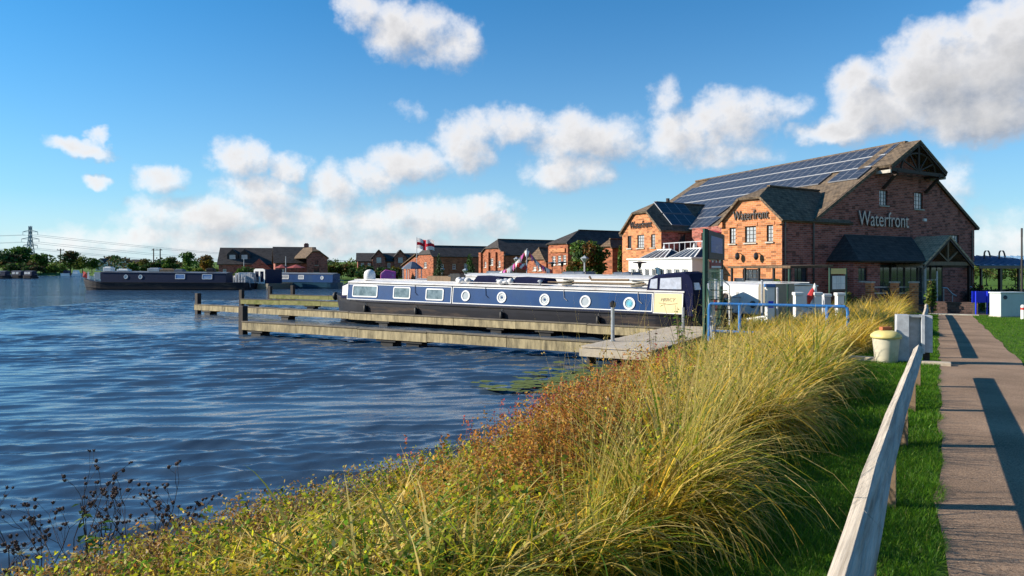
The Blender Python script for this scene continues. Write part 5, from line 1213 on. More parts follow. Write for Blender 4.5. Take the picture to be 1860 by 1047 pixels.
for (xa, xb, D_, lab) in ((-26, 18, 185, 'dark moored boat at the far left edge of the water'), (20, 46, 190, 'dark moored boat, second from the far left edge'), (44, 66, 186, 'dark moored boat nearest the tall bushes on the far left bank')):
    b = narrowboat(lab, at(xb, HY, D_), at(xa, HY, D_+1), dict(hull=M['hull_black'], cabin=M['boat_navy'], roof=M['canvas_grey']), gun=(.8,.8), roof=(1.9,1.9), xs=.7, bowlen=.9, beam=1.9, group='boats at the far left')
    for i in range(2): boat_window(b, b['L']*(.3+.25*i), b['L']*(.3+.25*i)+.8, .35, .8, .1, glass=M['glass_pale'])
for (xp, lab) in ((120, 'white day boat on the far shore below the round tree'), (137, 'pale day boat on the far shore right of the white one')):
    c0 = at(xp, HY, 246); c0.z = 0; e = empty('day_boat', c0, lab, 'boat', 'day boats on the far shore')
    MB().prism([c0+Vector((-1.8,0,-.2)), c0+Vector((1.6,0,-.2)), c0+Vector((2.1,0,.9)), c0+Vector((-2,0,.9))], (0,2,0)).build('hull', M['frame_white'], e)
    MB().prism([c0+Vector((-1.3,.3,.9)), c0+Vector((.6,.3,.9)), c0+Vector((.2,.3,2.0)), c0+Vector((-1.0,.3,2.0))], (0,1.4,0)).build('cabin', M['boat_navy'] if xp == 120 else M['frame_white'], e)
# ================================================================== rail fence beside the path, steel post, bin
def pz(u): return float(plane_z(u))
rail = empty('rail_fence', uv(8, -.3, pz(8)), 'low weathered diamond rail fence running along the path', 'fence')
RP0 = [(-1.5,-.27,.60),(.9,-.275,.60),(2.75,-.297,.60),(4.9,-.322,.60),(7.2,-.322,.60),(9.6,-.31,.60),(12.0,-.295,.60),(14.6,-.286,.60)]
RP = []
for (a0, a1, a2), (c0_, c1_, c2_) in zip(RP0, RP0[1:]):
    RP += [(a0, a1, a2), ((a0+c0_)/2, (a1+c1_)/2+.004, .598)]
RP.append(RP0[-1])
for i in range(len(RP)-1):
    (u0, v0, h0), (u1, v1, h1) = RP[i], RP[i+1]
    a, b = uv(u0, v0, pz(u0)+h0-.085), uv(u1, v1, pz(u1)+h1-.085); d_ = (b-a).normalized()
    MB().bar(a+d_*.004, b-d_*.004, .118, .118, roll=R(45)).build('rail', M['wood_rail'], rail, bevel=.003)
for (u, v, h) in [(-.3,-.272,.6)]+[(RP[i][0]+.02, RP[i][1], .6) for i in range(3, len(RP)-1, 2)]:
    P0 = uv(u, v, pz(u)-.1); pb = MB(); pb.obox(P0+Vector((0,0,(h-.07)/2)), D3*.05, E3*.05, Vector((0,0,(h-.07)/2+.02))); pb.build('post', M['wood_post'], rail)
rail2 = empty('rail_fence', uv(30, -.2, pz(30)), 'second length of low rail fence beyond the steel post', 'fence')
R2 = [(18.4,-.36),(24,-.36),(30,-.4),(36,-.42),(43.5,-.5)]
for (u0, v0), (u1, v1) in zip(R2, R2[1:]):
    a, b = uv(u0, v0, pz(u0)+.52), uv(u1, v1, pz(u1)+.52); d_ = (b-a).normalized()
    MB().bar(a+d_*.004, b-d_*.004, .118, .118, roll=R(45)).build('rail', M['wood_rail'], rail2)
    for f in (.02, .5):
        q_ = uv(u0+(u1-u0)*f, v0+(v1-v0)*f, 0); u = u0+(u1-u0)*f; MB().bar(q_+Vector((0,0,pz(u)-.1)), q_+Vector((0,0,pz(u)+.46)), .1).build('post', M['wood_post'], rail2)
# the galvanised box section post at the gap in the fence
P_ = uv(17.2, -.43, pz(17.2)); hp_ = empty('steel_post', P_, 'square galvanised steel barrier post with open channel face beside the path', 'barrier post')
fx = (Vector((.57,1,0)).normalized()); sx_ = Vector((fx.y, -fx.x, 0)); sx_ = Vector((.93,-.36,0)).normalized(); nx_ = Vector((-sx_.y, sx_.x, 0))
zc = Vector((0,0,1)); hh = 1.02
def pb(a, b, c0, c1, z0, z1): # local box: along sx_, along nx_
    return MB().obox(P_+sx_*(a+b)/2+nx_*(c0+c1)/2+zc*(z0+z1)/2, sx_*(b-a)/2, nx_*(c1-c0)/2, zc*(z1-z0)/2)
pb(-.33,-.10,-.12,.20,.0,hh).build('side_plate', M['steel_blue'], hp_, bevel=.006)
pb(-.10,.13,.06,.20,.0,hh-.02).build('web_plate', M['steel_blue'], hp_)
pb(.13,.19,-.12,.20,.22,hh).build('flange', M['steel_blue'], hp_, bevel=.004)
pb(.19,.34,-.06,.28,.24,hh-.01).build('side_box', M['steel_blue'], hp_, bevel=.006)
pb(-.10,.13,-.10,.06,hh-.045,hh).build('top_bracket', M['steel'], hp_)
pb(.20,.30,.0,.2,-.1,.24).build('foot', M['wood_dark'], hp_)
# sleeper edging beside it
MB().obox(uv(17.0,-.02,pz(17)+.03), E3*.26, D3*.12, zc*.05).build('timber_sleeper', M['wood_deck'], label='short timber sleeper set in the turf at the foot of the steel post', category='sleeper', bevel=.01)
MB().obox(uv(16.9,-1.35,pz(17)+.05), E3*.3, D3*.1, zc*.06).build('timber_sleeper', M['wood_deck'], label='short timber sleeper at the foot of the pale tub', category='sleeper', bevel=.01)
# tub
P_ = uv(16.9,-.93, pz(17)); tub = empty('waste_tub', P_, 'pale round tub with a cream lid and a brick on top, in the grass', 'tub')
MB().lathe([(.20,0),(.215,.02),(.262,.52),(.27,.54),(.0,.541)], P_, 20).build('tub_body', M['tub'], tub, smooth=True)
MB().lathe([(.295,.53),(.30,.56),(.295,.60),(.22,.66),(.12,.69),(.0,.692)], P_, 20).build('lid', M['cream_lid'], tub, smooth=True)
gq = Plane(P_-Vector((0,0,0))+Vector((.18,-.24,0)), (.80,-.05)); gm_ = MB()
for a, b in (((.0,.16),(.14,.16)),((.0,.02),(.0,.16)),((.0,.02),(.14,.02)),((.14,.02),(.14,.09)),((.14,.09),(.07,.09))):
    gm_.bar(gq.pt(a[0]-.05, .47+a[1], .02), gq.pt(b[0]-.05, .47+b[1], .02), .018, .018)
gm_.build('painted_mark', M['teal'], tub)
MB().obox(P_+Vector((0,.02,.728)), Vector((.11,.02,0)), Vector((-.01,.052,0)), zc*.035).build('brick', M['orange'], label='orange brick lying on the lid of the pale tub', category='brick', bevel=.006)
# ================================================================== blue barrier rail across the bank
bl0, bl1 = gp(1288, 552, 1.72), gp(1540, 557.5, 1.72)
bl0 = at(1288, 552, 21.4); bl1 = at(1540, 557.5, 19.8)
bar_ = empty('blue_barrier', Vector((bl0.x, bl0.y, .5)), 'blue tubular barrier rail across the grassy bank', 'barrier')
db = (bl1-bl0); zg0, zg1 = .45, .6
MB().tube([Vector((bl0.x, bl0.y, zg0)), Vector((bl0.x, bl0.y, bl0.z-.15)), bl0+db*.004+Vector((0,0,-.04)), bl0+db*.012, bl1-db*.02, bl1-db*.005+Vector((0,0,-.05)), Vector((bl1.x, bl1.y, bl1.z-.15)), Vector((bl1.x, bl1.y, zg1))], .045, 8).build('top_rail', M['blue_rail'], bar_)
for f in (.235, .86):
    q_ = bl0+db*f; MB().tube([Vector((q_.x, q_.y, zg0)), q_], .05, 8).build('post', M['blue_rail'], bar_)
lo = bl0+Vector((0,0,-.82)); MB().tube([lo, lo+db*.5], .04, 8).build('lower_rail', M['blue_rail'], bar_)
MB().tube([bl0+db*.02+Vector((.06,.06,-.04)), Vector((bl0.x+.2, bl0.y+.1, .55))], .055, 8).build('inner_post', M['steel_blue'], bar_)
# white picket panel behind it
pk = empty('white_railing', gp(1376, 597, .5), 'white picket railing on the quay behind the blue barrier', 'railing')
k0, k1 = at(1352, 580, 26.3), at(1392, 574.5, 25.0); 
MB().bar(k0, k1, .05).build('rail', M['frame_white'], pk); MB().bar(k0-Vector((0,0,.42)), k1-Vector((0,0,.42)), .05).build('rail', M['frame_white'], pk)
for i in range(12):
    q_ = k0.lerp(k1, (i+.5)/12); MB().bar(q_-Vector((0,0,.5)), q_+Vector((0,0,.02)), .035).build('picket', M['frame_white'], pk)
# ================================================================== green security gate with notice boards
ga, gb_ = at(1281, HY, 22.6), at(1310, HY, 26.2)
GP = Plane(ga, gb_-ga); gl_ = (gb_-ga); gl_.z = 0; gl_ = gl_.length
gate = empty('security_gate', Vector((ga.x, ga.y, .55)), 'tall green mesh security gate with notice boards at the start of the piers', 'gate')
ht = zat(416, 22.6)
for s_, w_ in ((0, .12), (gl_, .10)):
    MB().bar(GP.pt(s_, .3), GP.pt(s_, ht), w_).build('post', M['green_steel'], gate)
MB().bar(GP.pt(.08, ht-.06), GP.pt(gl_-.08, ht-.06), .1).build('top_bar', M['green_steel'], gate)
MB().bar(GP.pt(.08, .75), GP.pt(gl_-.08, .75), .1).build('bottom_bar', M['green_steel'], gate)
ms = MB()
for i in range(1, 22): ms.bar(GP.pt(gl_*i/22, .8), GP.pt(gl_*i/22, ht-1.0), .012)
for i in range(12): ms.bar(GP.pt(.08, .95+i*.15), GP.pt(gl_-.08, .95+i*.15), .012)
ms.build('mesh_panel', M['green_steel'], gate, kind='stuff')
sb = MB(); sb.obox(GP.pt(gl_*.5, ht-.5, .09), GP.s*(gl_*.5), zc*.46, GP.n*.03); sbo = sb.build('sign_board', M['frame_dark'], gate)
MB().obox(GP.pt(gl_*.47, ht-.47, .125), GP.s*(gl_*.36), zc*.27, GP.n*.006).build('poster', M['poster'], sbo)
s2 = MB(); s2.obox(GP.pt(gl_*.46, ht-1.13, .09), GP.s*(gl_*.36), zc*.13, GP.n*.02); s2o = s2.build('sign_board', M['red_wood'], gate)
for i in range(3): MB().obox(GP.pt(gl_*(.22+.22*i), ht-1.03, .115), GP.s*.13, zc*.035, GP.n*.004).build('white_strip', M['notice'], s2o)
MB().obox(GP.pt(gl_*.45, ht-1.21, .115), GP.s*(gl_*.3), zc*.03, GP.n*.004).build('white_strip', M['notice'], s2o)
MB().obox(GP.pt(gl_*.52, ht-1.98, .06), GP.s*.26, zc*.35, GP.n*.015).build('notice', M['notice'], gate)
MB().obox(GP.pt(gl_*.5, ht-2.52, .06), GP.s*.32, zc*.2, GP.n*.015).build('notice', M['red'], gate)
MB().obox(GP.pt(gl_*.5, ht-2.95, .06), GP.s*.3, zc*.2, GP.n*.015).build('notice', M['notice_yellow'], gate)
MB().obox(GP.pt(gl_*.86, ht-1.6, .08), GP.s*.3, zc*.3, GP.n*.015).build('notice', M['cabinet'], gate)
for i in range(7):                                           # outreach bars to either side over the water
    z_ = .9+i*.3
    MB().bar(GP.pt(0, z_, .05), GP.pt(-.15-(6-i)*.02, z_-.0, .9-(.1*abs(i-2))), .03).build('outreach_bar', M['green_steel'], gate)
ow = MB(); ow.prism([GP.pt(-.1, .35, .05), GP.pt(-1.1, .9, .3), GP.pt(-.95, 1.5, .3), GP.pt(-.1, 2.3, .05)], GP.n*.03); ow.build('outreach_panel', M['green_steel'], gate)
ow = MB(); ow.bar(GP.pt(-.1, 2.3, .1), GP.pt(-1.5, .7, .4), .04); ow.bar(GP.pt(-.1, .45, .1), GP.pt(-1.25, 1.35, .35), .04); ow.bar(GP.pt(-.1, 1.2, .1), GP.pt(-1.2, 1.25, .35), .04); ow.build('brace', M['steel_blue'], gate)
ow = MB(); ow.prism([GP.pt(gl_+.05, .6), GP.pt(gl_+.55, .6), GP.pt(gl_+.5, 1.6), GP.pt(gl_+.05, 2.2)], GP.n*.03); ow.build('outreach_panel', M['green_steel'], gate)
ow = MB(); ow.bar(GP.pt(gl_, .8, .1), GP.pt(gl_+1.1, 1.75, .1), .035); ow.bar(GP.pt(gl_, 1.7, .1), GP.pt(gl_+.6, .7, .1), .035); ow.build('brace', M['green_steel'], gate)
MB().tube([GP.pt(gl_-.2, ht-1.7, .1), GP.pt(gl_-.1, ht-1.9, .3), GP.pt(gl_-.05, .6, .3)], .03, 6).build('conduit', M['white_paint'], gate)
# ================================================================== service pedestals on the quay
for (xp, yt, D_, hgt, lab, m_) in ((1398,516,25.5,1.6,'tall white service pedestal with a blue top beside the picket railing','white_paint'),(1449,531,27,1.3,'white service pedestal left of the red flag','white_paint'),(1484,531,27,1.3,'white service pedestal right of the red flag','white_paint'),(1501,534,29,1.2,'grey service pedestal between two white pedestals','steel_blue'),(1525,532,28,1.3,'white service pedestal in front of the notice board','white_paint')):
    top = at(xp, yt, D_); z0_ = .3; c0 = Vector((top.x, top.y, z0_)); e = empty('service_pedestal', c0, lab, 'pedestal', 'service pedestals on the quay'); h_ = top.z-z0_
    MB().obox(c0+zc*(h_-.12)/2, Vector((.14,0,0)), Vector((0,.12,0)), zc*(h_-.12)/2).build('column', M[m_], e, bevel=.02)
    MB().obox(c0+zc*(h_-.06), Vector((.17,0,0)), Vector((0,.15,0)), zc*.06).build('cap', M['blue_rail'] if xp == 1398 else M['white_paint'], e, bevel=.02)
    MB().obox(c0+Vector((0,-.125,h_*.62)), Vector((.09,0,0)), Vector((0,.008,0)), zc*.12).build('socket_panel', M['board_blue'] if xp == 1398 else M['steel'], e)
for (xp, yt, D_, lab) in ((1384,510,26.5,'thin steel pole by the white boat, nearest the picket railing'),(1412,523,27.5,'thin white pole between pedestal and veranda'),(1431,517,29,'thin green pole at the corner of the veranda')):
    top = at(xp, yt, D_); e_ = Vector((top.x, top.y, .3)); MB().lathe([(.04,0),(.04,top.z-.35),(.055,top.z-.34),(.02,top.z-.28)], e_, 6).build('mooring_pole', M['steel_blue' if xp != 1431 else 'green_steel'], label=lab, category='pole', group='thin poles on the quay')
# red and white ensign leaning on a staff
p0 = at(1470, 548, 27); p1 = at(1480, 515, 27); e = empty('ensign_flag', Vector((p0.x, p0.y, .4)), 'red and white furled flag leaning on a staff between the pedestals', 'flag')
MB().tube([p0-Vector((.1,0,.6)), p1], .02, 5).build('staff', M['white_paint'], e)
fm = MB(); fm.tube([p0+Vector((-.04,0,-.1)), p0.lerp(p1,.25)+Vector((-.03,0,0)), p0.lerp(p1,.6), p0.lerp(p1,.75)], [.05,.12,.08,.02], 6); fm.build('flag_cloth', M['red'], e)
fm = MB(); fm.tube([p0.lerp(p1,.55)+Vector((.05,-.02,0)), p0.lerp(p1,.8)+Vector((.03,-.02,0)), p0.lerp(p1,.98)], [.04,.06,.02], 6); fm.build('flag_cloth', M['white_paint'], e)
# notice board on green posts
NB0, NB1 = at(1507, HY, 33), at(1537, HY, 33.6); NP = Plane(NB0, NB1-NB0); nl = (NB1-NB0).length
nb = empty('notice_board', NP.pt(nl/2, .3), 'notice board on two green posts with a yellow header', 'notice board')
zt_ = zat(488, 33)
for s_ in (0, nl): MB().bar(NP.pt(s_, .2), NP.pt(s_, zt_+.03), .07).build('post', M['green_steel'], nb)
MB().obox(NP.pt(nl/2, zt_-.13), NP.s*(nl/2-.05), zc*.13, NP.n*.03).build('header', M['notice_yellow'], nb)
MB().obox(NP.pt(nl/2, zt_-.70), NP.s*(nl/2-.05), zc*.38, NP.n*.03).build('board', M['frame_dark'], nb)
MB().obox(NP.pt(nl/2, zt_-.66, .035), NP.s*(nl/2-.14), zc*.31, NP.n*.008).build('paper', M['notice'], nb)
for k in (-1, 0, 1): MB().obox(NP.pt(nl/2+k*.14, zt_-.66, .046), NP.s*.006, zc*.3, NP.n*.004).build('glazing_bar', M['steel'], nb)
MB().obox(NP.pt(nl/2, zt_-.72, .046), NP.s*(nl/2-.15), zc*.006, NP.n*.003).build('glazing_bar', M['steel'], nb)
# brick pillars with rails in front of the entrance
for (xp, lab) in ((1580,'brick gate pillar left of the entrance, farthest from the porch'),(1625,'brick gate pillar in the middle of the terrace wall'),(1660,'brick gate pillar nearest the porch post')):
    D_ = 40.5; c0 = at(xp, HY, D_); c0.z = .25; zt_ = zat(512, D_)
    e = empty('brick_pillar', c0, lab, 'pillar', 'brick pillars of the terrace wall')
    MB().obox(c0+zc*(zt_-.25-.06)/2, GD*.17, GG*.17, zc*(zt_-.25-.06)/2).build('shaft', M['brick_orange'], e)
    MB().obox(c0+zc*(zt_-.25-.03), GD*.21, GG*.21, zc*.04).build('cap', M['concrete'], e)
tw = empty('terrace_wall', at(1620, 545, 40.5), 'low brick terrace wall with a metal rail between the pillars', 'wall')
a_, b_ = at(1575, HY, 40.8), at(1664, HY, 40.8); a_.z = b_.z = 0
WP = Plane(a_, b_-a_); wl_ = (b_-a_).length
MB().obox(WP.pt(wl_/2, .6), WP.s*wl_/2, zc*.42, WP.n*.11).build('wall', M['brick_red'], tw)
for z_ in (1.35, 1.7): MB().bar(WP.pt(.2, z_), WP.pt(wl_-.2, z_), .05).build('rail', M['steel'], tw)
# right of the path: blue board on posts, pale cabinet, bollard, lamp post
c0 = at(1782, HY, 37.5); c0.z = pz(42)
bb = empty('blue_sign', c0, 'bright blue board on two posts on the lawn', 'sign')
wS = .48
MB().obox(c0+zc*.93, Vector((wS,0,0)), Vector((0,.02,0)), zc*.30).build('board', M['board_blue'], bb)
for k in (-1, 1): MB().bar(c0+Vector((k*.3,-.045,0)), c0+Vector((k*.3,-.045,1.22)), .05).build('post', M['board_blue'], bb)
for k in (-1, 1): MB().bar(c0+Vector((k*.3,.05,0)), c0+Vector((k*.3,.05,.62)), .045).build('post', M['green_steel'], bb)
c0 = at(1829, HY, 36.0); c0.z = pz(42)-.02
cb = empty('utility_cabinet', c0, 'pale grey utility cabinet with a dark vent on the lawn', 'cabinet')
MB().obox(c0+zc*.62, Vector((.67,.1,0)), Vector((-.05,.35,0)), zc*.58).build('body', M['cabinet'], cb, bevel=.02)
MB().obox(c0+zc*1.225, Vector((.71,.1,0)), Vector((-.05,.39,0)), zc*.035).build('lid', M['cabinet'], cb, bevel=.015)
MB().obox(c0+zc*.03, Vector((.69,.1,0)), Vector((-.05,.37,0)), zc*.035).build('plinth', M['concrete'], cb)
MB().obox(c0+Vector((.0,-.357,.6)), Vector((.004,.0,0)), Vector((0,.004,0)), zc*.55).build('door_seam', M['steel_blue'], cb)
MB().lathe([(.11,0),(.1,.03),(.0,.035)], c0+Vector((-.38,-.42,1.0)), 10, (0,-1,.3)).build('vent', M['letters'], cb)
c0 = at(1858, HY, 34); c0.z = pz(42)
bo = empty('white_bollard', c0, 'short white bollard with a red band at the edge of the lawn', 'bollard')
MB().lathe([(.09,0),(.09,.62),(.07,.68),(.0,.7)], c0, 10).build('shaft', M['white_paint'], bo); MB().lathe([(.094,.45),(.094,.56)], c0, 10).build('band', M['red'], bo)
def lamp_post(xp, ytop, D_, zb, label, kind='lantern', m_='letters', sc_=1.0):
    c0 = at(xp, HY, D_); c0.z = zb; h_ = zat(ytop, D_)-zb
    e = empty('lamp_post', c0, label, 'lamp post', 'lamp posts around the marina')
    MB().lathe([(.11*sc_,0),(.11*sc_,.5),(.06*sc_,.6),(.045*sc_,h_-.5)], c0, 8).build('column', M[m_], e)
    if kind == 'lantern': MB().lathe([(.06*sc_,h_-.5),(.24*sc_,h_-.18),(.26*sc_,h_-.16),(.08*sc_,h_),(.02,h_+.08)], c0, 6).build('lantern', M['glass_pale'], e)
    elif kind == 'dish': MB().lathe([(.05,h_-.45),(.12*sc_,h_-.3),(.14*sc_,h_-.12),(.5*sc_,h_-.08),(.46*sc_,h_-.02),(.05,h_+.04)], c0, 10).build('lamp_head', M[m_], e)
    else: MB().lathe([(.05,h_-.5),(.05,h_),(.0,h_+.02)], c0, 8).build('lamp_head', M[m_], e)
    return e
lamp_post(1856, 415, 40, .26, 'tall dark lamp post beside the terrace at the edge of the lawn', 'plain')
lamp_post(1162, 476, 47, .3, 'dark dish topped lamp post in front of the white conservatory', 'dish')
lamp_post(1003, 477, 62, .3, 'dark dish topped lamp post left of the hipped brick block window', 'dish', sc_=.9)
lamp_post(1021, 476, 62, .3, 'dark dish topped lamp post right of the hipped brick block door', 'dish', sc_=.9)
lamp_post(1062, 466, 58, .3, 'pale lantern lamp post in front of the autumn tree', 'lantern', 'steel_blue', 1.5)
lamp_post(938, 468, 78, .3, 'lantern lamp post left of the bunting mast', 'lantern', 'letters', 1.3)
lamp_post(803, 487, 95, .3, 'pale globe lamp post in front of the left conical tree', 'lantern', 'steel_blue', 1.6)
lamp_post(845, 489, 90, .3, 'pale globe lamp post in front of the right round tree', 'lantern', 'steel_blue', 1.6)
lamp_post(519, 466, 122, .5, 'thin pale lamp post in front of the chimney building', 'plain', 'steel_blue', 1.6)
lamp_post(443, 470, 124, .5, 'thin pale lamp post in front of the long dark roof', 'plain', 'steel_blue', 1.4)
# bunting strung from a mast
mt = at(957, 452, 44); mb_ = Vector((mt.x, mt.y, 1.9))
bn = empty('bunting_mast', mb_, 'white and pink bunting strung from a thin mast behind the blue boat', 'bunting')
MB().tube([mb_-Vector((0,0,1.6)), mt], .035, 5).build('mast', M['steel_blue'], bn)
r = random.Random(9)
for (xe_, ye_, n_) in ((908, 494, 15), (1003, 491, 12)):
    q_ = at(xe_, ye_, 45); pts = [mt.lerp(q_, i/10)-Vector((0,0,.5*math.sin(math.pi*i/10)*.5)) for i in range(11)]
    MB().tube(pts, .012, 4).build('cord', M['letters_grey'], bn)
    for i in range(n_):
        f = (i+.5)/n_; c_ = mt.lerp(q_, f)-Vector((0,0,.25*math.sin(math.pi*f))); dd = (q_-mt).normalized()
        MB().prism([c_-dd*.15, c_+dd*.15, c_+dd*.02+Vector((r.uniform(-.05,.05),r.uniform(-.08,.08),-.42))], (0,.012,0)).build('pennant', M[('white_paint','pink','white_paint','red','canvas_grey')[(i*3) % 5]], bn)
for k in range(3):
    c_ = at(944+k*4, 482+k*2, 44); MB().ball(c_, .22, .1, .16, 7, 4).build('pennant', M['red' if k != 1 else 'white_paint'], bn)
# the flag over the marina
fp = at(757, 431, 104); fb_ = Vector((fp.x, fp.y, .4)); fl = empty('flag_pole', fb_, 'white flag with a red cross flying from a thin pole above the barn', 'flag')
MB().tube([fb_, fp], .05, 6).build('pole', M['steel_blue'], fl)
def flag_pt(u, v): return fp+Vector((u*2.55, .35*math.sin(u*7), -.25-v*1.5-.75*u*u*.4+.12*math.sin(u*8+1)))
for (nm, m_, u0, u1, v0, v1, off) in (('cloth','white_paint',0,1,0,1,0),('cross_bar','red',0,1,.38,.66,-.02),('cross_upright','red',.36,.54,0,1,-.022)):
    mb = MB(); n_ = 16
    for s_ in (0, 1):
        for i in range(n_+1):
            for v_ in (v0, v1): p = flag_pt(u0+(u1-u0)*i/n_, v_); mb.v.append(tuple(p+Vector((0, off+s_*(.012 if off == 0 else .055), 0))))
    K = 2*(n_+1)
    for i in range(n_):
        mb.f += [(2*i, 2*i+2, 2*i+3, 2*i+1), (K+2*i, K+2*i+1, K+2*i+3, K+2*i+2), (2*i, K+2*i, K+2*i+2, 2*i+2), (2*i+1, 2*i+3, K+2*i+3, K+2*i+1)]
    fo_ = mb.build(nm, M['flag'], fl, fixn=True); ca = fo_.data.color_attributes.new('Col', 'FLOAT_COLOR', 'POINT'); ca.data.foreach_set('color', list((.85,.83,.83,1) if m_ != 'red' else (.75,.05,.09,1))*len(fo_.data.vertices))
# pink flowered banner and small things on the far quay
c0 = at(704, 494, 62); c0.z = 1.75
MB().prism([c0+Vector((-.65,0,0)), c0+Vector((.65,0,-.1)), c0+Vector((.7,0,.72)), c0+Vector((-.2,0,.9)), c0+Vector((-.6,0,.6))], (0,.3,0)).build('pink_banner', M['pink'], label='pink cloth banner behind the roof of the blue narrowboat', category='banner', bevel=.04)
c0 = at(749, HY, 98); c0.z = .3; gz_ = empty('garden_gazebo', c0, 'small pale roofed kiosk beside the sunlit barn gable', 'kiosk')
MB().lathe([(1.5,2.35),(1.45,2.5),(.4,3.3),(.05,3.4)], c0, 8).build('roof', M['canvas_grey'], gz_)
for k in range(6): MB().bar(c0+Vector((1.25*math.cos(k*1.047), 1.25*math.sin(k*1.047), 0)), c0+Vector((1.25*math.cos(k*1.047), 1.25*math.sin(k*1.047), 2.4)), .12).build('post', M['white_paint'], gz_)
MB().lathe([(1.2,0),(1.2,.9)], c0, 8).build('counter', M['brick_red'], gz_)
# parasols in front of the far brick building
for (xp, lab) in ((512,'closed magenta parasol on the far quay, left one'),(538,'open magenta parasol on the far quay, right one')):
    c0 = at(xp, HY, 118); c0.z = .6; e = empty('parasol', c0, lab, 'parasol', 'magenta parasols on the far quay')
    MB().tube([c0, c0+zc*2.6], .05, 5).build('pole', M['letters'], e); MB().lathe([(1.7 if xp == 538 else 1.3,2.2),(1.6 if xp == 538 else 1.2,2.25),(.1,2.75)], c0, 8).build('canopy', M['red_wood'], e)
# ================================================================== pylon, wires, poles
def lattice(P, h, wb, wt, arms, label):
    e = empty('electricity_pylon', P, label, 'pylon')
    mb = MB(); N = 9
    def cor(k, z):
        f = z/h; w_ = wb+(wt-wb)*min(1, f*1.35)**.8; sx, sy = ((-1,-1),(1,-1),(1,1),(-1,1))[k]; return P+Vector((sx*w_/2, sy*w_/2, z))
    zs = [h*(i/N) for i in range(N+1)]
    for i in range(N):
        for k in range(4):
            mb.bar(cor(k, zs[i]), cor(k, zs[i+1]), .5); mb.bar(cor(k, zs[i]), cor((k+1) % 4, zs[i+1]), .28); mb.bar(cor((k+1) % 4, zs[i]), cor(k, zs[i+1]), .28)
    mb.build('tower', M['pylon'], e)
    for z_, a_ in arms:
        am = MB()
        for sg in (-1, 1):
            tip = P+Vector((sg*a_, 0, z_)); am.bar(P+Vector((sg*.8, 0, z_+1.6)), tip, .36); am.bar(P+Vector((sg*.8, 0, z_)), tip, .36); am.tube([tip, tip-zc*2.6], .2, 4)
        am.build('cross_arm', M['pylon'], e)
    return e
PD = 620; Pp = at(55, HY, PD); Pp.z = 5
Hh = zat(411, PD)-5
lattice(Pp, Hh, 7.5, 1.6, ((zat(421.5,PD)-5, 6.5), (zat(434.5,PD)-5, 7.6), (zat(446,PD)-5, 6.2)), 'grey lattice electricity pylon rising behind the far left trees')
for k, (z_, a_) in enumerate(((421.5, 6.5),(434.5, 7.6),(446, 6.2))):
    za = zat(z_, PD)-2.6
    for sg, lab in ((-1, 'far'), (1, 'near')):
        A = Vector((Pp.x+sg*a_, Pp.y, za)); B1 = A+Vector((420, 180, -22)); B0 = A+Vector((-400, -60, 4))
        pts = [A.lerp(B0, i/8)-zc*14*math.sin(math.pi*i/8)*.5 for i in range(8, 0, -1)]+[A.lerp(B1, i/12)-zc*18*math.sin(math.pi*i/12)*.5 for i in range(13)]
        MB().tube(pts, .10, 4).build('power_cable', M['cable'], label=('upper','middle','lower')[k]+' power cable hung on the '+('left' if sg < 0 else 'right')+' arm tip of the pylon', category='cable', group='power cables')
for xs_, yt, D_, lab in (((110,), 452, 300, 'single telegraph pole with a crossbar by the round tree'), ((279, 291), 452, 300, 'twin telegraph poles joined by a crossbar beyond the black boat')):
    c0 = at(sum(xs_)/len(xs_), HY, D_); c0.z = .6; e = empty('telegraph_pole', c0, lab, 'pole'); h_ = zat(yt, D_)
    for x_ in xs_: q_ = at(x_, HY, D_); MB().tube([Vector((q_.x, q_.y, .5)), Vector((q_.x, q_.y, h_))], [.28,.2], 6).build('pole', M['trunk'], e)
    hw_2 = 1.6 if len(xs_) == 1 else 2.3
    MB().bar(c0+Vector((-hw_2,0,h_-1.2)), c0+Vector((hw_2,0,h_-1.2)), .22).build('crossbar', M['trunk'], e)
    for k in (-1, 0, 1): MB().lathe([(.12,0),(.15,.2),(.05,.45)], c0+Vector((k*hw_2*.8,0,h_-1.1)), 6).build('insulator', M['steel_blue'], e)
# ================================================================== trees
def rnd_dirs(n, r): v = r.normal(size=(n, 3)); return v/np.linalg.norm(v, axis=1)[:, None]
def leaf_cards(C, size, r, up=.3):
    """(N,3) centres -> (N,4,3) kite shaped leaves of random attitude"""
    n = len(C); a = rnd_dirs(n, r); nrm = rnd_dirs(n, r); nrm[:, 2] += up; b = np.cross(nrm, a); b /= np.linalg.norm(b, axis=1)[:, None]+1e-9
    a = np.cross(b, nrm); a /= np.linalg.norm(a, axis=1)[:, None]+1e-9
    s = (size*r.uniform(.6, 1.3, n))[:, None]
    return np.stack([C-a*s, C-b*s*.55, C+a*s, C+b*s*.55], 1)
def crown_points(n, clumps, r):
    """points spread through a union of ellipsoid clumps, denser near their skins"""
    vol = np.array([c[3]*c[4]*c[5] for c in clumps])**.7; idx = r.choice(len(clumps), n, p=vol/vol.sum())
    cl = np.array(clumps)[idx]; d = rnd_dirs(n, r); rad = r.uniform(.35, 1.0, n)**.5*r.uniform(.85, 1.12, n)
    return cl[:, :3]+d*cl[:, 3:6]*rad[:, None], idx
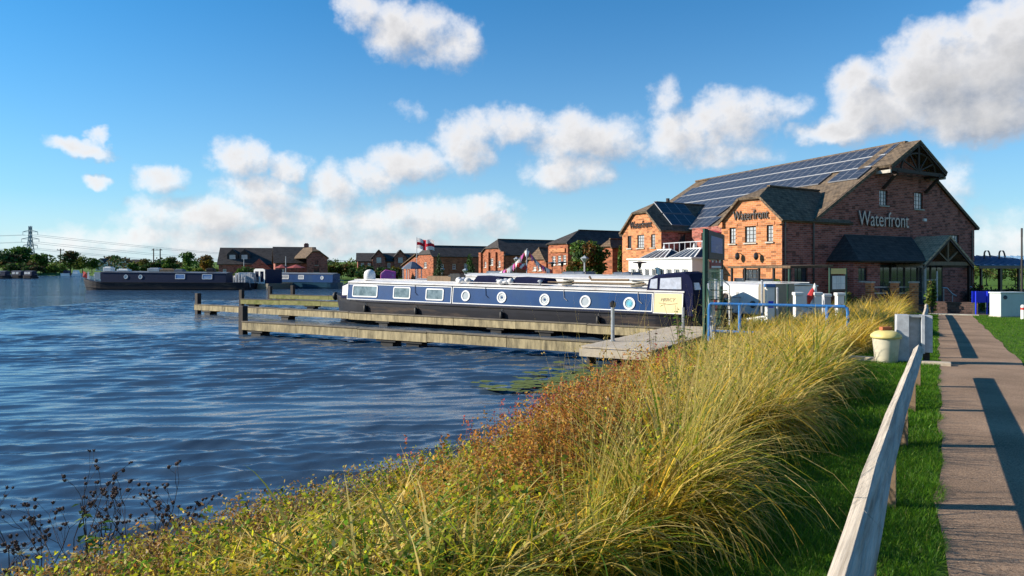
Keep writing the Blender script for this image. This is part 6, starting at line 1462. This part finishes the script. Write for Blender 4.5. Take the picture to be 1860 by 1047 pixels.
def tree(label, x, ytop, D, wpx, zb, cols, n=1500, shape='round', group='trees around the basin', size=None, seed=0, nm='tree', cat='tree', m=None, trunk_h=.25):
    r = np.random.default_rng(seed+int(x)); c0 = at(x, HY, D); c0.z = zb
    H = zat(ytop, D)-zb; W = wpx/F*D
    e = empty(nm, c0, label, cat, group)
    rr = random.Random(seed+int(x)); clumps = []
    if shape == 'round':
        for i in range(16):
            t_ = rr.uniform(0, 6.28); q = rr.uniform(0, .62); z = rr.uniform(.34, .84)
            k = (1-abs(z-.55)*1.05)
            clumps.append((math.cos(t_)*q*W/2*k, math.sin(t_)*q*W/2*k, z*H, W*rr.uniform(.15, .25), W*rr.uniform(.15, .25), H*rr.uniform(.10, .17)))
        clumps.append((0, 0, .80*H, W*.24, W*.24, H*.19))
    elif shape == 'cone':
        for i in range(14):
            f = i/13; t_ = rr.uniform(0, 6.28); q = (1-f)*W*.26
            clumps.append((math.cos(t_)*q, math.sin(t_)*q, H*(.16+.72*f), W*(.36-.24*f), W*(.36-.24*f), H*.13))
    else: # bushy bank
        for i in range(14):
            z = rr.uniform(.2, .75); q = rr.uniform(-.42, .42)
            clumps.append((q*W, rr.uniform(-.3, .3)*W*.5, z*H*(1-abs(q)*.7), W*rr.uniform(.12, .2), W*rr.uniform(.12, .2), H*rr.uniform(.16, .26)))
    C, idx = crown_points(n, clumps, r); C[:, 2] = np.maximum(C[:, 2], .08*H)
    cols = np.array(cols); ci = r.integers(0, len(cols), len(clumps)); base = cols[ci[idx]]
    col = base*r.uniform(.6, 1.35, (n, 1))*(1+r.normal(0, .08, (n, 3)))
    tint = r.uniform(size=n) < .15; col[tint] = cols[r.integers(0, len(cols), tint.sum())]
    sz = size or max(.09, W*.05)
    tm_ = MB(); lean = Vector((rr.uniform(-.04, .04)*W, 0, 0)); tr_ = max(.06, H*.024)
    tm_.tube([c0-zc*.2, c0+zc*H*.3+lean*.5, c0+zc*H*.75+lean], [tr_, tr_*.75, tr_*.25], 7)
    for i in range(6):
        cl = clumps[i*len(clumps)//6]; b0 = c0+zc*H*rr.uniform(.22, .45); b1 = c0+Vector(cl[:3]); tm_.tube([b0, b0.lerp(b1, .55)+zc*H*.03, b1], [tr_*.45, tr_*.3, tr_*.1], 5)
    tm_.build('trunk', M['trunk'], e)
    quads('crown', leaf_cards(C, np.full(n, sz), r)+np.array(c0), np.clip(col, .004, 1), m or M['leaf'], e)
    return e
G1, G2, G3 = (.06,.13,.022), (.10,.17,.025), (.04,.085,.025)
O1, O2, BR = (.22,.10,.018), (.17,.13,.02), (.10,.075,.03)
YG = (.13,.15,.025)
LT = [ # far left bank
 ('broad dark green tree at the far left edge of the picture', 8, 455, 262, 70, [G1,G3,BR], 'round'),
 ('tall rounded green tree in front of the pylon foot', 36, 447, 268, 66, [G1,G2,G3], 'round'),
 ('brownish bush below the tall rounded tree', 40, 470, 258, 60, [BR,G3,G2], 'bank'),
 ('green tree right of the pylon foot', 74, 459, 262, 48, [G1,G2,YG], 'round'),
 ('low dark bush by the moored boats', 66, 478, 254, 40, [G3,BR], 'bank'),
 ('dark domed tree behind the single telegraph pole', 128, 454, 272, 46, [G3,G1,BR], 'round'),
 ('yellow green bush left of the domed tree', 101, 474, 256, 40, [YG,G2], 'bank'),
 ('light green tree right of the domed tree', 150, 464, 270, 34, [G2,YG], 'round'),
 ('dark green tree left of the white houses', 167, 468, 280, 34, [G3,G1], 'round'),
 ('distant olive tree behind the white houses', 206, 464, 440, 46, [BR,G2,G3], 'round'),
 ('pale green tree between the white houses and the twin poles', 250, 474, 340, 44, [BR,G2], 'bank'),
 ('yellowish tree just left of the twin poles', 264, 469, 320, 30, [YG,BR], 'round'),
 ('low dull hedge under the twin poles', 288, 476, 300, 60, [BR,G3], 'bank'),
 ('grey green tree right of the twin poles', 312, 466, 300, 40, [G3,BR,G2], 'round'),
 ('bright green tree left of the orange one', 340, 457, 200, 42, [G1,G2], 'round'),
 ('orange autumn tree left of the long dark roof', 376, 462, 180, 42, [O1,O2,BR], 'round'),
 ('low green shrub below the orange autumn tree', 358, 480, 170, 70, [G2,YG], 'bank'),
 ('grey green shrub in front of the long dark roof', 447, 480, 124, 40, [G3,G2], 'bank'),
 ('yellowing tree right of the shaded gable wing', 620, 470, 150, 56, [O2,YG,BR], 'bank'),
 ('olive tree in front of the brick terrace', 660, 478, 140, 60, [YG,G3,BR], 'bank'),
 ('low dark hedge on the far quay before the terrace', 690, 485, 118, 90, [G3,BR], 'bank'),
 ('yellowing shrub at the foot of the barn lean-to', 715, 480, 125, 36, [O2,YG], 'bank')]
for (lab, x, yt, D_, wd, cs_, shp) in LT:
    tree(lab, x, yt, D_, wd, .7, cs_, n=1300, shape=shp, group='trees along the far bank', m=M['far_leaf'], nm='bush' if shp == 'bank' else 'tree', cat='bush' if shp == 'bank' else 'tree')
tree('dark conical evergreen in front of the barn roof, the taller one', 797, 460, 93, 25, .3, [G3,(.02,.05,.018)], 1600, 'cone')
tree('dark rounded evergreen between barn and warehouse', 853, 459, 92, 30, .3, [G3,G1,(.02,.05,.018)], 1600, 'cone')
big = tree('large green tree with a red autumn side beside the hipped brick block', 1070, 436, 60, 86, .3, [G1,G3,G2,(.15,.07,.015)], 4200, 'round', size=.17)
tree('reddish autumn tree leaning against the large green tree', 1050, 446, 61, 50, .3, [(.19,.075,.015),(.14,.085,.015),G2], 1800, 'round', size=.16)
tree('slim light green poplar beside the far brick wing', 1126, 447, 57, 17, .3, [G2,YG,G1], 1200, 'cone', size=.13)
tree('small yellow green shrub in front of the conservatory left window', 1150, 489, 47, 14, .3, [YG,O2], 400, 'bank', size=.09)
tree('dark evergreen shrub by the conservatory lamp post', 1166, 490, 46.5, 18, .3, [G3,(.02,.05,.018)], 500, 'bank', size=.09)
tree('potted palm like shrub by the veranda corner', 1412, 487, 34.5, 20, .3, [YG,G2,O2], 500, 'bank', size=.08)
for k, (x, yt, D_, wd, cs_, lab) in enumerate(((1775,505,46,24,[(.2,.03,.02),G3],'red leaved shrub at the corner of the terrace'),(1800,508,45,40,[(.02,.04,.015),G3],'dark shrub in front of the terrace posts'),(1836,508,45,44,[(.02,.04,.015),G3,BR],'dark hedge plant behind the utility cabinet'),(1795,545,41.5,36,[YG,G2],'yellow green shrub behind the blue board'),(1545,522,38.5,40,[G3,YG],'dark shrub behind the tall grass by the notice board'),(1690,488,39.5,22,[G3,G2,YG],'small shrub at the porch post'))):
    tree(lab, x, yt, D_, wd, .26, cs_, 500, 'bank', group='shrubs around the pub', size=.09, nm='shrub', cat='shrub')
# the far-off belt of trees that closes the horizon
rb_ = np.random.default_rng(77); CC = []; cl_ = []
for i in range(230):
    xx = -420+i*4.6+rb_.uniform(-3, 3); dd = 345+rb_.uniform(-20, 60)+max(0, xx*.1); hh_ = rb_.uniform(3.2, 6.5)
    n_ = 90; d_ = rnd_dirs(n_, rb_); CC.append(np.array([xx, dd, 2.5+hh_*.45])+d_*np.array([rb_.uniform(3, 5), 3, hh_*.6])*rb_.uniform(.5, 1.05, (n_, 1)))
    cl_.append(np.tile(np.array([G1, G3, BR, YG][rb_.integers(0, 4)]), (n_, 1))*rb_.uniform(.7, 1.25, (n_, 1)))
CC = np.concatenate(CC); quads('distant_treeline', leaf_cards(CC, np.full(len(CC), .75), rb_), np.concatenate(cl_), M['far_leaf'], kind='stuff', label='far-off belt of trees closing the horizon')
for k in range(9):
    x = 1740+k*26; tree(('birch like pale tree','olive tree','green tree')[k % 3]+' far beyond the terrace, '+('first','second','third','fourth','fifth','sixth','seventh','eighth','ninth')[k]+' from the pub wall', x, 478+3*math.sin(k*2.1), 95, 42, .4, [YG,G2,(.2,.17,.06)], 500, 'round', group='trees beyond the terrace', m=M['far_leaf'])
# ================================================================== grass and weeds
def blades(P, head, L, W, lean, curl, c_base, c_tip, K=5, twist=None, r=rng):
    """vectorised bent blades -> quads (N*K,4,3) and per corner colours"""
    n = len(P); hx, hy = np.cos(head), np.sin(head); ang = lean; p = P.copy()
    tw = head+np.pi/2+(twist if twist is not None else r.normal(0, .6, n)); sx, sy = np.cos(tw), np.sin(tw)
    Vs = []; side = np.stack([sx, sy, np.zeros(n)], 1)
    for k in range(K+1):
        t_ = k/K; wd = (W*np.maximum(.06, (1-t_**1.7))*(.55+.45*min(1, t_*4)))[:, None]
        Vs.append((p-side*wd, p+side*wd, t_))
        a = ang+curl*(t_+.5/K); st = (L/K)[:, None]
        p = p+st*np.stack([np.sin(a)*hx, np.sin(a)*hy, np.cos(a)], 1)
    Q = np.empty((n, K, 4, 3), 'f'); C = np.empty((n, K, 4, 3), 'f')
    for k in range(K):
        l0, r0, t0 = Vs[k]; l1, r1, t1 = Vs[k+1]
        Q[:, k] = np.stack([l0, r0, r1, l1], 1)
        c0_ = c_base*(1-t0)+c_tip*t0; c1_ = c_base*(1-t1)+c_tip*t1
        C[:, k] = np.stack([c0_, c0_, c1_, c1_], 1)
    return Q.reshape(-1, 4, 3), C.reshape(-1, 4, 3)
def uvxy(u, v): return D3.x*u+E3.x*v, D3.y*u+E3.y*v
def noise2(x, y, s, seed):
    r = np.random.default_rng(seed); o = np.zeros_like(x)
    for k in range(7):
        a = r.uniform(0, 6.28); f = r.uniform(.5, 1.8)/s; o += np.sin((x*math.cos(a)+y*math.sin(a))*f*6.283+r.uniform(0, 6.28))
    return o/3
STRAW, GOLD, LIME, GRN, DGRN, RUST, RED, BROWN = map(np.array, ((.78,.58,.19),(.80,.50,.05),(.46,.45,.025),(.12,.24,.02),(.035,.09,.012),(.46,.19,.04),(.52,.07,.05),(.26,.16,.07)))
def veg_edge(u): return -1.55-.5*np.exp(-((u-16)/2.6)**2)+.16*np.sin(u*1.7)+.1*np.sin(u*4.1+1)          # edge towards the mown strip
def bank_pos(n, u0, u1, r, vmin=-8.2):
    u = r.uniform(u0, u1, n*2); v = r.uniform(vmin, -1.1, n*2); x, y = uvxy(u, v)
    d = shore_dist(x, y); ok = (d > .1) & (v < veg_edge(u)); idx = np.nonzero(ok)[0][:n]
    return u[idx], v[idx], x[idx], y[idx]
def hscale(u, v):
    """the bank vegetation stands tall beside the turf, lower towards the water"""
    near_ = (.17+.80/(1+np.exp(-(v+3.2)*2.6)))*(1-.62*np.exp(-((u-4.2)/1.1)**2-((v+2.45)/.6)**2)); mid = .50+.42/(1+np.exp(-(v+3.3)*2.0))
    k = np.clip((u-7)/3.5, 0, 1); q = near_*(1-k)+mid*k+.5*np.exp(-((v+1.7)/.28)**2)/(1+np.exp(-(u-3.9)*3.5))/(1+np.exp((u-9)*1.3))
    return q*np.clip(1+(.12*(u-24)/20), .95, 1.1)
def zone(u, v):
    """weights of: golden grass, green weeds, rusty weeds, red docks"""
    rust = np.exp(-(((u-5.4)/1.0)**2+((v+2.72)/.45)**2)); red = np.exp(-(((u-10)/2.6)**2+((v+4.6)/.9)**2))
    gold = np.clip(.25+1/(1+np.exp(-(u-5.2)*1.1)), 0, 1)*1/(1+np.exp(-(v+4.8)*1.6))
    return gold, rust, red
def pick(cols, wts, r):
    wts = np.stack(wts, 1); cw = np.cumsum(wts/wts.sum(1)[:, None], 1); i = (r.uniform(size=len(cw))[:, None] > cw).sum(1); return np.array(cols)[np.clip(i, 0, len(cols)-1)]
def make_grass(name, nt, per, u0, u1, r, K, Lr, Wr, rad, label):
    """tussocks: every tuft has its own size, tint and set, its blades fall outwards and downwind"""
    u, v, x, y = bank_pos(nt*3, u0, u1, r); gold, rust, red = zone(u, v); pn = noise2(x, y, 1.7, 3)
    keep = r.uniform(size=len(u)) < np.clip(.42+.5*gold+.3*pn-.95*rust-.35*red+.6*(v > veg_edge(u)-.55), .04, 1); u, v, x, y, gold, pn = (a[keep][:nt] for a in (u, v, x, y, gold, pn)); nt = len(u)
    size = r.uniform(.6, 1.3, nt)*(1+.15*pn); hs_ = hscale(u, v)
    tone = pick([STRAW, GOLD, LIME, LIME*.8+GOLD*.2, GRN], [.7+1.1*gold, .5+1.6*gold, .8-.5*gold, .5+0*u, .4-.36*gold], r)*r.uniform(.75, 1.25, (nt, 1))
    setd = math.atan2(E3.y, E3.x)+r.normal(0, .85, nt); setl = r.uniform(.0, .35, nt)
    i = np.repeat(np.arange(nt), per); n = len(i)
    a = r.uniform(0, 6.28, n); q = np.abs(r.normal(0, 1, n))*rad*size[i]
    px, py = x[i]+np.cos(a)*q, y[i]+np.sin(a)*q; uu, vv = px*D3.x+py*D3.y, px*E3.x+py*E3.y
    ok = (vv < veg_edge(uu)+.15) & (shore_dist(px, py) > -.25); i, a, q, px, py = i[ok], a[ok], q[ok], px[ok], py[ok]; n = len(i)
    edge_ = np.clip((vv[ok]-veg_edge(uu[ok])+.7)/.7, 0, 1); hx = np.cos(a)*.6+np.cos(setd[i])*(.45-.3*edge_)+r.normal(0, .55, n); hy = np.sin(a)*.6+np.sin(setd[i])*(.45-.3*edge_)+r.normal(0, .55, n); head = np.arctan2(hy, hx)
    L = r.uniform(*Lr, n)*size[i]*hs_[i]; L[r.uniform(size=n) < .04] *= 1.25
    W = r.uniform(*Wr, n); lean = np.abs(r.normal(.12, .14, n))+setl[i]*.6+.6*q/(rad*3+.01); curl = (r.gamma(3.0, .5, n)*(.75+.5*setl[i])+.25)*(1+.5*edge_); lean *= 1-.7*edge_; L = L*(1-.15*edge_)
    broken = r.uniform(size=n) < .22; curl[broken] += r.uniform(1, 2, broken.sum())
    dead = r.uniform(size=n) < .3; tip = tone[i]; shade_tip = r.uniform(size=n) < .75*edge_*(uu[ok] < 12); tip[shade_tip] = GRN*.8; tip[dead] = STRAW*r.uniform(.7, 1.1, (dead.sum(), 1)); gg_ = r.uniform(size=n) < .09; tip[gg_] = GRN  # tips at the turf edge darkened to green, painting in the bank's shaded side
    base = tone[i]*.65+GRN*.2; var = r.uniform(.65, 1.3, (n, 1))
    Q, C = blades(np.stack([px, py, ground_z(px, py)-.02], 1), head, L, W, lean, curl, base*var, tip*var, K, r=r)
    return quads(name, Q, C, M['grass'], kind='stuff', label=label)
r1 = np.random.default_rng(101)
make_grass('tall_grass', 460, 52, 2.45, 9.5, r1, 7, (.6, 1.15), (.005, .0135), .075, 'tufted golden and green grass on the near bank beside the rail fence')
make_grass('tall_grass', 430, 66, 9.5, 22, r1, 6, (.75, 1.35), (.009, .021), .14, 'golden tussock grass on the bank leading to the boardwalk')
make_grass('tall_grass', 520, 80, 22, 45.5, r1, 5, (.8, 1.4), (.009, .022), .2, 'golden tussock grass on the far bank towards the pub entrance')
# a few long arching reed blades
u, v, x, y = bank_pos(1900, 2.6, 10, r1); n = len(u)
Q, C = blades(np.stack([x, y, ground_z(x, y)], 1), math.atan2(E3.y, E3.x)+r1.normal(0, .9, n), r1.uniform(.7, 1.2, n)*np.clip(hscale(u, v)*1.25, .5, 1), r1.uniform(.007, .017, n), r1.uniform(.2, .9, n), r1.uniform(1.3, 2.6, n), pick([LIME, GRN, GOLD*.6], [1+0*u, .8+0*u, .5+0*u], r1), pick([STRAW, GOLD, LIME, GRN*1.4], [1+0*u, 1.+0*u, 1.0+0*u, .5+0*u], r1)*r1.uniform(.7, 1.15, (n, 1)), 9, r=r1)
quads('reed_blades', Q, C, M['grass'], kind='stuff', label='long arching reed blades among the bank grass')
u, v, x, y = bank_pos(9000, 2.5, 10, r1, -6.4); k = (r1.uniform(size=len(u)) < np.clip(.55+.5*noise2(x, y, .9, 61), .05, 1)*(1-.9*zone(u, v)[1])) & (v < veg_edge(u)-.1); u, v, x, y = u[k], v[k], x[k], y[k]; n = len(u)
tn_ = pick([STRAW, GOLD, LIME, GRN*1.3], [1.2+0*u, 1.0+0*u, .9+0*u, .35+0*u], r1)*r1.uniform(.75, 1.2, (n, 1))
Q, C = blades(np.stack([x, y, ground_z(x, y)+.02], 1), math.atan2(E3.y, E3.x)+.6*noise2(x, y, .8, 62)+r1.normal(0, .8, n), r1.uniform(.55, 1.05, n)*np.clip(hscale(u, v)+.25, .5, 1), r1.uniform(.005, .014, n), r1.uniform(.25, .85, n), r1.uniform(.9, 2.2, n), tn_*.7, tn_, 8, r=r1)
quads('arching_grass', Q, C, M['grass'], kind='stuff', label='bright arching grass blades tumbling over the near bank')
# leafy weeds: stems carrying many small leaves
def weeds(name, n, u0, u1, r, hgt, nl, lsize, chooser, label, vmin=-8.2, dens=None, stemcol=(.16,.09,.04)):
    u, v, x, y = bank_pos(n*3, u0, u1, r, vmin); w_ = dens(u, v, x, y); k = r.uniform(size=len(u)) < w_; u, v, x, y = u[k][:n], v[k][:n], x[k][:n], y[k][:n]; n = len(u)
    z = ground_z(x, y); h = r.uniform(*hgt, n)*np.clip(hscale(u, v)*1.05, .5, 1.1)
    hd = r.uniform(0, 6.28, n); ln = r.uniform(0, .28, n); dx, dy = np.cos(hd)*np.sin(ln), np.sin(hd)*np.sin(ln)
    Q, C = blades(np.stack([x, y, z], 1), hd, h, np.full(n, .0035), ln, np.full(n, .25), np.tile(np.array(stemcol), (n, 1)), np.tile(np.array(stemcol), (n, 1)), 3, r=r)
    f = r.uniform(.25, 1.03, (n, nl)); a = r.uniform(0, 6.28, (n, nl)); q = r.uniform(.02, .09, (n, nl))*(1.25-f)
    L_ = np.stack([x[:, None]+dx[:, None]*h[:, None]*f+np.cos(a)*q, y[:, None]+dy[:, None]*h[:, None]*f+np.sin(a)*q, z[:, None]+h[:, None]*f*np.cos(ln)[:, None]], -1).reshape(-1, 3)
    col = chooser(np.repeat(u, nl), np.repeat(v, nl), f.ravel(), r)*r.uniform(.6, 1.3, (n*nl, 1))
    LQ = leaf_cards(L_, np.full(n*nl, lsize), r, up=.8)
    return quads(name, np.concatenate([Q, LQ]), np.concatenate([C, np.repeat(col[:, None, :], 4, 1)]), M['grass'], kind='stuff', label=label)
weeds('rust_weeds', 2600, 2.2, 9.5, r1, (.85, 1.28), 36, .016, lambda u, v, f, r: pick([RUST, BROWN, np.array((.55,.30,.06)), LIME], [1.3+f, .6+0*u, 1.0+f, .4*(1.2-f)], r), 'rust coloured weeds in the middle of the bank', dens=lambda u, v, x, y: np.clip(zone(u, v)[1]*1.2-.03, 0, 1))
weeds('red_weeds', 620, 5.5, 16, r1, (.85, 1.4), 26, .017, lambda u, v, f, r: pick([RED, RUST, np.array((.52,.16,.13)), BROWN, LIME], [1.4*f, .4+0*u, .9*f, .3+0*u, .5*(1.2-f)], r), 'red seeding docks at the water edge', dens=lambda u, v, x, y: np.clip(zone(u, v)[2]*1.2-.05, 0, 1), stemcol=(.25,.06,.04))
weeds('green_weeds', 2100, 1.8, 16, r1, (.4, .9), 20, .0165, lambda u, v, f, r: pick([GRN, LIME, np.array((.16,.20,.02)), DGRN], [1+0*u, .9+f, .6+0*u, .8*(1.1-f)], r), 'low green leafy weeds between the grass', dens=lambda u, v, x, y: np.clip(.25+.5*noise2(x, y, 1.3, 5)+.25*(u < 6), .04, 1)*(1-.7*zone(u, v)[1]))
weeds('dry_weeds', 3000, 1.5, 6.5, r1, (.35, .95), 20, .014, lambda u, v, f, r: pick([BROWN, RUST*.8, STRAW*.7, LIME*.7], [1.2+0*u, .6+0*u, .6+0*u, .4+0*u], r), 'brown matted dry weeds at the near water edge', dens=lambda u, v, x, y: np.clip((-v-3.6)*.6, .0, 1)*np.clip((5.5-u)*.6, .08, 1))
# thin seeding stems standing above the grass beside the turf
u = r1.uniform(3.4, 7.6, 300); v = veg_edge(u)-np.abs(r1.normal(.05, .12, 300)); x, y = uvxy(u, v); n = len(u); z = ground_z(x, y)
hd_ = math.atan2(E3.y, E3.x)+r1.normal(0, 1.0, n); L_ = r1.uniform(1.15, 1.8, n); ln_ = np.abs(r1.normal(.08, .1, n)); cv_ = r1.uniform(.15, .7, n)
Q, C = blades(np.stack([x, y, z], 1), hd_, L_, np.full(n, .0022), ln_, cv_, np.tile(LIME*.7, (n, 1)), np.tile(STRAW*.8, (n, 1)), 6, r=r1)
tips = Q.reshape(n, 6, 4, 3)[:, 4:, 0, :]; C2 = []
for k in range(9):
    f_ = r1.uniform(0, 1, (n, 1)); C2.append(tips[:, 0]*(1-f_)+tips[:, 1]*f_+r1.normal(0, .010, (n, 3)))
C2 = np.concatenate(C2); LQ = leaf_cards(C2, np.full(len(C2), .008), r1); lc = np.repeat((STRAW*.75)[None], len(C2), 0)*r1.uniform(.6, 1.2, (len(C2), 1))
quads('seeding_grass', np.concatenate([Q, LQ]), np.concatenate([C, np.repeat(lc[:, None, :], 4, 1)]), M['grass'], kind='stuff', label='thin tall seeding grass stems beside the turf strip')
# mown turf blades
def lawn(name, n, u0, u1, v0, v1, L, W, r, label, edge=False, dark=1.0):
    u = r.uniform(u0, u1, n); v = r.uniform(v0, v1, n)
    if edge: k = v > veg_edge(u)-.25; u, v = u[k], v[k]
    k = ~((v > .02+.03*np.sin(u*5)) & (v < 1.55)); u, v = u[k], v[k]; n = len(u)
    x, y = uvxy(u, v); z = ground_z(x, y); pn = noise2(x, y, .9, 31)
    g_ = pick([(.05,.16,.008), (.09,.24,.01), (.17,.32,.015), (.24,.26,.06)], [1+0*u, 1.2+0*u, .6+.4*pn.clip(0), .10+0*u], r)*r.uniform(.7, 1.2, (n, 1))
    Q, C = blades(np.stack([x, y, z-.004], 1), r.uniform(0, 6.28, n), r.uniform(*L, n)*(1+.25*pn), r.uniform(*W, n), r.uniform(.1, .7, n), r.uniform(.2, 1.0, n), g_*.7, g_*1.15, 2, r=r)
    return quads(name, Q, C, M['grass'], kind='stuff', label=label)
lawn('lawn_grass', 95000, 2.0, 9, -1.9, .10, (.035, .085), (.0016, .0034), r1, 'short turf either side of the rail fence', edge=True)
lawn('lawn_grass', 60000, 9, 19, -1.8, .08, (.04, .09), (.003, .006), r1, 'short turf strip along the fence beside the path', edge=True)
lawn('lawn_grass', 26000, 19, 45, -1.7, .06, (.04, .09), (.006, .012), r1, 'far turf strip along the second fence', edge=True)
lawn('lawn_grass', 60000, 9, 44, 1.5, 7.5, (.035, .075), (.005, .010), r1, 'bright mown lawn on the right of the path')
# algae on the sheltered water by the boardwalk
al_ = MB(); r = random.Random(4)
for i in range(230):
    u = r.uniform(13.5, 18.5); v = -7.0-abs(r.gauss(0, 1.0))-max(0, 16-u)*.1; s_ = r.uniform(.06, .26); c_ = uv(u, v, .075+r.uniform(0, .02))
    al_.poly([c_+Vector((s_*r.uniform(.6, 1.2)*math.cos(t_), s_*r.uniform(.6, 1.2)*.8*math.sin(t_), 0)) for t_ in [k*1.047 for k in range(6)]])
al_.build('algae_mat', mat('algae', (.10,.13,.02), .8, .4, 9), kind='stuff', label='green algae floating on the water by the boardwalk')
# ------------------------------------------------------------------ plants one can tell apart
def seed_plant(label, x, ybase_z, D, h, seed):
    r = random.Random(seed); c0 = at(x, HY, D); c0.z = float(ground_z(np.array([c0.x]), np.array([c0.y]))[0]); c0.z = max(c0.z, -.05)
    e = empty('seed_head_plant', c0, label, 'dead plant', 'dark dried seed head plants at the near water edge')
    st = MB(); tips = []
    def branch(p, d, l, rad, depth):
        q = p+d*l*.5+Vector((r.uniform(-.02, .02), r.uniform(-.02, .02), 0)); s = q+(d+Vector((r.uniform(-.1, .1), r.uniform(-.1, .1), .05))).normalized()*l*.5
        st.tube([p, q, s], [rad, rad*.85, rad*.65], 5)
        if depth == 0: tips.append(s); return
        for k in range(3 if depth > 1 else r.choice((2, 3))):
            a = r.uniform(0, 6.28); sp = r.uniform(.3, .75); branch(s if k < 2 else q, (d+Vector((math.cos(a)*sp, math.sin(a)*sp, r.uniform(-.05, .25)))).normalized(), l*r.uniform(.42, .7), rad*.62, depth-1)
    branch(c0, Vector((r.uniform(-.15, .15), r.uniform(-.1, .1), 1)).normalized(), h*.46, .0055, 3)
    st.build('stem', M['stem'], e)
    for tp in tips[:30]:
        s_ = r.uniform(.009, .016); hd = MB(); hd.ball(tp, s_, s_, s_*1.1, 6, 4)
        for k in range(4): a = r.uniform(0, 6.28); hd.bar(tp, tp+Vector((math.cos(a)*s_*1.5, math.sin(a)*s_*1.5, r.uniform(0, s_*1.2))), .004)
        hd.build('seed_head', M['stem'], e)
SP = [('tallest dark seed head plant at the near water edge, with forked stalk tips', 150, 5.6, 1.45), ('dark seed head plant at the far left corner of the bank', 22, 5.9, 1.1), ('dark seed head plant between the left corner and the tallest one', 78, 5.7, 1.15), ('dark seed head plant just left of the tallest one', 112, 5.2, 1.05), ('dark seed head plant close to the right of the tallest one', 196, 5.5, 1.0), ('dark seed head plant with a crowded top, right of the leafy nettle', 248, 5.6, 1.0), ('bushy dark seed head plant overlooking the brown mat', 292, 5.5, 1.02), ('small dark seed head plant farthest right of the dried ones', 338, 5.7, .8), ('thin dark seed head plant in front at the bottom left', 60, 4.8, .8), ('dark seed head plant right at the left edge of the picture', 8, 5.3, .95), ('dark seed head plant behind the tallest one, nearer the water', 135, 6.1, 1.15), ('dark seed head plant behind the leafy nettle', 205, 6.0, 1.05), ('low dark seed head plant over the brown dry weeds', 262, 5.1, .75), ('dark seed head plant leaning at the water edge by the brown mat', 318, 6.1, .9)]
for i, (lab, x, D_, h) in enumerate(SP): seed_plant(lab, x, 0, D_, h, 40+i)
def leafy_plant(label, P, h, n, lsize, cols, seed, spread=.5, name='leafy_weed', cat='weed', group=None):
    r = random.Random(seed); e = empty(name, P, label, cat, group); st = MB(); C = []
    for k in range(max(2, n//9)):
        a = r.uniform(0, 6.28); d = Vector((math.cos(a)*spread*r.uniform(.1, .6), math.sin(a)*spread*r.uniform(.1, .6), 1)); q = P+d*h*r.uniform(.7, 1.0); st.tube([P, P.lerp(q, .5)+Vector((0,0,.02)), q], [.006, .005, .003], 5)
        for j in range(9):
            f = r.uniform(.25, 1.02); b_ = r.uniform(0, 6.28); C.append((P.lerp(q, f), b_))
    st.build('stem', M['stem'], e)
    for (c_, b_) in C[:n]:
        s_ = lsize*r.uniform(.6, 1.25); d = Vector((math.cos(b_), math.sin(b_), r.uniform(-.25, .35))); sd = Vector((-d.y, d.x, 0)).normalized()*s_*.30; tip = c_+d*s_-Vector((0, 0, s_*.25)); mid = c_+d*s_*.5
        col = np.array(cols[r.randrange(len(cols))])*r.uniform(.7, 1.25)
        Q = np.array([[c_, mid+sd, mid-Vector((0,0,.012*s_/.1)), c_], [c_, mid-Vector((0,0,.012*s_/.1)), mid-sd, c_], [mid+sd, tip, tip, mid-Vector((0,0,.012*s_/.1))], [mid-Vector((0,0,.012*s_/.1)), tip, tip, mid-sd]], dtype='f')
        quads('leaf', Q, np.tile(col, (4, 1)), M['grass'], e)
    return e
BG = [(.09,.20,.025), (.13,.24,.03), (.06,.14,.02), (.17,.24,.03)]
def bp_(x, D): p = at(x, HY, D); p.z = float(ground_z(np.array([p.x]), np.array([p.y]))[0]); return p
for i, (lab, x, D_, h, n, ls, sp) in enumerate((('bright green nettle growing among the dark seed heads', 178, 5.5, .95, 54, .085, .35), ('low bright green plant at the bottom left corner', 40, 4.6, .5, 40, .11, .6), ('bright green broad leaved plant at the bottom left beside the brown mat', 128, 4.7, .5, 45, .12, .5), ('green leafy weed at the water edge left of the grass bank', 468, 6.6, .5, 45, .09, .5), ('green bramble spray in front of the green gate', 1235, 17.2, 1.55, 90, .11, .55), ('green leafy plant below the bramble spray', 1250, 14.5, .95, 70, .11, .6), ('green thistle like weed in the middle of the bank', 1238, 8.0, .95, 60, .085, .5), ('green leafy weed left of the golden grass', 1290, 11, .95, 60, .09, .6), ('bramble stem with reddish leaves beside the boardwalk', 1185, 15.5, 1.15, 60, .08, .5), ('broad leaved green weed at the foot of the dark bank', 815, 3.6, .55, 45, .07, .5))):
    leafy_plant(lab, bp_(x, D_), h, n, ls, BG if 'reddish' not in lab else [(.2,.05,.04), (.12,.15,.03)], 70+i, sp, group='leafy green weeds on the bank')
